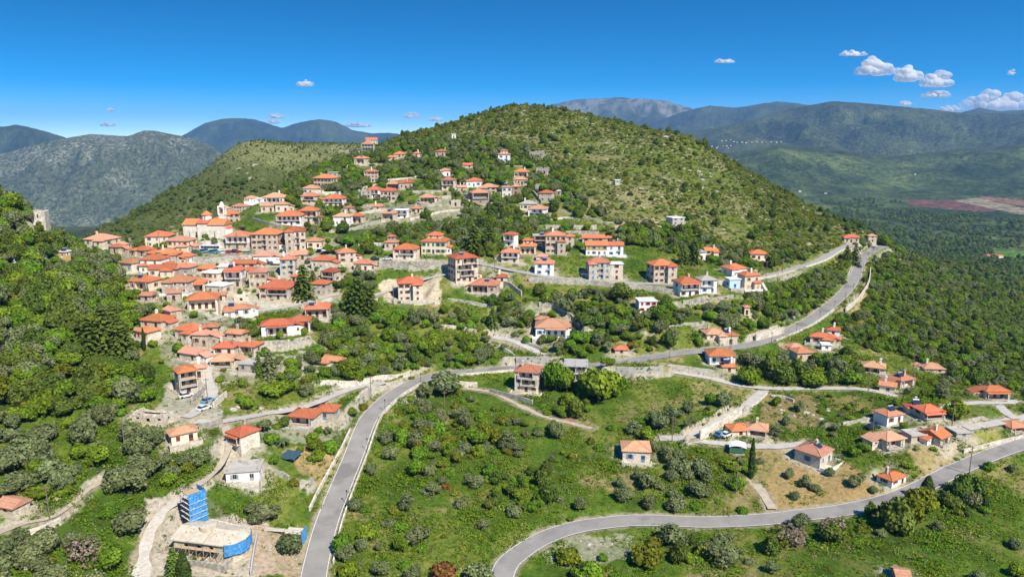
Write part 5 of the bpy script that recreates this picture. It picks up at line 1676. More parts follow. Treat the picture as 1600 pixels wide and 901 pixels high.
_runs = []
for pts, h, th, mat, back, label in WALLS:
    P = smooth_path([pix(*p) for p in pts], 1.3)
    P[:, 2] = ground_z(P[:, 0], P[:, 1])
    _runs.append((P, h, th, mat, label, back))
for P, h, th, mat, label, back in _runs:
    if back:
        fill_behind(P, h)
for P, h, th, mat, label, back in _runs:
    wall_run(P, h, th, mat, label)
    WALL_PATHS.append((P, h))
# parapets of the main road, offset from its centre line
MR = ROAD_PATHS['main_road']


def parapet(P, i0, i1, off, h, label, mat='wall_pale'):
    n = left_normals(P)
    i0, i1 = int(len(P) * i0), int(len(P) * i1)
    Q = P[i0:i1].copy()
    Q[:, :2] += n[i0:i1] * off
    wall_run(Q, h, 0.4, mat, label)
    WALL_PATHS.append((Q, h))


parapet(MR, 0.02, 0.20, -3.9, 0.9, 'low parapet along the right edge of the main road curve')
parapet(MR, 0.21, 0.30, -3.9, 0.7, 'low parapet of the main road above the meadow')
parapet(MR, 0.47, 0.60, -3.9, 0.8, 'road parapet above the concrete retaining wall')
parapet(MR, 0.76, 0.92, 3.8, 0.7, 'whitish kerb wall on the left of the far road bend')
parapet(ROAD_PATHS['village_road'], 0.52, 0.70, -3.0, 0.9, 'parapet of the road through the right quarter')
parapet(ROAD_PATHS['village_road'], 0.74, 0.95, -3.0, 0.8, 'bright parapet of the village road at its right end')
parapet(ROAD_PATHS['meadow_lane'], 0.35, 0.95, -2.0, 0.4, 'low edging wall of the lane across the meadow')
parapet(ROAD_PATHS['hill_lane'], 0.05, 0.9, -1.9, 1.0, 'pale wall along the lane climbing to the scrubby hill')
parapet(ROAD_PATHS['hillside_lane'], 0.05, 0.95, 2.2, 1.2, 'wall on the upper side of the hillside lane')


def prot_box(p, w, h, k=None):
    a, b = project(p[0], p[1], p[2])
    s = 1 / mpp_at(Vector(p))
    EXTRA_PROT.append((a - w/2*s, b - h*s, a + w/2*s, b, p[1]))


# ------------------------------------------------------------------ church, bell tower, ruined tower
def church():
    p = pix(319, 374)
    k = mpp_at(p)
    W, H, D = 65 * k, 22.5 * k, 9.0
    cut_pad(p, W, D, -0.03)
    root = empty('church', p, math.radians(-3))
    tag(root, 'white stone church with orange roof and small roof lantern', 'church')
    b = MB()
    ops = [(W*0.155, W*0.185, 1.8, 2.9, 0.3), (W*0.30, W*0.36, 0.2, 3.6, 0.4), (W*0.80, W*0.835, 3.9, 4.8, 0.3), (W*0.755, W*0.80, 0.6, 2.3, 0.3)]
    facade(b, W, -4, H, ops, (-W/2, 0), (1, 0), (0, 1), 0)
    facade(b, D, -4, H, [(D*0.45, D*0.55, 3, 4.4, 0.3)], (W/2, 0), (0, 1), (-1, 0), 0)
    facade(b, D, -4, H, [], (-W/2, D), (0, -1), (1, 0), 0)
    b.quad((W/2, D, -4), (-W/2, D, -4), (-W/2, D, H), (W/2, D, H))
    zr = H + D/2*0.5
    b.tri((W/2, 0, H), (W/2, D, H), (W/2, D/2, zr)); b.tri((-W/2, D, H), (-W/2, 0, H), (-W/2, D/2, zr))
    # projecting middle bay
    b.box(-W*0.13, W*0.10, -0.7, -0.003, -4, H + 0.9)
    for x in (-W*0.13, W*0.10 - 0.6, W*0.30, -W*0.32):
        b.box(x, x + 0.6, -0.95, -0.703 if abs(x + 0.3) < W*0.14 else -0.003, -3, H*0.7)
    b.build('wall', 'sw_white', root)
    roof_mesh('g', W, D, H, 0.4, 0.5).build('roof', 'rn', root)
    g = MB()
    zb = H + 0.9
    g.quad((-W*0.15, -1.1, zb + 0.05), (W*0.12, -1.1, zb + 0.05), (W*0.12, D/2, zb + D/2*0.45), (-W*0.15, D/2, zb + D/2*0.45))
    g.box(-W*0.15, W*0.12, -1.1, -0.9, zb - 0.15, zb + 0.04)
    g.tri((W*0.12, -1.1, zb), (W*0.12, D/2, zb), (W*0.12, D/2, zb + D/2*0.45)); g.tri((-W*0.15, D/2, zb), (-W*0.15, -1.1, zb), (-W*0.15, D/2, zb + D/2*0.45))
    g.build('bay_roof', 'rn', root)
    g = MB()
    n = 8
    ring = [(math.cos(2*math.pi*(i + 0.5)/n), math.sin(2*math.pi*(i + 0.5)/n)) for i in range(n)]
    R = 2.4; z0, z1 = H + 0.5, H + 4.6
    for i in range(n):
        a, c = ring[i], ring[(i + 1) % n]
        g.quad((a[0]*R, D/2 + a[1]*R, z0), (c[0]*R, D/2 + c[1]*R, z0), (c[0]*R, D/2 + c[1]*R, z1), (a[0]*R, D/2 + a[1]*R, z1))
    ln = g.build('roof_lantern', 'sw_white', root)
    g = MB(); R = 2.9
    for i in range(n):
        a, c = ring[i], ring[(i + 1) % n]
        g.tri((a[0]*R, D/2 + a[1]*R, z1), (c[0]*R, D/2 + c[1]*R, z1), (0, D/2, z1 + 2.0))
        g.tri((c[0]*R, D/2 + c[1]*R, z1 - 0.05), (a[0]*R, D/2 + a[1]*R, z1 - 0.05), (0, D/2, z1 - 0.05))
    g.build('lantern_roof', 'rn', ln)
    add_obj('window', window_mesh(0.7, 1.3, 'y', 'closed'), ln, (0, D/2 - 2.38, z0 + 2.2))
    add_obj('door', door_mesh(1.3, 3.2, 'd'), root, (-W/2 + W*0.33, 0.15, 0.2))
    for sx, z, w, h in ((0.17, 1.8, 0.6, 1.1), (0.8175, 3.9, 0.7, 0.9), (0.7775, 0.6, 0.9, 1.7)):
        add_obj('window', window_mesh(w, h, 'y', 'closed'), root, (-W/2 + W*sx, 0.1, z))
    g = MB()
    for i in range(7):     # apse at the right end
        a, c = -math.pi/2 + math.pi*i/7, -math.pi/2 + math.pi*(i + 1)/7
        g.quad((W/2 + 2.4*math.cos(a), D/2 + 2.6*math.sin(a), -4), (W/2 + 2.4*math.cos(c), D/2 + 2.6*math.sin(c), -4), (W/2 + 2.4*math.cos(c), D/2 + 2.6*math.sin(c), H*0.75), (W/2 + 2.4*math.cos(a), D/2 + 2.6*math.sin(a), H*0.75), 0)
        g.tri((W/2 + 2.7*math.cos(a), D/2 + 2.9*math.sin(a), H*0.75), (W/2 + 2.7*math.cos(c), D/2 + 2.9*math.sin(c), H*0.75), (W/2, D/2, H*0.75 + 1.4), 1)
    g.build('apse', ['sw_white', 'rn'], root)
    prot_box(p, W, 12)
    # bell tower behind
    q = pix(332, 346)
    q = Vector((p.x + 15.5 * k, p.y + D + 3.5, p.z + 0.5))
    cut_pad(q - Vector((0, 1.5, 0)), 4, 4, 0)
    t = empty('bell_tower', q)
    t.scale = (1.1, 1.1, 1.4)
    tag(t, 'slender pale bell tower behind the church roof', 'tower')
    g = MB()
    g.box(-1.25, 1.25, -1.25, 1.25, -5, 7.2)
    g.box(-1.45, 1.45, -1.45, 1.45, 7.2, 7.5)
    for sx in (-1, 1):
        for sy in (-1, 1):
            g.box(sx*1.2 - 0.28, sx*1.2 + 0.28, sy*1.2 - 0.28, sy*1.2 + 0.28, 7.5, 10.0)
    g.box(-1.5, 1.5, -1.5, 1.5, 10.003, 10.4)
    g.build('shaft', 'sw_white', t)
    g = MB()
    for i in range(8):
        a, c = 2*math.pi*i/8, 2*math.pi*(i + 1)/8
        g.quad((1.2*math.cos(a), 1.2*math.sin(a), 10.4), (1.2*math.cos(c), 1.2*math.sin(c), 10.4), (0.8*math.cos(c), 0.8*math.sin(c), 11.4), (0.8*math.cos(a), 0.8*math.sin(a), 11.4))
        g.tri((0.8*math.cos(a), 0.8*math.sin(a), 11.4), (0.8*math.cos(c), 0.8*math.sin(c), 11.4), (0, 0, 12.0))
    g.build('cap', 'sw_white', t)
    g = MB(); g.bar((0, 0, 8.2), (0, 0, 9.2), 0.5, 0, 0.25, 10); g.build('bell', 'iron', t)
    prot_box(q, 3, 12)


stone_mat('sw_white', (0.68, 0.63, 0.54), (0.77, 0.72, 0.64), (0.82, 0.78, 0.71), (0.72, 0.68, 0.60), 1.4)
church()


def ruined_tower():
    p = pix(62, 361)
    root = empty('ruined_tower', p, math.radians(14))
    tag(root, 'roofless ruined stone tower on the wooded slope at the left', 'tower')
    rnd = random.Random(4)
    W, H, t = 5.2, 8.2, 0.9
    b = MB()
    facade(b, W, -5, H*0.9, [(W*0.42, W*0.54, 5.6, 6.9, 0.9)], (-W/2, 0), (1, 0), (0, 1), 0)
    facade(b, W, -5, H*0.9, [(W*0.4, W*0.5, 4.5, 5.6, 0.9)], (W/2, 0), (0, 1), (-1, 0), 0)
    facade(b, W, -5, H*0.9, [], (-W/2, W), (0, -1), (1, 0), 0)
    b.quad((W/2, W, -5), (-W/2, W, -5), (-W/2, W, H*0.9), (W/2, W, H*0.9))
    b.quad((-W/2, 0, H*0.9 - 1.2), (W/2, 0, H*0.9 - 1.2), (W/2, W, H*0.9 - 1.2), (-W/2, W, H*0.9 - 1.2))
    b.build('wall', 'wall_pale', root)
    g = MB()
    n = 9
    for i in range(n):
        f0, f1 = i / n, (i + 1) / n
        hh = [0.9, 1.0, 0.75, 0.5, 0.85, 0.9, 1.0, 1.0, 0.8]
        g.box(-W/2 + W*f0, -W/2 + W*f1, 0, t, H*0.9 - 0.02, H*0.9 + 1.1*hh[i])
        g.box(-W/2 + W*f0, -W/2 + W*f1, W - t, W, H*0.9 - 0.02, H*0.9 + 1.1*hh[-i - 1])
        if 0 < i < n - 1:
            g.box(-W/2, -W/2 + t, W*f0, W*f1, H*0.9 - 0.02, H*0.9 + rnd.uniform(0.1, 0.9))
            g.box(W/2 - t, W/2, W*f0, W*f1, H*0.9 - 0.02, H*0.9 + rnd.uniform(0.5, 1.1))
    g.build('broken_top', 'wall_pale', root)
    prot_box(p + Vector((0, 0, 4.0)), 5, 6)


ruined_tower()

# ------------------------------------------------------------------ building site at the lower left
varied('net_blue', (0.03, 0.15, 0.38), (0.06, 0.26, 0.56), 1.6, 6, 0.7, 0.6, c3=(0.16, 0.36, 0.60))
flat_mat('net_white', (0.6, 0.66, 0.72), 0.7)
flat_mat('plank', (0.48, 0.36, 0.22), 0.85)
flat_mat('plank_pale', (0.62, 0.56, 0.46), 0.85)
varied('earth_roof', (0.38, 0.33, 0.25), (0.52, 0.46, 0.36), 0.6, 8, 0.95, 0.3, c3=(0.60, 0.54, 0.44), spots=(1.3, 0.6, (0.26, 0.25, 0.12)))


def scaffold_tower():
    p = pix(311, 816)
    root = empty('scaffold_tower', p, math.radians(50))
    tag(root, 'unfinished stone bell tower wrapped in scaffolding and bright blue netting', 'tower')
    w, lv, dz = 4.0, 5, 1.36
    Htot = lv * dz
    g = MB(); g.box(-w/2 + 0.8, w/2 - 0.8, 0.8, w - 0.8, -3, Htot - 0.5); g.build('core', 'st', root)
    g = MB()
    for x in (-w/2, 0, w/2):
        for y in (0, w/2, w):
            if x == 0 and y == w/2:
                continue
            g.bar((x, y, -1.5), (x, y, Htot + 0.6), 0.05)
    for i in range(lv + 1):
        z = i * dz
        for a, c in (((-w/2, 0), (w/2, 0)), ((w/2, 0), (w/2, w)), ((-w/2, w), (w/2, w)), ((-w/2, 0), (-w/2, w))):
            g.bar((*a, z + 0.8), (*c, z + 0.8), 0.035)
    for z in np.arange(0, Htot - 0.1, dz):
        g.bar((-w/2, 0, z), (0, 0, z + dz), 0.03); g.bar((-w/2, w, z), (-w/2, 0, z + dz), 0.03)
    g.build('poles', 'iron', root)
    for i in range(1, lv + 1):
        g = MB(); z = i * dz - 0.1
        g.box(-w/2 - 0.15, w/2 + 0.05, -0.15, 0.72, z, z + 0.09)
        g.box(-w/2 - 0.15, -w/2 + 0.72, 0.723, w + 0.1, z, z + 0.09)
        g.build('plank_deck', 'plank_pale', root)
    g = MB(); g.box(-w/2 + 0.4, w/2 - 0.3, 0.75, w - 0.3, Htot, Htot + 0.15); g.build('timber_roof', 'plank', root)
    for nm, (a, c) in (('net', ((-w/2 - 0.1, -0.22), (w/2 + 0.1, -0.22))), ('net', ((w/2 + 0.12, -0.1), (w/2 + 0.12, w + 0.1)))):
        g = MB()
        n, m = 8, 12
        a, c = Vector(a), Vector(c); d = c - a; nr = Vector((d.y, -d.x)).normalized()
        def Q(i, j):
            q = a + d * i / n + nr * (0.16 * math.sin(i * 2.1 + j * 0.9) + 0.08 * math.sin(i * 5.3 - j * 1.7))
            return (q.x, q.y, -0.9 + (Htot + 1.9) * j / m)
        for i in range(n):
            for j in range(m):
                g.quad(Q(i, j), Q(i + 1, j), Q(i + 1, j + 1), Q(i, j + 1), 0)
        o = g.build(nm, ['net_blue'], root)
        g2 = MB()
        for j in range(1, 5):
            z = j * dz - 0.05
            p0, p1 = a + nr * 0.22, c + nr * 0.22
            g2.bar((p0.x, p0.y, z), (p1.x, p1.y, z + 0.06), 0.06)
        g2.build('tie_band', 'net_white', o)
    prot_box(p, 7, 9)


scaffold_tower()


def unfinished_church():
    p = pix(312, 866)
    yaw = math.radians(-12)
    W, D, H = 12.5, 7.5, 3.2
    cut_pad(p, W + 3, D + 2, yaw)
    root = empty('unfinished_church', p, yaw)
    tag(root, 'church under construction with bare earthy roof and blue tarpaulin on its apse', 'church')
    b = MB()
    facade(b, W, -3, H, [(W*0.2, W*0.28, 0.3, 2.2, 0.4), (W*0.45, W*0.53, 0.3, 2.2, 0.4), (W*0.7, W*0.78, 0.3, 2.2, 0.4)], (-W/2, 0), (1, 0), (0, 1), 0)
    facade(b, D, -3, H, [], (-W/2, D), (0, -1), (1, 0), 0)
    b.quad((W/2, D, -3), (-W/2, D, -3), (-W/2, D, H), (W/2, D, H))
    # apse
    n = 8
    for i in range(n):
        a, c = -math.pi/2 + math.pi*i/n, -math.pi/2 + math.pi*(i + 1)/n
        b.quad((W/2 + 3.0*math.cos(a), D/2 + D/2*math.sin(a), -3), (W/2 + 3.0*math.cos(c), D/2 + D/2*math.sin(c), -3), (W/2 + 3.0*math.cos(c), D/2 + D/2*math.sin(c), H), (W/2 + 3.0*math.cos(a), D/2 + D/2*math.sin(a), H))
    b.build('wall', 'st', root)
    g = MB()
    zr = H + 1.3
    o_ = 0.5
    g.quad((-W/2 - o_, -o_, H), (W/2, -o_, H), (W/2, D/2, zr), (-W/2 - o_, D/2, zr)); g.quad((W/2, D + o_, H), (-W/2 - o_, D + o_, H), (-W/2 - o_, D/2, zr), (W/2, D/2, zr))
    g.tri((-W/2 - o_, D + o_, H), (-W/2 - o_, -o_, H), (-W/2 - o_, D/2, zr))
    g.box(-W/2 - o_, W/2, -o_, -o_ + 0.2, H - 0.25, H - 0.003); g.box(-W/2 - o_, W/2, D + o_ - 0.2, D + o_, H - 0.25, H - 0.003)
    for i in range(n):
        a, c = -math.pi/2 + math.pi*i/n, -math.pi/2 + math.pi*(i + 1)/n
        ra, rb = 3.4, D/2 + o_
        g.tri((W/2 + ra*math.cos(a), D/2 + rb*math.sin(a), H), (W/2 + ra*math.cos(c), D/2 + rb*math.sin(c), H), (W/2, D/2, zr))
    for x0 in (-W*0.12,):     # cross arm of the roof
        g.quad((-W*0.2, -0.9, H + 0.35), (W*0.14, -0.9, H + 0.35), (W*0.14, D/2, zr + 0.25), (-W*0.2, D/2, zr + 0.25)); g.box(-W*0.2, W*0.14, -0.9, -0.72, H + 0.05, H + 0.34)
    rf = g.build('roof', 'earth_roof', root)
    g = MB(); R = 1.9
    for i in range(16):
        a, c = 2*math.pi*i/16, 2*math.pi*(i + 1)/16
        g.quad((R*math.cos(a), D/2 + R*math.sin(a), zr - 0.8), (R*math.cos(c), D/2 + R*math.sin(c), zr - 0.8), (R*math.cos(c), D/2 + R*math.sin(c), zr + 0.75), (R*math.cos(a), D/2 + R*math.sin(a), zr + 0.75))
        g.tri((R*math.cos(a), D/2 + R*math.sin(a), zr + 0.75), (R*math.cos(c), D/2 + R*math.sin(c), zr + 0.75), (0, D/2, zr + 0.95))
    g.build('dome_drum', 'earth_roof', rf)
    g = MB()
    for i in range(n):
        a, c = -math.pi/2*0.95 + math.pi*0.8*i/n, -math.pi/2*0.95 + math.pi*0.8*(i + 1)/n
        f = lambda t, z, k: (W/2 + 3.55*math.cos(t) + 0.08*math.sin(t*9 + z), D/2 + (D/2 + 0.62)*math.sin(t), z + k)
        g.quad(f(a, 0.7, 0.2*math.sin(a*5)), f(c, 0.7, 0.2*math.sin(c*5)), f(c, H + 0.25, 0), f(a, H + 0.25, 0))
    g.build('tarpaulin', 'net_blue', root)
    g = MB()
    g.box(-W*0.42, W*0.46, -1.6, -0.75, 2.1, 2.22)
    for x in np.linspace(-W*0.4, W*0.45, 7):
        g.bar((x, -1.5, -1), (x, -1.5, 2.9), 0.06); g.bar((x, -1.5, 0), (x + 1.2, -0.8, 2.1), 0.05)
    g.build('scaffold', 'plank', root)
    prot_box(p, 17, 5.5)
    # open stone footings in front
    q = pix(318, 886)
    cut_pad(q, 10, 3.5, yaw)
    r = empty('stone_footing', q, yaw); tag(r, 'roofless porch footings in front of the church under construction', 'foundation')
    for x0, x1, y0, y1 in ((-5, 5, 0, 0.5), (-5, -4.5, 0.5, 3.4), (4.5, 5, 0.5, 3.4), (-0.25, 0.25, 0.5, 3.4)):
        g = MB(); g.box(x0, x1, y0, y1, -2, 1.2); g.build('footing', 'wall_grey', r)
    prot_box(q, 11, 2)


unfinished_church()


def site_platform():
    p = pix(459, 846)
    root = empty('work_platform', p, math.radians(-8))
    tag(root, 'wooden work platform with blue netting beside the main road', 'scaffold')
    g = MB(); g.box(-2.2, 2.0, 0, 2.6, 2.0, 2.2); g.build('deck', 'plank_pale', root)
    g = MB()
    for x in (-2.1, 0, 1.9):
        for y in (0.1, 2.5):
            g.bar((x, y, -1.5), (x, y, 3.0), 0.07)
    g.bar((-2.1, 0.1, 3.0), (1.9, 0.1, 3.0), 0.04); g.bar((-2.1, 0.1, 0), (0, 0.1, 2.0), 0.05)
    g.build('poles', 'plank', root)
    g = MB(); g.box(2.05, 2.12, -0.1, 2.7, -0.8, 2.9); g.build('net', 'net_blue', root)
    g = MB(); g.box(-9, -2.25, 0.8, 1.9, 1.85, 2.0)
    for x in (-8.5, -6, -3.5):
        g.bar((x, 1.3, -1.5), (x, 1.3, 1.85), 0.08)
    g.bar((-9, 0.8, 2.8), (-2.2, 0.8, 2.8), 0.04)
    g.build('walkway', 'plank_pale', root)
    prot_box(p, 8, 3)


site_platform()


def concrete_shell():
    p = pix(900, 606)
    root = empty('concrete_shell', p, math.radians(-6))
    tag(root, 'unfinished concrete building shell with open floors below the main road', 'building')
    W, D, fh = 7.6, 8.0, 2.7
    cut_pad(p, W, D, 0)
    for f in range(3):
        g = MB(); z = (f + 1) * fh
        g.box(-W/2 - 0.6, W/2 + 0.2, -0.9, D, z - 0.22, z); g.build('floor_slab', 'co', root)
        g = MB(); g.box(-W*0.05, W/2, 0.9, D - 0.2, f*fh + 0.003, z - 0.223); g.build('infill_wall', ['st', 'bl', 'wh'][f] if f != 1 else 'sp', root)
        for x in (1.0, 2.6):
            add_obj('window', window_mesh(1.0, 1.2, 'n', 'closed'), root, (x, 0.76, f*fh + 0.9))
    for x in (-W/2, -0.4, W/2 - 0.3):
        for y in (-0.5, D*0.5):
            g = MB(); g.box(x, x + 0.3, y, y + 0.3, -3, 3*fh + 0.8); g.build('column', 'co', root)
    prot_box(p, 8, 8.5)


concrete_shell()


def canopy_shed():
    p = pix(1152, 712)
    root = empty('canopy_shed', p, math.radians(-14))
    tag(root, 'open shed with bright white canopy roof beside the tall cypress', 'shed')
    W, D = 4.2, 3.6
    for x in (-W/2, W/2):
        for y in (0, D):
            g = MB(); g.bar((x, y, -2), (x, y, 2.6), 0.08); g.build('post', 'wood', root)
    g = MB()
    for i in range(6):
        a, c = -1 + 2*i/6, -1 + 2*(i + 1)/6
        za, zc = 2.6 + 0.55*(1 - a*a), 2.6 + 0.55*(1 - c*c)
        g.quad((a*W*0.56, -0.3, za), (c*W*0.56, -0.3, zc), (c*W*0.56, D + 0.3, zc), (a*W*0.56, D + 0.3, za))
        g.quad((c*W*0.56, -0.3, zc - 0.06), (a*W*0.56, -0.3, za - 0.06), (a*W*0.56, D + 0.3, za - 0.06), (c*W*0.56, D + 0.3, zc - 0.06))
    g.build('canopy', 'awning_white', root)
    g = MB(); g.box(-W/2, W/2, 0.05, 0.1, 0.9, 2.3); g.box(-W/2 - 0.02, -W/2 + 0.03, 0.1, D, 0.9, 2.3); g.build('side_net', 'green', root)
    g = MB(); g.box(-W/2, W/2, -0.05, D, -2.5, 0.6); g.build('base_wall', 'st', root)
    prot_box(p, 4.5, 3.2)


canopy_shed()


def monument(px, py, label):
    p = pix(px, py)
    root = empty('monument', p); tag(root, label, 'monument')
    g = MB(); g.box(-0.5, 0.5, -0.5, 0.5, -0.5, 0.5); g.box(-0.35, 0.35, -0.35, 0.35, 0.5, 1.5); g.build('pedestal', 'wh', root)
    g = MB(); g.bar((0, 0, 1.5), (0, 0, 2.4), 0.32, 0, 0.22, 8); g.bar((0, 0, 2.4), (0, 0, 2.8), 0.16, 0, 0.14, 8); g.build('bust', 'awning_white', root)
    prot_box(p, 1.6, 3)


monument(22, 410, 'small white monument at the left edge of the wooded slope')
monument(71, 401, 'small white monument below the ruined tower')

# ------------------------------------------------------------------ vehicles
flat_mat('tyre', (0.02, 0.02, 0.02), 0.8, 0.1)
flat_mat('lamp', (0.7, 0.68, 0.6), 0.3)
for nm, c in (('paint_white', (0.75, 0.75, 0.74)), ('paint_blue', (0.02, 0.16, 0.42)), ('paint_teal', (0.03, 0.30, 0.38)), ('paint_red', (0.42, 0.03, 0.03)), ('paint_dark', (0.03, 0.04, 0.06)),
              ('paint_grey', (0.25, 0.27, 0.29)), ('paint_yellow', (0.55, 0.38, 0.03)), ('paint_sky', (0.16, 0.36, 0.50)), ('paint_green', (0.04, 0.20, 0.13))):
    flat_mat(nm, c, 0.25, 0.5)


def car_meshes(kind):
    """body by lofting a side profile, glasshouse, wheels, lamps; nose towards +x"""
    L, Wd = (4.2, 1.75) if kind == 'car' else (4.8, 1.9)
    if kind == 'car':
        prof = [(-2.1, 0.35), (-2.1, 0.75), (-1.95, 0.95), (1.0, 0.92), (1.95, 0.75), (2.1, 0.55), (2.1, 0.35)]
        top = [(-1.75, 0.94), (-1.25, 1.42), (0.25, 1.45), (1.05, 0.93)]
    else:
        prof = [(-2.4, 0.4), (-2.4, 1.1), (1.7, 1.1), (2.3, 0.95), (2.4, 0.6), (2.4, 0.4)]
        top = [(-2.38, 1.1), (-2.3, 1.95), (1.0, 1.95), (1.75, 1.1)]

    def loft(pr, w0, w1):
        b = MB(); n = len(pr)
        zs = [p[1] for p in pr]; zm, zM = min(zs), max(zs)
        def wd(z):
            return w0 + (w1 - w0) * (z - zm) / max(zM - zm, 1e-6)
        lft = [(x, -wd(z), z) for x, z in pr]; rgt = [(x, wd(z), z) for x, z in pr]
        for i in range(n):
            j = (i + 1) % n
            b.quad(lft[i], lft[j], rgt[j], rgt[i])
        i0 = len(b.v); b.v += lft; b.f.append(tuple(range(i0, i0 + n))); b.m.append(0)
        i0 = len(b.v); b.v += rgt; b.f.append(tuple(reversed(range(i0, i0 + n)))); b.m.append(0)
        return b
    body = loft(prof, Wd/2, Wd/2 * 0.97)
    cab = loft(top, Wd/2 * 0.94, Wd/2 * 0.76)
    rb = MB()
    zt = top[1][1]
    rb.box(top[1][0] + 0.05, top[2][0] - 0.05, -Wd/2*0.74, Wd/2*0.74, zt + 0.003, zt + 0.05)
    wb = MB(); wb.bar((0, -0.1, 0), (0, 0.1, 0), 0.33, 0, None, 12)
    lb = MB(); lb.box(-0.03, 0.03, -0.2, 0.2, -0.08, 0.08)
    return body, cab, rb, wb, lb, L, Wd


_CAR = {}


def car(px, py, heading, paint, label, kind='car', z=0.0):
    if (kind, paint) not in _CAR:
        body, cab, rb, wb, lb, L, Wd = car_meshes(kind)
        _CAR[(kind, paint)] = (body.mesh('body', [paint]), cab.mesh('glass', ['pane']), rb.mesh('roof_panel', [paint]), wb.mesh('wheel', ['tyre']), lb.mesh('headlight', ['lamp']), L, Wd)
    bm, cm, rm_, wm, lm, L, Wd = _CAR[(kind, paint)]
    p = pix(px, py)
    root = empty('parked_car' if kind == 'car' else 'parked_van', p + Vector((0, 0, 0.06 + z)), math.radians(heading))
    tag(root, label, 'car' if kind == 'car' else 'van', 'vehicles in the village')
    bo = add_obj('body', bm, root); add_obj('glass', cm, root); add_obj('roof_panel', rm_, root)
    for x in (-L*0.32, L*0.32):
        for y in (-Wd/2 + 0.05, Wd/2 - 0.05):
            add_obj('wheel', wm, root, (x, y, 0.33))
    for y in (-Wd*0.33, Wd*0.33):
        add_obj('headlight', lm, root, (L/2 - 0.02, y, 0.66))
    prot_box(p, 4.4, 1.6)


for a in [
 (303,391,60,'paint_dark','dark car at the left end of the parking terrace'), (306,395,70,'paint_green','dark green car in front of the dark car on the parking terrace'),
 (352,396,80,'paint_white','white car right of the bus'), (358,396,85,'paint_red','red car right of the bus beside the white car'),
 (367,394,80,'paint_dark','dark blue car parked below the white balcony house'), (374,396,85,'paint_red','red car right of the dark blue car on the parking terrace'),
 (380,397,85,'paint_yellow','small yellow car on the parking terrace'), (388,397,80,'paint_grey','grey car at the right end of the parking terrace'),
 (586,406,5,'paint_dark','dark blue car on the village road before the pale stone house'), (606,406,3,'paint_white','white car on the village road beside the pale stone house'),
 (325,628,62,'paint_sky','light blue car parked on the steep lane'), (319,640,58,'paint_white','small white car below the light blue car on the steep lane'),
 (1126,681,38,'paint_blue','blue car beside the bright stone wall'), (1135,681,38,'paint_white','white car right of the blue car'),
 (1364,669,10,'paint_dark','dark car parked left of the white hamlet house'), (1343,418,75,'paint_dark','dark car driving on the far bend of the main road'),
 (1366,388,40,'paint_grey','grey car at the far road end'), (1358,386,40,'paint_dark','dark car at the far road end'),
 (291,620,40,'paint_white','white car under the red-roofed balcony house'), (790,398,10,'paint_grey','grey car below the narrow white balcony house')]:
    car(*a)
for a in [(320,395,75,'paint_sky','light blue van in front of the bus','van'), (335,396,70,'paint_teal','teal van in front of the right end of the bus','van')]:
    car(*a)


def bus():
    p = pix(330, 393)
    root = empty('bus', p + Vector((0, 0, 0.05)), math.radians(-6))
    tag(root, 'white touring bus with dark windows parked below the church', 'bus')
    L, W, H = 10.0, 2.4, 3.0
    g = MB()
    prof = [(-L/2, 0.4), (-L/2, H - 0.25), (-L/2 + 0.25, H), (L/2 - 0.5, H), (L/2 - 0.05, H - 1.2), (L/2, 0.9), (L/2, 0.4)]
    n = len(prof)
    lf = [(x, -W/2, z) for x, z in prof]; rt = [(x, W/2, z) for x, z in prof]
    for i in range(n):
        j = (i + 1) % n
        g.quad(lf[i], lf[j], rt[j], rt[i])
    i0 = len(g.v); g.v += lf; g.f.append(tuple(range(i0, i0 + n))); g.m.append(0)
    i0 = len(g.v); g.v += rt; g.f.append(tuple(reversed(range(i0, i0 + n)))); g.m.append(0)
    g.build('body', 'paint_white', root)
    for s in (-1, 1):
        for i in range(6):
            x0 = -L/2 + 0.7 + i * 1.5
            w = MB(); y = s * (W/2 + 0.012)
            w.box(x0, x0 + 1.42, min(y, y - s*0.02), max(y, y - s*0.02), 1.65, 2.75); w.build('window', 'pane', root)
    w = MB(); w.quad((L/2 - 0.44, -W/2 + 0.15, H - 0.35), (L/2 - 0.44, W/2 - 0.15, H - 0.35), (L/2 + 0.01, W/2 - 0.15, 1.3), (L/2 + 0.01, -W/2 + 0.15, 1.3)); w.build('windscreen', 'pane', root)
    wm = MB(); wm.bar((0, -0.15, 0), (0, 0.15, 0), 0.48, 0, None, 14); wme = wm.mesh('wheel', ['tyre'])
    for x in (-L*0.28, L*0.30):
        for y in (-W/2 + 0.1, W/2 - 0.1):
            add_obj('wheel', wme, root, (x, y, 0.48))
    w = MB(); w.box(-2, 1.5, -0.6, 0.6, H + 0.003, H + 0.25); w.build('roof_unit', 'paint_white', root)
    prot_box(p, 11, 3.5)


bus()

# ------------------------------------------------------------------ poles, lamps, parasols
def pole_mesh():
    g = MB(); g.bar((0, 0, -1), (0, 0, 8.2), 0.15, 0, 0.10, 8); return g.mesh('shaft', ['bark'])


def arm_mesh():
    g = MB(); g.box(-0.8, 0.8, -0.06, 0.06, 7.5, 7.62)
    for x in (-0.7, -0.25, 0.25, 0.7):
        g.bar((x, 0, 7.62), (x, 0, 7.85), 0.05, 0, 0.03, 6)
    return g.mesh('crossarm', ['wood'])


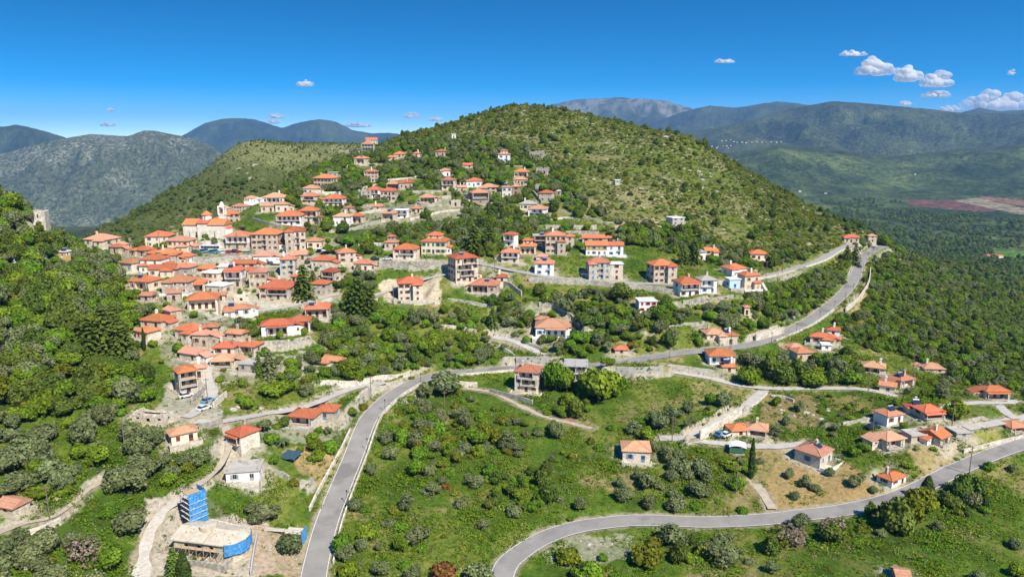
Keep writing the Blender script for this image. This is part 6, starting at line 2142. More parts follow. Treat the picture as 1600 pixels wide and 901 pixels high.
_PM, _AM = pole_mesh(), arm_mesh()
for px, py, rz, where in [
 (592,400,20,'beside the pale stone house on the village road'), (667,418,10,'before the long retaining wall'), (615,476,0,'left of the three-storey villa'), (773,425,30,'right of the tall tower house'),
 (844,562,10,'beside the hillside lane end'), (806,578,0,'left of the pale wall on the main road'), (904,612,0,'before the concrete shell'), (1050,690,0,'at the fork of the meadow lanes'),
 (1356,614,20,'at the hamlet lane'), (1487,668,15,'on the lane above the grey garage'), (1363,681,0,'below the parked dark car'), (1514,741,40,'beside the lower road at the right'),
 (695,648,10,'in the meadow right of the main road curve'), (580,624,0,'in the fork of lane and main road'), (365,556,0,'between the lower cluster houses'), (325,632,0,'beside the light blue car'),
 (387,632,0,'in the green plot right of the steep lane'), (195,702,0,'left of the old cream house'), (78,812,0,'beside the olive path'), (1197,434,20,'right of the ochre-shuttered house'),
 (1222,428,20,'farther right along the village road parapet'), (1142,545,10,'before the roadside stone house'), (371,390,0,'before the white long balcony house'), (250,388,0,'before the cream house with blue shutters'),
 (554,398,0,'among the cafe trees'), (1426,585,0,'right behind the solar panel house'), (1150,770,0,'in the meadow left of the tall cypress')]:
    p = pix(px, py)
    r = empty('utility_pole', p, math.radians(rz)); tag(r, 'wooden utility pole ' + where, 'pole', 'utility poles')
    add_obj('shaft', _PM, r); add_obj('crossarm', _AM, r)


def lamp_parts():
    g = MB(); g.bar((0, 0, -0.5), (0, 0, 3.6), 0.08, 0, 0.05, 8); g.box(-0.16, 0.16, -0.16, 0.16, -0.3, 0.25)
    a = g.mesh('post', ['iron'])
    g = MB(); g.bar((0, 0, 3.6), (0, 0, 4.0), 0.13, 0, 0.22, 6); g.bar((0, 0, 4.0), (0, 0, 4.2), 0.26, 0, 0.04, 6)
    return a, g.mesh('lantern', ['iron'])


_LA, _LB = lamp_parts()
_nm = left_normals(MR)
LAMP_WORDS = ['at the lower end of the main road', 'second from the bottom of the main road', 'where the main road starts its curve', 'on the main road curve', 'above the main road curve', 'right of the main road curve', 'where the main road levels out',
              'left of the lone pale house', 'before the concrete shell', 'at the road fork', 'above the concrete retaining wall', 'before the house under the main road', 'by the roadside stone house', 'left of the pale inner wall', 'under the inner wall', 'before the long bend house',
              'at the start of the far bend', 'halfway round the far bend', 'on the far bend', 'near the far road end']
for i, w in enumerate(LAMP_WORDS):
    k = int(len(MR) * (0.06 + 0.045 * i)); k = min(k, len(MR) - 1)
    s = -3.55
    q = MR[k].copy(); q[:2] += _nm[k] * s
    r = empty('street_lamp', q); tag(r, 'black street lamp ' + w, 'lamp', 'street lamps along the main road')
    add_obj('post', _LA, r); add_obj('lantern', _LB, r)


def parasol_parts():
    g = MB(); g.bar((0, 0, -0.2), (0, 0, 2.6), 0.04, 0, None, 6); a = g.mesh('pole', ['iron'])
    g = MB()
    for i in range(8):
        t, u = 2*math.pi*i/8, 2*math.pi*(i + 1)/8
        g.tri((1.6*math.cos(t), 1.6*math.sin(t), 2.15), (1.6*math.cos(u), 1.6*math.sin(u), 2.15), (0, 0, 2.75))
        g.tri((1.6*math.cos(u), 1.6*math.sin(u), 2.12), (1.6*math.cos(t), 1.6*math.sin(t), 2.12), (0, 0, 2.7))
    return a, g.mesh('canopy', ['awning_white'])


_PA, _PB = parasol_parts()
for px, py, w in [(424,414,'leftmost on the taverna terrace'), (431,415,'second on the taverna terrace'), (438,415,'rightmost on the taverna terrace'), (499,395,'at the cafe left of the trees'), (507,398,'at the cafe beside the road'), (522,396,'under the cafe trees')]:
    p = pix(px, py)
    r = empty('parasol', p); tag(r, 'white parasol ' + w, 'parasol', 'white cafe parasols'); add_obj('pole', _PA, r); add_obj('canopy', _PB, r)
    prot_box(p, 3, 2.8)


def shade_net():
    p = pix(447, 722)
    r = empty('shade_net', p, math.radians(-15)); tag(r, 'dark blue-green shade net over a garden bed beside the dry plot', 'net')
    g = MB(); n = 6
    def Q(i, j):
        return (-2.4 + 4.8*i/n, 0.2 + 4.6*j/n, 0.9 + 0.5*j/n + 0.12*math.sin(i*1.7 + j*2.3))
    for i in range(n):
        for j in range(n):
            g.quad(Q(i, j), Q(i + 1, j), Q(i + 1, j + 1), Q(i, j + 1))
    g.build('net', 'net_dark', r)
    for x in (-2.4, 2.4):
        for y, z in ((0.2, 0.95), (4.8, 1.5)):
            g = MB(); g.bar((x, y, -1), (x, y, z), 0.05); g.build('post', 'wood', r)
    prot_box(p, 5, 2.5)


flat_mat('net_dark', (0.035, 0.085, 0.11), 0.8)
shade_net()

# ------------------------------------------------------------------ far hamlets in the valley
_fw = MB(); _fw.box(-6, 6, 0, 9, -6, 5.5); FAR_W = {m: None for m in ('wh', 'cr')}
_wm = {m: (lambda g: g)(_fw).mesh('wall', [m]) for m in ('wh', 'cr')}
_rm = roof_mesh('h', 12, 9, 5.5, 0.6).mesh('roof', ['rn'])
_rw = roof_mesh('g', 12, 9, 5.5, 0.6, 0.2).mesh('roof', ['rw'])
_rnd = random.Random(2)
for i, (px, py) in enumerate([(1113,229),(1122,230),(1130,228),(1136,229),(1142,228),(1128,221),(1135,220),(1141,219),(1147,222),(1152,223),(1160,223),(1166,224),(1175,223),(1183,222),(1191,223),(1205,222),(1214,223),(1221,222),(1250,300),(1430,273),(1290,303),(1120,232),(1138,232)]):
    p = pix(px, py)
    if p.y > 8000 or p.y < 1200:
        continue
    r = empty('house', p, _rnd.uniform(-0.6, 0.6)); s = _rnd.uniform(0.55, 1.0); r.scale = (s, s, s)
    tag(r, 'tiny distant house in the far valley village' if py < 240 else 'tiny lone distant building in the valley woods', 'house', 'far village in the valley' if py < 240 else 'lone far buildings')
    add_obj('wall', _wm[_rnd.choice(['wh', 'cr'])], r); add_obj('roof', _rm if _rnd.random() < 0.65 else _rw, r)
for px, py in [(1546,402),(1556,401),(1564,403)]:
    p = pix(px, py)
    r = empty('house', p, 0.2); r.scale = (0.8, 0.8, 0.7); tag(r, 'distant farm building with orange roof beside the bright green valley field', 'house', 'far farm buildings')
    add_obj('wall', _wm['cr'], r); add_obj('roof', _rm, r)
    prot_box(p, 11, 6)

build_ground()
build_roads()
for i, h in enumerate(PLANS):
    build_house(h, 1000 + i)

# ------------------------------------------------------------------ trees, shrubs and ground cover
def leaf_mat(name, dark, mid, light, transl=0.25, vary=0.16, hue=0.014, flower=None):
    m = bpy.data.materials.new(name); m.use_nodes = True
    nt = m.node_tree; nt.nodes.clear(); MATS[name] = m
    out = nt.nodes.new('ShaderNodeOutputMaterial')
    a = nd(nt, 'Attribute', attribute_name='shade')
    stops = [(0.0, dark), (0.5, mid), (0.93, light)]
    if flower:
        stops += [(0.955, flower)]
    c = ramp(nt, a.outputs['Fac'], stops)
    oi = nd(nt, 'ObjectInfo')
    mr = nd(nt, 'MapRange'); mr.inputs['To Min'].default_value = 1 - vary; mr.inputs['To Max'].default_value = 1 + vary
    nt.links.new(oi.outputs['Random'], mr.inputs['Value'])
    mu = nd(nt, 'Math', operation='MULTIPLY'); mu.inputs[1].default_value = 13.7
    fr = nd(nt, 'Math', operation='FRACT')
    nt.links.new(oi.outputs['Random'], mu.inputs[0]); nt.links.new(mu.outputs[0], fr.inputs[0])
    mr2 = nd(nt, 'MapRange'); mr2.inputs['To Min'].default_value = 0.5 - hue; mr2.inputs['To Max'].default_value = 0.5 + hue
    nt.links.new(fr.outputs[0], mr2.inputs['Value'])
    hs = nd(nt, 'HueSaturation')
    nt.links.new(mr.outputs[0], hs.inputs['Value']); nt.links.new(mr2.outputs[0], hs.inputs['Hue']); nt.links.new(c, hs.inputs['Color'])
    d = nd(nt, 'BsdfDiffuse'); t = nd(nt, 'BsdfTranslucent'); mx = nd(nt, 'MixShader')
    mx.inputs[0].default_value = transl
    nt.links.new(hs.outputs[0], d.inputs[0]); nt.links.new(hs.outputs[0], t.inputs[0])
    nt.links.new(d.outputs[0], mx.inputs[1]); nt.links.new(t.outputs[0], mx.inputs[2]); nt.links.new(mx.outputs[0], out.inputs[0])
    return m


leaf_mat('leaf_olive', (0.098, 0.125, 0.046), (0.162, 0.192, 0.078), (0.25, 0.28, 0.13), 0.2)
leaf_mat('leaf_green', (0.080, 0.142, 0.013), (0.152, 0.245, 0.020), (0.245, 0.345, 0.038), 0.3, 0.2, 0.022)
leaf_mat('leaf_dark', (0.055, 0.088, 0.016), (0.104, 0.150, 0.026), (0.170, 0.215, 0.040), 0.2, 0.2, 0.02)
leaf_mat('leaf_maquis', (0.080, 0.092, 0.012), (0.152, 0.162, 0.020), (0.24, 0.235, 0.034), 0.2, 0.22, 0.025)
leaf_mat('leaf_yellow', (0.085, 0.105, 0.012), (0.165, 0.190, 0.018), (0.27, 0.28, 0.028), 0.25, 0.15, 0.012)
leaf_mat('leaf_rust', (0.11, 0.06, 0.02), (0.20, 0.11, 0.03), (0.30, 0.17, 0.05), 0.2, 0.15)
leaf_mat('leaf_cypress', (0.022, 0.040, 0.010), (0.042, 0.068, 0.016), (0.075, 0.105, 0.026), 0.15, 0.1)
leaf_mat('leaf_bare', (0.14, 0.10, 0.075), (0.24, 0.18, 0.14), (0.34, 0.27, 0.21), 0.1, 0.1)
leaf_mat('leaf_weed', (0.075, 0.145, 0.010), (0.13, 0.22, 0.016), (0.21, 0.29, 0.03), 0.3, 0.25, 0.03, (0.30, 0.29, 0.03))
leaf_mat('leaf_straw', (0.20, 0.17, 0.07), (0.32, 0.26, 0.12), (0.42, 0.36, 0.19), 0.25, 0.2, 0.01)
RNG = np.random.default_rng(7)


def leaf_quads(pos, nrm, size, rng, flat=0.55, stretch=1.0):
    n = len(pos)
    nn = nrm + rng.normal(0, flat, (n, 3)); nn /= np.linalg.norm(nn, axis=1, keepdims=True)
    r = rng.normal(0, 1, (n, 3))
    t = np.cross(nn, r); t /= np.linalg.norm(t, axis=1, keepdims=True)
    b = np.cross(nn, t)
    s = (size * rng.uniform(0.6, 1.35, n))[:, None]
    q = np.stack([pos - t * s * stretch - b * s * 0.7, pos + t * s * stretch * 0.6 - b * s, pos + t * s * stretch + b * s * 0.7, pos - t * s * stretch * 0.6 + b * s], 1)
    return q.reshape(-1, 3)


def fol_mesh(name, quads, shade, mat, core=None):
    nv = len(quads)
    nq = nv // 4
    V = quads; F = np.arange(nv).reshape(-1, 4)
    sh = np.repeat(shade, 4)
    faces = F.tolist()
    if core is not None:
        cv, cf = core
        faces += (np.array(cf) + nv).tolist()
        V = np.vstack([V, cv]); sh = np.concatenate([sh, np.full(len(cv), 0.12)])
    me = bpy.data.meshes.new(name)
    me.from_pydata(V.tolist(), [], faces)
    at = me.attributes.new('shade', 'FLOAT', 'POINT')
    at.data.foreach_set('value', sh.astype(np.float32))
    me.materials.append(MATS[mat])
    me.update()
    return me


def ico(sub=1):
    b = bmesh.new()
    bmesh.ops.create_icosphere(b, subdivisions=sub, radius=1.0)
    v = np.array([x.co[:] for x in b.verts]); f = [[k.index for k in p.verts] for p in b.faces]
    b.free()
    return v, f


ICO_V, ICO_F = ico(1)
ICO2_V, ICO2_F = ico(2)


def crown_mesh(name, mat, seed, nleaf=620, lobes=7, size=0.10, squash=0.8, spread=0.62, lobe_r=(0.36, 0.55), base=0.25, low=False, core=0.86):
    """a crown of uneven lobes, each covered with small leaf sprays; radius about 1, standing on z = 0"""
    rng = np.random.default_rng(seed)
    lobes = max(4, lobes + int(rng.integers(-2, 4))); spread *= rng.uniform(0.85, 1.25); squash *= rng.uniform(0.82, 1.2)
    cs, rs = [], []
    for i in range(lobes):
        a = 2 * math.pi * (i + rng.uniform(-0.3, 0.3)) / max(lobes - 1, 1)
        rad = spread * rng.uniform(0.55, 1.0) if i else 0.1
        z = rng.uniform(-0.35, 0.45) if i else rng.uniform(0.25, 0.6)
        if low:
            z = abs(z) * 0.5
        cs.append((math.cos(a) * rad, math.sin(a) * rad, z)); rs.append(rng.uniform(*lobe_r) * (1.1 if i == 0 else 1))
    cs, rs = np.array(cs), np.array(rs)
    w = rs ** 2 / (rs ** 2).sum()
    k = rng.choice(lobes, nleaf * 2, p=w)
    d = rng.normal(0, 1, (len(k), 3)); d /= np.linalg.norm(d, axis=1, keepdims=True)
    p = cs[k] + d * rs[k][:, None] * rng.uniform(0.84, 1.16, (len(k), 1))
    dist = np.linalg.norm(p[:, None] - cs[None], axis=2) / rs[None]
    keep = (dist.min(1) > 0.84) & (d[:, 2] > -0.75)
    p, d, k = p[keep][:nleaf], d[keep][:nleaf], k[keep][:nleaf]
    nz = d * 0.8 + (p - p.mean(0)) * 0.4
    q = leaf_quads(p, nz, size, rng)
    tone = rng.uniform(0.0, 0.35, lobes)
    sh = np.clip(rng.uniform(0.05, 0.62, len(p)) + tone[k], 0, 0.92)
    cv, cf = [], []
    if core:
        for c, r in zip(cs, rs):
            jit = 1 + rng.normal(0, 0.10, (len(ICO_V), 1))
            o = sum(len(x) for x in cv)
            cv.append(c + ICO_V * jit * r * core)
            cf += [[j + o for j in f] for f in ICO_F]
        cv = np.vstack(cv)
    zmin = (cs[:, 2] - rs).min()
    sc = np.array([1, 1, squash])
    off = np.array([0, 0, -zmin * squash + base])
    return fol_mesh(name, q * sc + off, sh, mat, (cv * sc + off, cf) if core else None)


def cypress_mesh(seed):
    rng = np.random.default_rng(seed)
    n = 900
    t = rng.uniform(0, 1, n) ** 0.85
    r = 0.135 * np.sin(np.clip(t * 0.93 + 0.07, 0, 1) * math.pi) ** 0.55 * (1 - 0.55 * t) * rng.uniform(0.85, 1.1, n)
    a = rng.uniform(0, 2 * math.pi, n)
    p = np.stack([np.cos(a) * r, np.sin(a) * r, 0.05 + t * 0.95], 1)
    d = np.stack([np.cos(a), np.sin(a), np.full(n, 0.5)], 1)
    q = leaf_quads(p, d, 0.020, rng, 0.4, 1.2)
    m = 10
    cv, cf = [], []
    ts = np.linspace(0, 1, 9)
    for tt in ts:
        rr = 0.115 * math.sin(min(tt * 0.93 + 0.07, 1) * math.pi) ** 0.55 * (1 - 0.55 * tt)
        for j in range(m):
            cv.append((math.cos(2 * math.pi * j / m) * rr, math.sin(2 * math.pi * j / m) * rr, 0.05 + tt * 0.95))
    for i in range(8):
        for j in range(m):
            cf.append([i * m + j, i * m + (j + 1) % m, (i + 1) * m + (j + 1) % m, (i + 1) * m + j])
    return fol_mesh('crown', q, np.clip(rng.uniform(0, 0.9, n), 0, 0.92), 'leaf_cypress', (np.array(cv), cf))


def fir_mesh(seed, mat='leaf_dark', tiers=11, wide=0.30):
    """tiered conifer of unit height"""
    rng = np.random.default_rng(seed)
    P, N, S = [], [], []
    for i in range(tiers):
        t = i / tiers
        z = 0.12 + 0.88 * t
        R = wide * (1 - t) ** 0.8 + 0.02
        nb = 6 + int(6 * (1 - t))
        ph = rng.uniform(0, 6.28)
        for j in range(nb):
            a = ph + 2 * math.pi * j / nb + rng.uniform(-0.2, 0.2)
            L = R * rng.uniform(0.7, 1.12)
            for s in np.linspace(0.25, 1, 6):
                for e in range(2):
                    P.append((math.cos(a) * L * s + rng.normal(0, 0.012), math.sin(a) * L * s + rng.normal(0, 0.012), z - 0.10 * s * R / wide + rng.normal(0, 0.01)))
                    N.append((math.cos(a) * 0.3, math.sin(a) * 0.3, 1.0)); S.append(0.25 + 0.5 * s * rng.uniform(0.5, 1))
    q = leaf_quads(np.array(P), np.array(N), 0.026, rng, 0.35, 1.25)
    cv = [(math.cos(j) * wide * 0.35, math.sin(j) * wide * 0.35, 0.1) for j in np.linspace(0, 6.28, 9)[:-1]] + [(0, 0, 0.97)]
    cf = [[j, (j + 1) % 8, 8] for j in range(8)]
    return fol_mesh('crown', q, np.clip(np.array(S), 0, 0.92), mat, (np.array(cv), cf))


def trunk_mesh(seed, h=0.45, r=0.09, limbs=4, spread=0.5):
    rng = random.Random(seed)
    b = MB()
    lean = (rng.uniform(-0.06, 0.06), rng.uniform(-0.06, 0.06), h)
    b.bar((0, 0, -0.25), lean, r, 0, r * 0.7, 7)
    for i in range(limbs):
        a = 2 * math.pi * (i + rng.uniform(-0.25, 0.25)) / limbs
        e = (lean[0] + math.cos(a) * spread * rng.uniform(0.7, 1), lean[1] + math.sin(a) * spread * rng.uniform(0.7, 1), h + rng.uniform(0.35, 0.7))
        b.bar(lean, e, r * 0.55, 0, r * 0.2, 5)
    return b.mesh('trunk', ['bark'])


PROTO = {}      # kind -> list of (crown mesh, trunk mesh)
for kd, mat, kw in (
        ('olive', 'leaf_olive', dict(nleaf=620, lobes=8, size=0.082, squash=0.85, spread=0.66, lobe_r=(0.30, 0.48), base=0.18, core=0.80)),
        ('leafy', 'leaf_green', dict(nleaf=640, lobes=9, size=0.088, squash=0.95, spread=0.60, lobe_r=(0.32, 0.50), base=0.12, core=0.84)),
        ('evergreen', 'leaf_dark', dict(nleaf=640, lobes=9, size=0.085, squash=1.05, spread=0.58, lobe_r=(0.32, 0.50), base=0.08, core=0.84)),
        ('yellow', 'leaf_yellow', dict(nleaf=560, lobes=8, size=0.088, squash=0.85, spread=0.60, lobe_r=(0.30, 0.48), base=0.05, core=0.8)),
        ('maquis', 'leaf_maquis', dict(nleaf=340, lobes=6, size=0.115, squash=0.72, spread=0.55, lobe_r=(0.36, 0.55), base=-0.12, low=True, core=0.85)),
        ('bush', 'leaf_green', dict(nleaf=340, lobes=6, size=0.115, squash=0.72, spread=0.55, lobe_r=(0.36, 0.55), base=-0.12, low=True, core=0.85)),
        ('greybush', 'leaf_olive', dict(nleaf=340, lobes=6, size=0.11, squash=0.75, spread=0.55, lobe_r=(0.34, 0.52), base=-0.12, low=True, core=0.8)),
        ('broom', 'leaf_yellow', dict(nleaf=300, lobes=5, size=0.12, squash=0.65, spread=0.55, lobe_r=(0.36, 0.55), base=-0.12, low=True, core=0.8)),
        ('rust', 'leaf_rust', dict(nleaf=340, lobes=6, size=0.11, squash=0.8, spread=0.55, lobe_r=(0.34, 0.52), base=-0.1, low=True, core=0.8)),
        ('bare', 'leaf_bare', dict(nleaf=300, lobes=7, size=0.075, squash=0.8, spread=0.6, lobe_r=(0.30, 0.48), base=0.0, core=0))):
    has_trunk = kd in ('olive', 'leafy', 'evergreen', 'yellow')
    PROTO[kd] = [(crown_mesh('crown' if has_trunk else 'shrub', mat, hash(kd) % 1 + 100 * len(PROTO) + s, **kw), trunk_mesh(s, 0.4 if kd == 'olive' else 0.55) if has_trunk else None) for s in range(7)]
PROTO['cypress'] = [(cypress_mesh(s), None) for s in range(2)]
PROTO['fir'] = [(fir_mesh(s), None) for s in range(2)]
PROTO['bluefir'] = [(fir_mesh(s + 9, 'leaf_olive', 12, 0.26), None) for s in range(1)]
_tb = MB(); _tb.bar((0, 0, -0.05), (0, 0, 0.5), 0.018, 0, 0.008, 6)
SPIRE_TRUNK = _tb.mesh('trunk', ['bark'])

# what must stay in view: houses, roads and the other built things
_slope = (ZZ - CAM_Z) / YY
_slope[YY < 100] = -9
SKYLINE = np.maximum.accumulate(_slope, axis=0)
PROT = []       # picture boxes x0, y0, x1, y1, distance
for h in PLANS:
    p, W, D, H = h['p'], h['W'], h['D'], h['H']
    c, s = math.cos(h['yaw']), math.sin(h['yaw'])
    xs, ys = [], []
    for lx, ly, lz in ((-W/2, 0, H*0.15), (W/2, 0, H*0.15), (W/2, D, H), (-W/2, D, H), (0, D/2, H + W*0.15), (-W/2, 0, H), (W/2, 0, H)):
        a, b_ = project(p.x + lx*c - ly*s, p.y + lx*s + ly*c, p.z + lz)
        xs.append(a); ys.append(b_)
    PROT.append((min(xs), min(ys), max(xs), max(ys), p.y))
MASK = np.full((226, 401), 0.0, np.float32)     # distance of the farthest protected point in each 4 px cell


def protect_path(P, lifts=(0.0,), offs=(0.0,)):
    n = left_normals(P)
    for o in offs:
        for l in lifts:
            a, b_ = project(P[:, 0] + n[:, 0] * o, P[:, 1] + n[:, 1] * o, P[:, 2] + l)
            i, j = (b_ / 4).astype(int), (a / 4).astype(int)
            ok = (i >= 0) & (i < 226) & (j >= 0) & (j < 401)
            MASK[i[ok], j[ok]] = np.maximum(MASK[i[ok], j[ok]], P[ok, 1])


for nm, pts, half, run, kind in ROADS:
    protect_path(ROAD_PATHS[nm], (0.0,), np.linspace(-half, half, 5) * 0.8)


def grid_points(spacing, y0, y1, u0, u1, rng):
    x0, x1 = min(u0 * y1, u0 * y0), max(u1 * y1, u1 * y0)
    gx, gy = np.meshgrid(np.arange(x0, x1, spacing), np.arange(y0, y1, spacing))
    gx = gx + rng.uniform(-0.5, 0.5, gx.shape) * spacing
    gy = gy + rng.uniform(-0.5, 0.5, gy.shape) * spacing
    gx, gy = gx.ravel(), gy.ravel()
    u = gx / gy
    k = (u > u0) & (u < u1) & (gy > y0) & (gy < y1)
    return gx[k], gy[k]


def road_dist(x, y):
    u = x / y
    c = np.clip(np.round((u - COLS[0]) / (COLS[1] - COLS[0])), 0, len(COLS) - 1).astype(int)
    r = np.clip(np.searchsorted(ROWS, y), 0, len(ROWS) - 1)
    return ROAD_D[r, c]


def sees(x, y, z):
    u = x / y
    c = np.clip(np.round((u - COLS[0]) / (COLS[1] - COLS[0])), 0, len(COLS) - 1).astype(int)
    r = np.clip(np.searchsorted(ROWS, y) - 2, 0, len(ROWS) - 1)
    return (z - CAM_Z) / y >= SKYLINE[r, c] - 1e-4


def clear_of_built(x, y, z, rad, hgt, slack=0.0):
    """True where a plant neither stands in a building or road nor hides one from view"""
    ok = road_dist(x, y) > rad * 0.55 + 0.2
    for h in PLANS:
        p, W, D = h['p'], h['W'], h['D']
        c, s = math.cos(h['yaw']), math.sin(h['yaw'])
        dx, dy = x - p.x, y - p.y
        lx, ly = dx * c + dy * s, -dx * s + dy * c
        ok &= ~((np.abs(lx) < W/2 + rad*0.6 + 0.3) & (ly > -rad*0.6 - 0.3) & (ly < D + rad*0.6 + 0.3))
    px, py = project(x, y, z)
    sc = F_PX / (y * CP - (z - CAM_Z) * SP)
    r_, t_ = rad * sc, hgt * sc
    for x0, y0, x1, y1, Y in PROT:
        inset = 0.18 + slack
        hx = (px + r_*0.75 > x0 + (x1-x0)*inset*0.5) & (px - r_*0.75 < x1 - (x1-x0)*inset*0.5)
        hy = (py - t_*0.9 < y1 - (y1-y0)*0.30) & (py > y0)
        ok &= ~(hx & hy & (y < Y))
    for fx, fy in ((0, 0.5), (-0.6, 0.5), (0.6, 0.5), (0, 0.92), (-0.4, 0.8), (0.4, 0.8)):
        i, j = ((py - t_*fy) / 4).astype(int), ((px + r_*fx) / 4).astype(int)
        k = (i >= 0) & (i < 226) & (j >= 0) & (j < 401)
        md = np.zeros(len(x)); md[k] = MASK[i[k], j[k]]
        ok &= ~(md > y + 0.5)
    return ok


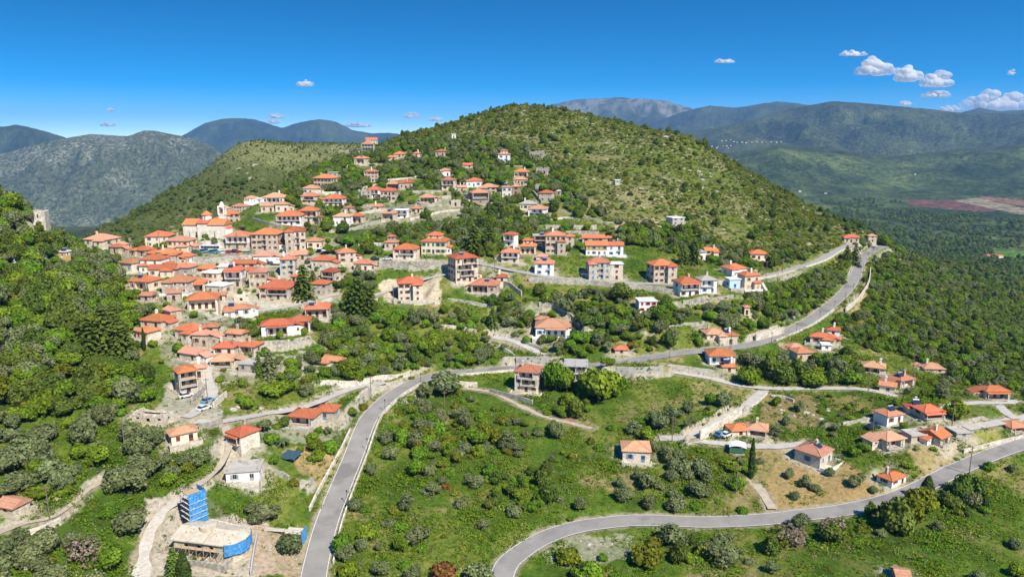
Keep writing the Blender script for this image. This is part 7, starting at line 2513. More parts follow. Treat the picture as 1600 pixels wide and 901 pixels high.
HGT = {'olive': 1.75, 'leafy': 2.0, 'evergreen': 2.1, 'yellow': 1.7, 'maquis': 1.1, 'bush': 1.1, 'greybush': 1.15, 'broom': 1.0, 'rust': 1.25, 'bare': 1.5}
T, S_ = 'olive leafy evergreen yellow'.split(), 'maquis bush greybush broom rust bare'.split()
ZONES = [
 # polygon, near, far, spacing, keep, clump, {kind: weight}, radius range
 ([(-40,295),(60,345),(80,365),(130,390),(175,407),(195,432),(210,458),(225,495),(205,520),(215,560),(238,602),(205,640),(-40,662)], 120, 360, 3.7, 0.99, 0.0, dict(leafy=.34, evergreen=.24, olive=.22, yellow=.06, bush=.08, maquis=.06), (1.9, 4.2)),
 ([(-40,640),(238,606),(262,640),(240,690),(335,720),(312,765),(228,812),(200,930),(-40,930)], 110, 240, 4.5, 0.86, 0.2, dict(olive=.68, leafy=.13, yellow=.05, bush=.10, maquis=.04), (2.0, 3.9)),
 ([(540,302),(640,284),(770,300),(775,335),(690,322),(640,345),(540,362)], 330, 540, 4.6, 0.55, 0.2, dict(leafy=.35, olive=.35, evergreen=.15, bush=.15), (1.2, 2.6)),
 ([(838,618),(870,570),(885,560),(965,568),(980,602),(905,655),(850,650)], 190, 275, 3.2, 0.85, 0.1, dict(leafy=.62, yellow=.12, evergreen=.12, bush=.14), (1.6, 3.2)),
 ([(690,325),(800,330),(800,380),(780,402),(690,402),(645,372)], 300, 520, 4.6, 0.97, 0.0, dict(evergreen=.42, leafy=.3, olive=.28), (2.2, 4.0)),
 ([(1140,548),(1230,560),(1345,565),(1372,600),(1200,606),(1135,592)], 200, 330, 4.2, 0.95, 0.0, dict(leafy=.45, evergreen=.30, olive=.25), (2.2, 4.2)),
 ([(480,410),(560,428),(600,448),(600,478),(700,482),(760,468),(830,448),(1000,455),(1060,478),(1130,478),(1210,462),(1300,420),(1335,440),(1290,480),(1240,505),(1150,532),(1050,546),(960,560),(850,570),(700,575),(640,592),(560,602),(520,588),(470,560),(530,520),(530,460)], 220, 480, 3.4, 0.95, 0.12, dict(leafy=.30, olive=.26, evergreen=.15, bush=.14, maquis=.08, greybush=.07), (1.4, 3.4)),
 ([(440,300),(500,262),(560,240),(700,212),(840,236),(900,300),(960,350),(1075,362),(1180,400),(1290,395),(1250,412),(1150,425),(1000,385),(780,402),(560,402),(520,372),(480,330),(430,330)], 330, 700, 4.2, 0.95, 0.08, dict(leafy=.34, evergreen=.26, olive=.24, bush=.08, maquis=.08), (1.7, 3.6)),
 ([(1208,462),(1330,372),(1390,372),(1460,395),(1640,415),(1640,612),(1485,606),(1420,560),(1345,545),(1290,500)], 230, 720, 3.5, 0.97, 0.05, dict(maquis=.36, evergreen=.15, leafy=.24, olive=.14, yellow=.04, greybush=.07), (1.4, 2.9)),
 ([(880,330),(905,215),(1000,205),(1130,250),(1180,320),(1150,400),(1070,365),(960,350)], 380, 800, 3.5, 0.84, 0.45, dict(maquis=.34, bush=.18, greybush=.38, evergreen=.06, broom=.04), (1.1, 2.7)),
 ([(560,235),(700,175),(810,150),(900,165),(1000,190),(1090,205),(1250,300),(1230,310),(1080,230),(960,205),(880,215),(720,205),(620,222)], 420, 900, 3.4, 0.88, 0.35, dict(maquis=.56, bush=.14, evergreen=.08, broom=.16, greybush=.06), (1.1, 2.7)),
 (HILL, 330, 900, 3.2, 0.92, 0.40, dict(maquis=.46, bush=.22, greybush=.20, evergreen=.08, broom=.04), (1.2, 3.0)),
 ([(1205,735),(1372,738),(1376,780),(1300,790),(1210,796)], 140, 230, 6.5, 0.85, 0.0, dict(olive=1.0), (1.4, 2.1)),
 ([(1260,590),(1640,600),(1640,690),(1500,725),(1380,770),(1380,730),(1270,690),(1200,690),(1200,620)], 150, 300, 4.8, 0.66, 0.3, dict(olive=.42, leafy=.22, bush=.18, maquis=.10, greybush=.08), (1.1, 2.4)),
 ([(1150,835),(1300,812),(1420,785),(1500,745),(1560,730),(1540,800),(1400,850),(1200,868),(1050,880),(1000,850)], 120, 210, 3.8, 0.88, 0.2, dict(evergreen=.2, leafy=.2, olive=.22, yellow=.10, bush=.12, maquis=.12, bare=.04), (1.4, 3.0)),
 ([(900,860),(1640,720),(1640,930),(860,930)], 110, 220, 6.0, 0.42, 0.25, dict(olive=.50, bush=.16, greybush=.16, maquis=.1, rust=.03, leafy=.05), (1.0, 2.2)),
 ([(950,698),(1075,715),(1130,745),(1090,800),(960,798)], 130, 240, 4.0, 0.82, 0.2, dict(olive=.62, greybush=.12, bush=.16, leafy=.10), (1.5, 2.7)),
 ([(745,738),(860,742),(856,800),(765,800)], 130, 240, 3.2, 0.9, 0.15, dict(leafy=.42, evergreen=.25, bush=.23, maquis=.10), (1.4, 2.8)),
 ([(620,640),(760,640),(790,700),(700,735),(620,710)], 150, 250, 3.3, 0.85, 0.2, dict(olive=.22, yellow=.16, leafy=.25, maquis=.22, bush=.15), (1.4, 3.2)),
 ([(560,640),(640,600),(720,600),(800,650),(900,680),(800,720),(640,720),(560,720)], 150, 260, 3.6, 0.74, 0.3, dict(olive=.28, bush=.26, yellow=.09, maquis=.22, leafy=.15), (1.2, 2.9)),
 ([(520,720),(640,700),(800,700),(900,680),(1190,612),(1195,690),(1185,802),(960,800),(830,840),(770,930),(500,930)], 130, 260, 3.9, 0.42, 0.60, dict(olive=.26, bush=.32, greybush=.08, maquis=.18, leafy=.15, rust=.01), (0.9, 3.0)),
 ([(330,490),(470,562),(540,602),(565,640),(560,690),(450,770),(330,770),(345,700),(330,640)], 150, 270, 4.2, 0.72, 0.3, dict(olive=.30, leafy=.26, bush=.24, evergreen=.08, maquis=.12), (1.2, 2.8)),
 ([(300,770),(480,750),(470,901),(430,830),(330,810)], 120, 200, 6.0, 0.5, 0.2, dict(olive=.45, bush=.35, leafy=.2), (1.2, 2.4)),
 ([(120,372),(300,360),(560,360),(600,440),(520,520),(300,600),(200,560),(230,480)], 200, 420, 4.2, 0.55, 0.0, dict(leafy=.45, olive=.2, evergreen=.15, bush=.2), (1.0, 2.3)),
 ([(60,410),(140,352),(250,292),(330,246),(380,212),(440,220),(600,215),(600,262),(430,315),(300,365),(200,400)], 620, 1250, 5.0, 0.95, 0.12, dict(maquis=.50, bush=.16, evergreen=.26, greybush=.08), (1.6, 3.2)),
 ([(860,900),(1010,830),(1000,860),(1150,900)], 120, 200, 4.5, 0.7, 0.2, dict(yellow=.3, leafy=.3, olive=.2, bush=.2), (1.4, 2.8)),
]
FOREST = (7.5, 560, 2700, 0.20, 0.98)

LOW = [
 (HILL, 330, 900, 2.5, 0.5, ['maquis', 'maquis', 'bush', 'greybush', 'broom'], 0.45, 1.0),
 ([(520,600),(1190,600),(1190,800),(960,800),(830,840),(770,930),(500,930),(560,700)], 120, 280, 2.2, 0.34, ['bush', 'bush', 'maquis', 'greybush', 'broom'], 0.28, 0.75),
 ([(860,930),(960,830),(1300,812),(1640,690),(1640,930)], 110, 240, 2.2, 0.30, ['bush', 'bush', 'maquis', 'greybush', 'broom'], 0.28, 0.75),
 ([(1190,600),(1640,590),(1640,690),(1380,780),(1200,700)], 140, 300, 2.4, 0.30, ['bush', 'maquis', 'greybush', 'broom'], 0.28, 0.7),
 ([(-40,640),(260,610),(560,560),(560,700),(470,901),(-40,930)], 110, 280, 2.3, 0.34, ['bush', 'bush', 'maquis', 'greybush', 'broom'], 0.28, 0.75),
 ([(480,410),(1300,420),(1290,480),(1050,546),(640,592),(470,560)], 220, 480, 2.6, 0.36, ['bush', 'maquis', 'greybush'], 0.35, 0.9),
 ([(140,352),(380,212),(600,215),(600,262),(430,315),(200,400)], 650, 1250, 4.5, 0.45, ['maquis', 'greybush'], 0.6, 1.2),
]
cand = []       # x, y, z, radius, kind, yaw, variant


def scatter():
    rng = np.random.default_rng(11)
    taken = None
    used = []
    for zi, (poly, y0, y1, sp, keep, clump, kinds, (r0, r1)) in enumerate(ZONES):
        x, y = grid_points(sp, y0, y1, -0.80, 0.80, rng)
        z = ground_z(x, y)
        px, py = project(x, y, z)
        m = in_poly(px, py, poly)
        for q in used:
            if q[1] < y1 and q[2] > y0:
                m &= ~(in_poly(px, py, q[0]) & (y > q[1]) & (y < q[2]))
        used.append((poly, y0, y1))
        cl = fbm(x / 16, y / 16, 3, 60 + zi) * 0.75 + fbm(x / 48, y / 48, 2, 160 + zi) * 0.55
        m &= rng.uniform(0, 1, len(x)) < keep + cl * clump * 2.2
        m &= sees(x, y, z + 3.0)
        x, y, z = x[m], y[m], z[m]
        names = list(kinds); pr = np.array([kinds[k] for k in names]); pr /= pr.sum()
        # kinds grow in drifts
        pick = np.array([names[i] for i in rng.choice(len(names), len(x), p=pr)])
        rad = rng.uniform(0, 1, len(x)) ** 1.4 * (r1 - r0) + r0
        small = np.isin(pick, S_)
        rad = np.where(small, np.clip(rad * 0.72, 0.6, 2.4), rad)
        if y0 == 620:       # thin and small on the tan top of the spur
            py2 = project(x, y, z)[1]
            top = py2 < 285
            rad = np.where(top, rad * 0.55, rad)
            kk = ~top | (rng.uniform(0, 1, len(x)) < 0.85)
            x, y, z, pick, rad = x[kk], y[kk], z[kk], pick[kk], rad[kk]
        hg = rad * np.array([HGT[k] for k in pick])
        ok = clear_of_built(x, y, z, rad, hg) if y0 < 600 else np.ones(len(x), bool)
        for a in zip(x[ok], y[ok], z[ok], rad[ok], pick[ok]):
            cand.append(a)
    # low scrub between the bushes
    for poly, y0, y1, sp, keep, kinds, r0, r1 in LOW:
        x, y = grid_points(sp, y0, y1, -0.78, 0.78, rng)
        z = ground_z(x, y); px, py = project(x, y, z)
        m = in_poly(px, py, poly) & sees(x, y, z + 1.0) & (rng.uniform(0, 1, len(x)) < keep + fbm(x / 14, y / 14, 3, int(y0)) * 1.0)
        x, y, z = x[m], y[m], z[m]
        rad = rng.uniform(r0, r1, len(x)); pick = rng.choice(kinds, len(x))
        ok = clear_of_built(x, y, z, rad, rad)
        for a in zip(x[ok], y[ok], z[ok], rad[ok], pick[ok]):
            cand.append(a)
    # woods beyond the hill on the right
    sp, y0, y1, u0, u1 = FOREST
    x, y = grid_points(sp, y0, y1, u0, 0.80, rng)
    z = ground_z(x, y)
    px, py = project(x, y, z)
    m = sees(x, y, z + 4) & (rng.uniform(0, 1, len(x)) < (0.86 - 0.75 * sstep(1000, 2600, y)) + fbm(x / 80, y / 80, 3, 99) * 1.1) & (px > 900) & (px < 1640) & ~in_poly(px, py, HILL)
    m &= ~(in_poly(px, py, [(1545,388),(1640,388),(1640,404),(1560,404)]) | in_poly(px, py, [(1410,308),(1640,308),(1640,345),(1410,326)]))
    x, y, z = x[m], y[m], z[m]
    far_thin = (y < 1500) | (rng.uniform(0, 1, len(x)) < 0.6)
    x, y, z = x[far_thin], y[far_thin], z[far_thin]
    names = ['evergreen', 'maquis', 'leafy', 'olive']
    pick = rng.choice(names, len(x), p=[.42, .30, .18, .10])
    for a in zip(x, y, z, rng.uniform(1.8, 4.0, len(x)) * np.where(y > 1500, 1.35, 1.0), pick):
        cand.append(a)



# ------------------------------------------------------------------ single trees one can point to
def spire(kind, px, py, h, label, name, wide=1.0):
    p = pix(px, py)
    o = empty(name, p - Vector((0, 0, 0.2)), px * 0.7)
    o.scale = (h * wide, h * wide, h)
    add_obj('crown', PROTO[kind][px % len(PROTO[kind])][0], o); add_obj('trunk', SPIRE_TRUNK, o)
    tag(o, label, 'tree')
    TREE_PROT.append((p, h))


TREE_PROT = []
spire('cypress', 1173, 748, 12.0, 'tall dark cypress beside the white canopy shed', 'cypress_tree', 0.66)
spire('cypress', 187, 390, 10.5, 'left one of two cypresses beside the village end', 'cypress_tree')
spire('cypress', 200, 391, 6.5, 'right shorter one of two cypresses beside the village end', 'cypress_tree', 1.2)
spire('cypress', 226, 548, 8.0, 'thin cypress beside the reddish roof', 'cypress_tree', 0.7)
spire('cypress', 289, 915, 8.5, 'dark cypress at the bottom edge below the building site', 'cypress_tree', 1.5)
spire('cypress', 130, 372, 6.0, 'small cypress behind the house at the village end', 'cypress_tree', 1.2)
spire('fir', 273, 905, 8.0, 'dark fir at the bottom edge left of the dark cypress', 'fir_tree', 0.9)
spire('fir', 475, 466, 15.0, 'big dark pine among the village houses', 'pine_tree', 1.15)
spire('fir', 490, 456, 10.0, 'smaller dark pine leaning on the big village pine', 'pine_tree', 1.0)
spire('fir', 560, 490, 16.0, 'tallest dark conifer left of the terrace villa', 'fir_tree', 1.1)
spire('fir', 578, 492, 13.0, 'right one of the dark conifers left of the terrace villa', 'fir_tree', 1.1)
spire('fir', 545, 486, 11.0, 'left one of the dark conifers left of the terrace villa', 'fir_tree', 1.1)
spire('bluefir', 422, 590, 10.0, 'blue-grey fir right of the lower cluster houses', 'fir_tree', 1.0)
spire('fir', 405, 588, 9.0, 'narrow green fir left of the blue-grey fir', 'fir_tree', 0.7)
spire('fir', 668, 248, 13.0, 'dark fir standing high among the upper slope houses', 'fir_tree', 0.9)
spire('fir', 770, 512, 9.5, 'dark fir at the top of the hillside lane', 'fir_tree', 0.9)
spire('fir', 165, 545, 15.0, 'largest dark pine of the left wood', 'pine_tree', 1.25)
spire('fir', 190, 552, 13.0, 'right dark pine of the left wood', 'pine_tree', 1.2)
spire('fir', 140, 548, 12.0, 'left dark pine of the left wood', 'pine_tree', 1.2)
spire('fir', 180, 525, 12.0, 'upper dark pine of the left wood', 'pine_tree', 1.25)
spire('fir', 1085, 412, 12.0, 'dark pine right of the grey-roofed white house slope', 'pine_tree', 1.2)
spire('fir', 1068, 412, 10.0, 'dark pine above the two-balcony house', 'pine_tree', 1.2)
spire('fir', 740, 395, 15.0, 'dark conifer in the ravine behind the tall tower house', 'fir_tree', 1.1)
spire('fir', 765, 392, 14.0, 'right dark conifer in the ravine behind the tower house', 'fir_tree', 1.1)
spire('fir', 1335, 415, 14.0, 'dark conifer in front of the far road end', 'fir_tree', 1.0)
spire('fir', 1322, 412, 12.0, 'left dark conifer before the far road end', 'fir_tree', 1.0)
spire('cypress', 1447, 782, 7.0, 'dark columnar tree beside the lower road', 'cypress_tree', 2.2)
BIG_LATER = []
BIG = [
 ('leafy', 936, 624, 7.2, 'huge round bright green tree right of the concrete shell', 1.0), ('leafy', 952, 618, 5.0, 'right lobe tree joined to the huge round tree', 1.1), ('leafy', 868, 610, 4.6, 'tall green tree left of the concrete shell', 1.75),
 ('leafy', 886, 612, 3.4, 'slim tree close beside the concrete shell', 1.8), ('olive', 697, 614, 5.6, 'big grey tree on the inside of the main road bend', 1.05), ('leafy', 545, 590, 4.2, 'broad bright green tree right of the small lone house', 0.9),
 ('evergreen', 970, 470, 5.2, 'big dome-shaped tree left of the white house with red shutters', 1.0), ('leafy', 1030, 500, 4.2, 'round green tree below the white house with red shutters', 0.9),
 ('leafy', 1170, 600, 4.4, 'round dark-green tree at the left end of the tree belt below the road', 0.95), ('leafy', 1270, 604, 4.6, 'broad green tree in the belt before the stone house', 0.9), ('evergreen', 1225, 600, 4.0, 'dense evergreen in the tree belt', 1.0),
 ('leafy', 262, 390, 3.6, 'bright green round tree left of the church terrace', 0.75), ('leafy', 515, 396, 3.4, 'plane tree shading the cafe', 0.9), ('leafy', 530, 396, 3.2, 'second plane tree shading the cafe', 0.9), ('evergreen', 575, 396, 4.0, 'dark tree at the right end of the cafe row', 0.9),
 ('leafy', 430, 618, 4.4, 'large rounded bush-like tree above the cross lane', 0.7), ('leafy', 448, 612, 3.6, 'rounded tree right of the large bush-like tree', 0.7), ('leafy', 1490, 650, 3.8, 'round green tree right of the striped-roof house', 1.0),
 ('evergreen', 1400, 828, 4.4, 'dark broad tree on the slope below the lower road', 1.0), ('yellow', 1440, 795, 4.2, 'olive-yellow tree leaning over the lower road', 1.2), ('yellow', 1425, 812, 3.6, 'second olive-yellow tree below the lower road', 1.1),
 ('yellow', 1010, 878, 4.0, 'yellow-green tree below the lower road curve', 0.9), ('yellow', 888, 878, 3.2, 'pale green tree inside the lower road curve', 0.9), ('leafy', 915, 905, 3.8, 'bushy green tree at the bottom edge inside the curve', 0.8),
 ('olive', 412, 812, 3.6, 'lone olive tree right of the blue scaffold tower', 0.9), ('olive', 452, 862, 3.0, 'olive tree before the blue-netted work platform', 0.9), ('olive', 1050, 850, 3.4, 'grey olive tree by the lower road', 0.95), ('olive', 1135, 880, 3.6, 'big grey olive in the lower meadow', 0.9),
 ('evergreen', 715, 320, 4.4, 'dark broad tree left of the unfinished brick house', 1.0), ('leafy', 850, 300, 3.6, 'bright tree left of the rightmost upper house', 1.0), ('evergreen', 790, 340, 4.6, 'dark tree in the upper ravine', 1.0),
 ('rust', 692, 900, 3.4, 'rusty orange-brown bush at the bottom edge', 1.05), ('olive', 595, 895, 2.2, 'small olive left of the rusty bush', 1.0), ('evergreen', 1206, 420, 4.0, 'dark tree beside the half hidden house', 1.3), ('leafy', 1382, 384, 5.0, 'round dark-green tree at the end of the far road', 1.0),
 ('bare', 1240, 850, 4.0, 'bare twiggy tree below the lower road', 1.0), ('bare', 1300, 832, 3.4, 'leafless brown tree beside the lower road', 1.0), ('bare', 130, 880, 3.2, 'bare branching tree at the bottom left', 1.2),
]
for k, px, py, r, label, sz in BIG:
    p = pix(px, py)
    plantlist = (k, p.x, p.y, p.z, r, label, sz)
    TREE_PROT.append((p, r * 1.6))
    BIG_LATER.append(plantlist)


def palm(px, py, h, label):
    p = pix(px, py)
    root = empty('palm_tree', p); tag(root, label, 'tree')
    g = MB(); g.bar((0, 0, -0.5), (0.15, 0, h), 0.32, 0, 0.24, 8); g.build('trunk', 'bark', root)
    rng = random.Random(px)
    for i in range(18):
        a = 2 * math.pi * i / 18 + rng.uniform(-0.1, 0.1); up = rng.uniform(-0.2, 0.9); L = rng.uniform(1.8, 2.4)
        fr = MB(); prev = None
        for s in range(6):
            t = s / 5
            c = Vector((0.15 + math.cos(a) * L * t, math.sin(a) * L * t, h + up * L * t * 0.8 - 1.5 * t * t * L * 0.6))
            sd = Vector((-math.sin(a), math.cos(a), 0)) * (0.32 * math.sin(math.pi * min(t + 0.12, 1)) + 0.02)
            dn = Vector((0, 0, -0.12))
            cur = (c - sd + dn, c, c + sd + dn)
            if prev:
                fr.quad(tuple(prev[0]), tuple(prev[1]), tuple(cur[1]), tuple(cur[0])); fr.quad(tuple(prev[1]), tuple(prev[2]), tuple(cur[2]), tuple(cur[1]))
            prev = cur
        fo = fr.build('frond', 'palm_leaf', root)
    TREE_PROT.append((p, h))


flat_mat('palm_leaf', (0.075, 0.12, 0.03), 0.6)
palm(497, 352, 4.5, 'left palm tree beside the stone guesthouse'); palm(504, 350, 3.6, 'right palm tree beside the stone guesthouse'); palm(442, 700, 2.6, 'short palm beside the dark shade net')

# ------------------------------------------------------------------ boulders and outcrops
ROCKM = []
for s in range(5):
    rng = np.random.default_rng(300 + s)
    v = ICO2_V * (1 + rng.normal(0, 0.16, (len(ICO2_V), 1))) * np.array([1, 0.8, 0.7])
    me = bpy.data.meshes.new('boulder'); me.from_pydata(v.tolist(), [], ICO2_F); me.materials.append(MATS['rock']); me.update(); ROCKM.append(me)
for i, (px, py, r, w) in enumerate([(28,600,2.2,'on the left wooded slope'), (42,612,1.6,'right of the rocks on the left slope'), (18,588,1.8,'at the left edge of the wooded slope'), (5,330,2.6,'at the top of the left slope'),
        (1048,216,4.0,'on the right shoulder of the hill'), (1040,214,3.2,'left on the hill shoulder'), (1083,217,3.2,'rightmost on the hill shoulder'), (1098,282,3.4,'on the steep right flank'), (1092,268,2.6,'above the flank outcrop'), (1002,296,3.0,'on the middle of the hill flank'),
        (985,305,2.4,'lower on the hill flank'), (1120,300,2.4,'far right on the flank'), (960,285,2.0,'on the pale scree'), (740,175,2.4,'just under the hilltop'), (620,208,2.4,'on the left hill crest'),
        (437,640,1.4,'above the cross lane left'), (447,638,1.1,'above the cross lane right'), (408,638,1.3,'above the lane left of the others'), (365,640,1.8,'beside the steep lane'), (372,636,1.2,'right of the steep lane rock'),
        (475,575,1.6,'below the long terrace house'), (485,585,1.3,'lower below the terrace house'), (462,560,1.5,'under the high terrace wall'), (500,545,1.6,'right of the high terrace wall'), (880,865,1.0,'inside the lower road curve'), (920,850,0.9,'at the curve verge'),
        (860,870,0.8,'left inside the curve'), (1260,645,1.6,'on the burnt dry field'), (1240,650,1.3,'left on the dry field'), (1283,655,1.5,'right on the dry field'), (1220,640,1.2,'on the left of the dry field'), (300,690,0.9,'beside the old cream house'),
        (75,860,1.1,'by the broken wall'), (60,880,0.9,'at the bottom left'), (260,880,0.8,'on the building site'), (380,870,0.9,'in the building rubble'), (388,885,0.7,'in the rubble near the thin wall'), (372,890,0.6,'lowest in the rubble'), (1018,455,1.2,'under the right quarter road'),
        (640,500,1.2,'below the villa terrace'), (700,545,1.3,'in the green slope left of the lane'), (820,500,1.6,'beside the curved stone wall'), (805,498,1.4,'left of the curved stone wall')]):
    p = pix(px, py)
    o = add_obj('boulder', ROCKM[i % 5], None, (p.x, p.y, p.z), i * 1.3)
    r *= 0.75
    o.scale = (r, r * 0.9, r * 0.7)
    tag(o, 'pale grey boulder ' + w, 'rock', 'pale boulders on the slopes')

# keep everything just listed in view
for x0, y0, x1, y1, Y in EXTRA_PROT:
    PROT.append((x0, y0, x1, y1, Y))
for P, h in WALL_PATHS:
    protect_path(P, (0.4 * h, 0.8 * h))
cand.clear()
scatter()
_keep = []
for c in cand:
    bad = False
    for p, h in TREE_PROT:
        if (c[0] - p.x) ** 2 + (c[1] - p.y) ** 2 < (c[3] * 0.7 + min(h * 0.22, 3.0)) ** 2:
            bad = True
            break
        if p.y < 260 and c[1] < p.y and p.y - c[1] < 14 and abs(c[0] / c[1] - p.x / p.y) * p.y < c[3] + 0.8 and h > 6:
            bad = True
            break
    if not bad:
        _keep.append(c)
cand[:] = _keep

# ------------------------------------------------------------------ planting: the nearest 300 of a kind singly, the rest as masses
LANDMARKS = [
 (62,345,'ruined tower'), (318,355,'church'), (325,388,'parked bus'), (150,385,'house at the village end'), (97,400,'ochre hut'), (218,445,'glazed veranda house'),
 (236,508,'house at the wood foot'), (290,600,'red-roofed balcony house'), (232,655,'crumbling ruin'), (285,685,'old cream house'), (370,685,'porch and chimney house'),
 (380,745,'half-finished house'), (310,790,'blue scaffold tower'), (300,845,'church under construction'), (490,655,'terrace house'), (517,565,'small lone house'),
 (450,515,'long terrace house'), (371,488,'white solar house'), (475,430,'big village pine'), (429,455,'loggia house'), (640,450,'pale terrace villa'), (727,420,'tall tower house'),
 (755,450,'spread-roof house'), (862,515,'blue and white house'), (822,595,'lone pale house'), (900,590,'concrete shell'), (937,590,'huge round tree'), (971,548,'open shed'),
 (1012,480,'red-shuttered house'), (936,425,'blue-shuttered house'), (868,385,'great stone house'), (1038,430,'tower-like stone house'), (1078,452,'two-balcony house'),
 (1172,445,'ochre-shuttered house'), (1060,347,'concrete block'), (1142,530,'roadside stone house'), (1128,565,'house under the main road'), (1255,555,'stone house in trees'),
 (1284,530,'long bend house'), (1364,578,'hamlet drive'), (1415,598,'solar panel house'), (1558,618,'long porch house'), (1396,655,'white hamlet house'), (1459,648,'striped roof'),
 (1396,692,'pale-roofed stone house'), (1476,688,'blue balcony house'), (1290,715,'orchard house'), (1404,752,'low white house'), (1173,710,'tall cypress'),
 (1170,675,'house with two cars'), (994,712,'lone meadow house'), (1152,708,'white canopy'), (690,880,'rusty bush'), (577,230,'topmost gallery house'), (504,285,'old small-windowed house'),
 (580,275,'square six-window house'), (700,290,'concrete ramp'), (751,310,'unfinished brick house'), (787,248,'high stepped-roof house'), (830,330,'grey slab roof'), (852,308,'rightmost upper house'),
 (800,395,'tiered-roof houses'), (1330,372,'far road end'), (482,340,'palm trees'), (350,330,'bell tower'), (540,740,'main road curve'), (900,820,'lower road curve'), (1250,805,'lower road'),
]
KIND_WORDS = {'olive': ('olive_tree', 'grey-green olive tree', 'tree'), 'leafy': ('leafy_tree', 'bright green leafy tree', 'tree'), 'evergreen': ('evergreen_tree', 'dark evergreen tree', 'tree'),
              'yellow': ('yellow_tree', 'yellow-green spring tree', 'tree'), 'maquis': ('shrub', 'brownish green shrub', 'shrub'), 'bush': ('shrub', 'bright green shrub', 'shrub'),
              'greybush': ('shrub', 'grey-green shrub', 'shrub'), 'broom': ('shrub', 'yellow flowering shrub', 'shrub'), 'rust': ('shrub', 'rusty brown shrub', 'shrub'), 'bare': ('shrub', 'bare twiggy brown bush', 'shrub')}


def where_words(px, py):
    best = min(LANDMARKS, key=lambda l: (l[0] - px) ** 2 + ((l[1] - py) * 1.3) ** 2)
    dx, dy = px - best[0], (py - best[1]) * 1.3
    d = math.hypot(dx, dy)
    hx, vy = ('left of' if dx < 0 else 'right of'), ('above' if dy < 0 else 'below')
    if abs(dx) > abs(dy) * 2.2:
        rel = hx
    elif abs(dy) > abs(dx) * 2.2:
        rel = vy
    else:
        rel = vy + ' and ' + hx
    far = 'close ' if d < 22 else ('' if d < 48 else ('well ' if d < 90 else 'far '))
    if far == 'close ':
        far = 'just '
    return f'{far}{rel} the {best[2]}'


def plant(kind, x, y, z, rad, rz, var, label, group=None, name=None, sz=1.0, cat=None):
    crown, trunk = PROTO[kind][var % len(PROTO[kind])]
    nm, _, ct = KIND_WORDS.get(kind, (name, '', 'tree'))
    nm = name or nm
    if trunk is None:
        o = add_obj(nm, crown, None, (x, y, z), rz)
        o.scale = (rad, rad, rad * sz)
    else:
        o = empty(nm, (x, y, z), rz)
        o.scale = (rad, rad, rad * sz)
        c = add_obj('crown', crown, o)
        t = add_obj('trunk', trunk, o)
    tag(o, label, cat or ct, group)
    return o


SOLO_LIMIT = {'olive_tree': 300, 'leafy_tree': 260, 'evergreen_tree': 220, 'yellow_tree': 60, 'shrub': 300}


def proto_collection(name, meshes):
    c = bpy.data.collections.new(name)
    for i, me in enumerate(meshes):
        o = bpy.data.objects.new('%s_%03d' % (name, i), me)
        c.objects.link(o)
    return c


def mass(name, label, cat, coll, pts, rot, scl, pick):
    """one object that holds a mass of plants: points with a geometry-nodes instancer"""
    me = bpy.data.meshes.new(name)
    me.vertices.add(len(pts)); me.vertices.foreach_set('co', np.asarray(pts, np.float32).ravel())
    for nm, ty, data in (('rot', 'FLOAT', rot), ('pick', 'INT', pick)):
        a = me.attributes.new(nm, ty, 'POINT'); a.data.foreach_set('value', np.asarray(data, np.float32 if ty == 'FLOAT' else np.int32))
    a = me.attributes.new('scl', 'FLOAT_VECTOR', 'POINT'); a.data.foreach_set('vector', np.asarray(scl, np.float32).ravel())
    o = bpy.data.objects.new(name, me); COL.objects.link(o)
    ng = bpy.data.node_groups.new(name, 'GeometryNodeTree')
    ng.interface.new_socket('Geometry', in_out='INPUT', socket_type='NodeSocketGeometry')
    ng.interface.new_socket('Geometry', in_out='OUTPUT', socket_type='NodeSocketGeometry')
    N, L = ng.nodes, ng.links
    gi, go = N.new('NodeGroupInput'), N.new('NodeGroupOutput')
    ci = N.new('GeometryNodeCollectionInfo'); ci.inputs[0].default_value = coll
    ci.inputs['Separate Children'].default_value = True; ci.inputs['Reset Children'].default_value = True
    ip = N.new('GeometryNodeInstanceOnPoints'); ip.inputs['Pick Instance'].default_value = True

    def attr(nm, ty):
        n = N.new('GeometryNodeInputNamedAttribute'); n.data_type = ty; n.inputs['Name'].default_value = nm
        return n.outputs['Attribute']
    cx = N.new('ShaderNodeCombineXYZ'); L.new(attr('rot', 'FLOAT'), cx.inputs['Z'])
    er = N.new('FunctionNodeEulerToRotation'); L.new(cx.outputs[0], er.inputs[0])
    L.new(gi.outputs[0], ip.inputs['Points']); L.new(ci.outputs[0], ip.inputs['Instance'])
    L.new(attr('pick', 'INT'), ip.inputs['Instance Index']); L.new(er.outputs[0], ip.inputs['Rotation']); L.new(attr('scl', 'FLOAT_VECTOR'), ip.inputs['Scale'])
    L.new(ip.outputs[0], go.inputs[0])
    md = o.modifiers.new('plants', 'NODES'); md.node_group = ng
    tag(o, label, cat, kind='stuff')
    return o


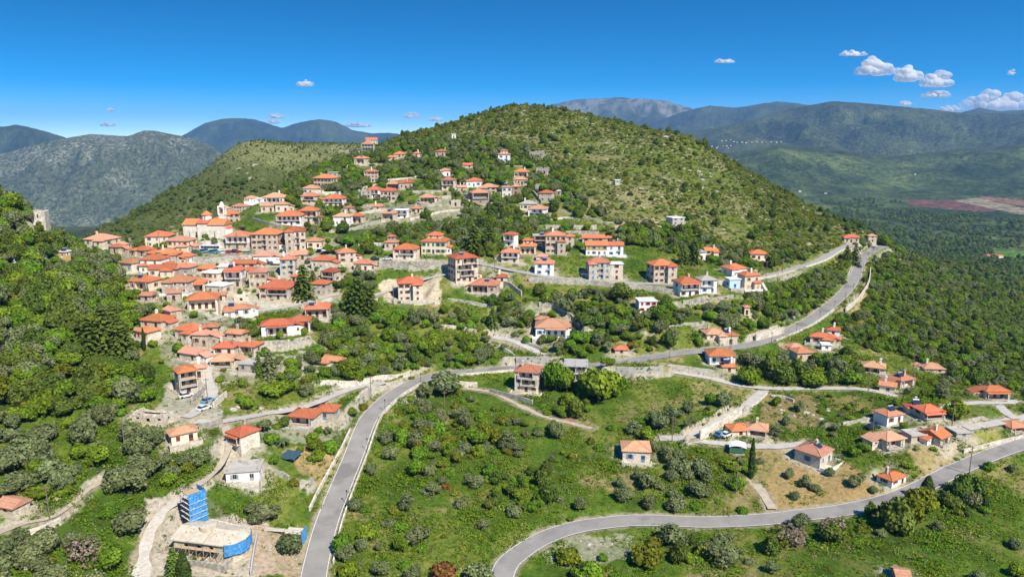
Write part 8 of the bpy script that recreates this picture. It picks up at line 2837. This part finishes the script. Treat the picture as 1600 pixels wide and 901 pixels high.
def plant_all():
    rng = np.random.default_rng(5)
    by = {}
    for (x, y, z, r, k) in cand:
        px, py = project(x, y, z)
        vis = -20 < px < 1620 and -10 < py < 915
        by.setdefault(KIND_WORDS[str(k)][0], []).append(((r / y if vis else r / y * 0.2), x, y, z, r, str(k), px, py))
    mats = {}
    for nm, L in by.items():
        L.sort(key=lambda t: -t[0])
        for j, (sz_, x, y, z, r, k, px, py) in enumerate(L):
            rz = rng.uniform(0, 6.28); v = int(rng.integers(0, 7)); sq = rng.uniform(0.8, 1.3)
            if j < SOLO_LIMIT[nm] and px > -10 and px < 1610 and py < 915:
                big = ('large ' if r > 2.7 else ('small ' if r < 1.3 else '')) + ('upright ' if sq > 1.14 else ('flattened ' if sq < 0.92 else ''))
                ww = where_words(px, py)
                lab = big + KIND_WORDS[k][1] + ' ' + ww
                if len(lab.split()) > 16:
                    lab = KIND_WORDS[k][1] + ' ' + ww
                plant(k, x, y, z - 0.15, r, rz, v, lab, KIND_WORDS[k][1] + 's ' + ww, sz=sq)
            else:
                mats.setdefault(nm, []).append((x, y, z - 0.15, rz, r, r * sq, k, v))
    words = {'olive_tree': ('olive_grove', 'grey-green olive trees massed over the farther slopes'), 'leafy_tree': ('leafy_wood', 'bright green leafy trees massed over the slopes'),
             'evergreen_tree': ('evergreen_wood', 'dark evergreen woods on the far slopes'), 'yellow_tree': ('spring_wood', 'yellow-green trees scattered in the woods'), 'shrub': ('scrub', 'brownish green scrub covering the hill')}
    for nm, L in mats.items():
        kinds = sorted({l[6] for l in L})
        meshes, first = [], {}
        for k in kinds:
            first[k] = len(meshes)
            meshes += [m[0] for m in PROTO[k]]
        c = proto_collection(words[nm][0] + '_kinds', meshes)
        mass(words[nm][0], words[nm][1], 'vegetation', c, [l[:3] for l in L], [l[3] for l in L], [(l[4], l[4], l[5]) for l in L], [first[l[6]] + l[7] for l in L])


def tuft_mesh(seed, mat, n=26, size=0.125):
    rng = np.random.default_rng(seed)
    p = np.stack([rng.normal(0, 0.45, n), rng.normal(0, 0.45, n), np.abs(rng.normal(0.25, 0.2, n))], 1)
    nr = np.stack([rng.normal(0, 0.5, n), rng.normal(0, 0.5, n), np.full(n, 0.9)], 1)
    q = leaf_quads(p, nr, size, rng, 0.35)
    return fol_mesh('tuft', q, rng.uniform(0.0, 0.97, n), mat)


def build_weeds():
    rng = np.random.default_rng(3)
    meshes = [tuft_mesh(s, 'leaf_weed') for s in range(5)] + [tuft_mesh(s + 20, 'leaf_straw', 20, 0.11) for s in range(2)]
    c = proto_collection('weed_kinds', meshes)
    xs, ys = [], []
    for sp, y0, y1 in ((1.05, 112, 215), (1.5, 215, 300), (2.2, 300, 420)):
        x, y = grid_points(sp, y0, y1, -0.76, 0.76, rng)
        xs.append(x); ys.append(y)
    x, y = np.concatenate(xs), np.concatenate(ys)
    z = ground_z(x, y)
    px, py = project(x, y, z)
    ok = (road_dist(x, y) > 0.7) & sees(x, y, z + 0.5) & (px > -10) & (px < 1610) & (py < 912)
    for h in PLANS:
        p, W, D = h['p'], h['W'], h['D']
        c_, s_ = math.cos(h['yaw']), math.sin(h['yaw'])
        dx, dy = x - p.x, y - p.y
        lx, ly = dx * c_ + dy * s_, -dx * s_ + dy * c_
        ok &= ~((np.abs(lx) < W/2 + 0.8) & (ly > -1.2) & (ly < D + 0.8))
    for poly, a, b, colr, k, ed in COVER:
        if colr[1] < colr[0] * 0.98 and k >= 0.5:
            ok &= ~(in_poly(px, py, poly) & (rng.uniform(0, 1, len(x)) < (0.85 if k > 0.6 else 0.5)))
    cl = fbm(x / 9, y / 9, 3, 77)
    ok &= rng.uniform(0, 1, len(x)) < 0.72 + cl * 0.9
    x, y, z, cl = x[ok], y[ok], z[ok], cl[ok]
    s = rng.uniform(0.55, 1.15, len(x)) * np.clip(1 + cl * 0.8, 0.5, 1.6) * np.where(y > 215, 1.25, 1.0)
    pick = np.where(rng.uniform(0, 1, len(x)) < np.clip(0.12 - cl * 0.25, 0.03, 0.5), rng.integers(5, 7, len(x)), rng.integers(0, 5, len(x)))
    mass('weeds', 'knee-high green weeds with yellow flowers on the meadows', 'weeds', c, np.stack([x, y, z - 0.05], 1), rng.uniform(0, 6.28, len(x)), np.stack([s, s, s * rng.uniform(0.7, 1.3, len(x))], 1), pick)


for k, x, y, z, r, label, sz in BIG_LATER:
    plant(k, x, y, z - 0.2, r, r * 3.1, int(r * 10), label, sz=sz)


def build_rubble():
    rng = np.random.default_rng(8)
    c = proto_collection('rubble_kinds', ROCKM)
    P, S = [], []
    for poly, y0, y1, sp, keep, r0, r1 in [
            ([(228,790),(300,770),(335,805),(420,815),(470,840),(470,905),(215,905)], 120, 190, 1.1, 0.30, 0.10, 0.42),
            ([(640,305),(770,300),(765,340),(650,345)], 330, 540, 2.4, 0.35, 0.3, 0.9), ([(410,555),(520,540),(490,595),(415,605)], 200, 290, 1.8, 0.35, 0.2, 0.8),
            ([(845,848),(985,838),(985,872),(850,885)], 130, 180, 1.2, 0.35, 0.12, 0.45), ([(770,480),(850,478),(880,500),(800,545)], 240, 310, 2.2, 0.25, 0.2, 0.8),
            ([(240,600),(350,585),(350,660),(240,665)], 180, 250, 1.8, 0.18, 0.15, 0.6), ([(1190,615),(1300,615),(1290,665),(1190,665)], 180, 280, 2.2, 0.2, 0.2, 0.8), (HILL, 330, 900, 6.0, 0.22, 0.4, 1.5)]:
        x, y = grid_points(sp, y0, y1, -0.75, 0.75, rng)
        z = ground_z(x, y); px, py = project(x, y, z)
        m = in_poly(px, py, poly) & (rng.uniform(0, 1, len(x)) < keep + fbm(x / 8, y / 8, 2, 5) * 0.4) & (road_dist(x, y) > 0.6)
        for h in PLANS:
            p = h['p']; m &= np.hypot(x - p.x, y - p.y - h['D'] / 2) > max(h['W'], h['D']) * 0.72
        for a in zip(x[m], y[m], z[m]):
            P.append(a); S.append(r0 + (r1 - r0) * rng.uniform() ** 2)
    S = np.array(S)
    mass('rubble', 'pale stones and building rubble strewn over bare ground', 'stones', c, np.array(P), rng.uniform(0, 6.28, len(S)), np.stack([S, S, S * 0.7], 1), rng.integers(0, 5, len(S)))


build_rubble()
plant_all()
build_weeds()

# ------------------------------------------------------------------ fair-weather clouds beyond the ranges
def cloud_mat():
    m = bpy.data.materials.new('cloud'); m.use_nodes = True
    nt = m.node_tree; nt.nodes.clear()
    out = nt.nodes.new('ShaderNodeOutputMaterial')
    d = nd(nt, 'BsdfDiffuse', Color=(0.97, 0.97, 0.97, 1)); t = nd(nt, 'BsdfTranslucent', Color=(0.97, 0.97, 0.97, 1)); tr = nd(nt, 'BsdfTransparent')
    m1 = nd(nt, 'MixShader'); m1.inputs[0].default_value = 0.62
    nt.links.new(d.outputs[0], m1.inputs[1]); nt.links.new(t.outputs[0], m1.inputs[2])
    # thin ragged rims: the outer puffs are finer droplets that let the sky through
    co = nd(nt, 'TexCoord').outputs['Object']
    n = nd(nt, 'TexNoise', Scale=0.012, Detail=6, Roughness=0.7); nt.links.new(co, n.inputs['Vector'])
    cw = nd(nt, 'Attribute', attribute_name='cloud_size'); cw.attribute_type = 'OBJECT'
    dv = nd(nt, 'VectorMath', operation='DIVIDE'); nt.links.new(co, dv.inputs[0]); nt.links.new(cw.outputs['Vector'], dv.inputs[1])
    ln = nd(nt, 'VectorMath', operation='LENGTH'); nt.links.new(dv.outputs[0], ln.inputs[0])
    a = nd(nt, 'Math', operation='SUBTRACT'); a.inputs[0].default_value = 1.15; nt.links.new(ln.outputs['Value'], a.inputs[1])
    ad = nd(nt, 'Math', operation='ADD'); nt.links.new(a.outputs[0], ad.inputs[0]); nt.links.new(n.outputs[0], ad.inputs[1])
    al = nd(nt, 'MapRange'); al.inputs['From Min'].default_value = 0.45; al.inputs['From Max'].default_value = 1.35
    nt.links.new(ad.outputs[0], al.inputs['Value'])
    m2 = nd(nt, 'MixShader'); nt.links.new(al.outputs[0], m2.inputs[0]); nt.links.new(tr.outputs[0], m2.inputs[1]); nt.links.new(m1.outputs[0], m2.inputs[2])
    nt.links.new(m2.outputs[0], out.inputs['Surface'])
    return m


CLOUD = cloud_mat()


def cloud(px, py, w, h, label, seed, Y=21000.0):
    rng = np.random.default_rng(seed)
    c = Vector(at_depth(px, py, Y)); k = Y / CP / F_PX
    W, H = w * k / 2, h * k
    n = max(9, int(w / max(h, 4) * 11))
    verts, faces, thick = [], [], []
    for i in range(n):
        t = -1 + 2 * (i + rng.uniform(0.2, 0.8)) / n
        env = math.sqrt(max(0.05, 1 - t * t))
        r = max(H * rng.uniform(0.12, 0.36) * (0.55 + 0.6 * env), W / n * 1.25)
        x, y = t * (W - r * 0.8), rng.uniform(-0.5, 0.5) * H * 0.6
        z = rng.uniform(0.0, 0.7) * H * env * (i % 2) - H * 0.2
        d = ICO2_V / np.linalg.norm(ICO2_V, axis=1, keepdims=True)
        bumpy = 1 + 0.22 * fbm(d[:, 0] * 2.3 + i * 9, d[:, 1] * 2.3 + d[:, 2] * 1.7 + seed, 3, seed) + rng.normal(0, 0.03, len(d))
        v = d * bumpy[:, None] * r * np.array([1.25, 1.0, 0.85])
        v[:, 2] = np.maximum(v[:, 2] + z, -H * 0.42)
        o = len(verts)
        verts += [(a[0] + x, a[1] + y, a[2]) for a in v]
        faces += [[j + o for j in f] for f in ICO2_F]
        rr = np.hypot((v[:, 0] + x) / W, v[:, 2] / (H * 0.75))
        thick += list(np.clip(1.15 - rr, 0, 1) * (1.0 if h > 15 else 0.75))
    o = mesh_obj('cloud', verts, faces, CLOUD, smooth=True)
    o.location = c
    o['cloud_size'] = (W, W * 2, H * 0.8)
    md = o.modifiers.new('skin', 'REMESH'); md.mode = 'VOXEL'; md.voxel_size = max(H / 22, 7.0); md.use_smooth_shade = True
    tag(o, label, 'cloud')


for i, (px, py, w, h, lab) in enumerate([
        (1366,106,58,26,'largest left one of three small white clouds at the upper right'), (1419,117,48,24,'middle one of three small white clouds at the upper right'), (1463,126,50,22,'right one of three small white clouds at the upper right'),
        (1560,160,112,28,'big low white cloud at the right edge above the ridge'), (1132,96,32,6,'thin streak of cloud alone above the right ridge'), (1333,84,42,8,'faint ragged cloud above the three small clouds'),
        (1462,148,48,10,'ragged flat cloud under the three small clouds'), (1580,114,12,7,'tiny cloud puff at the right edge'), (1415,162,22,7,'small cloud puff sitting on the right ridge'), (1484,171,42,9,'low cloud just left of the big right-edge cloud'),
        (476,131,28,10,'small single cloud in the left sky'), (643,181,28,8,'small cloud left of the hilltop'), (681,187,24,6,'thin cloud touching the left side of the hilltop'), (431,182,32,7,'upper of two clouds over the blue left range'), (425,191,24,6,'lower of two clouds over the blue left range'),
        (560,196,46,7,'long low cloud right of the blue left range'), (172,172,14,5,'upper tiny cloud at the far left'), (168,195,26,6,'lower tiny cloud at the far left')]):
    cloud(px, py, w, h, lab, 50 + i)

# ------------------------------------------------------------------ haze: the air over the whole country
def build_haze():
    x0, x1, y0, y1, z0, z1 = -16500, 16500, -400, 16300, -480, 640
    v = [(x0,y0,z0),(x1,y0,z0),(x1,y1,z0),(x0,y1,z0),(x0,y0,z1),(x1,y0,z1),(x1,y1,z1),(x0,y1,z1)]
    f = [(0,3,2,1),(4,5,6,7),(0,1,5,4),(1,2,6,5),(2,3,7,6),(3,0,4,7)]
    m = bpy.data.materials.new('haze'); m.use_nodes = True
    nt = m.node_tree; nt.nodes.clear()
    out = nt.nodes.new('ShaderNodeOutputMaterial')
    pv = nt.nodes.new('ShaderNodeVolumePrincipled')
    pv.inputs['Color'].default_value = (0.24, 0.54, 1.0, 1)
    pv.inputs['Density'].default_value = HAZE_DENSITY
    pv.inputs['Anisotropy'].default_value = 0.0
    nt.links.new(pv.outputs[0], out.inputs['Volume'])
    o = mesh_obj('haze', v, f, m)
    tag(o, kind='stuff')
    o.visible_shadow = True


HAZE_DENSITY = 5.2e-5
build_haze()
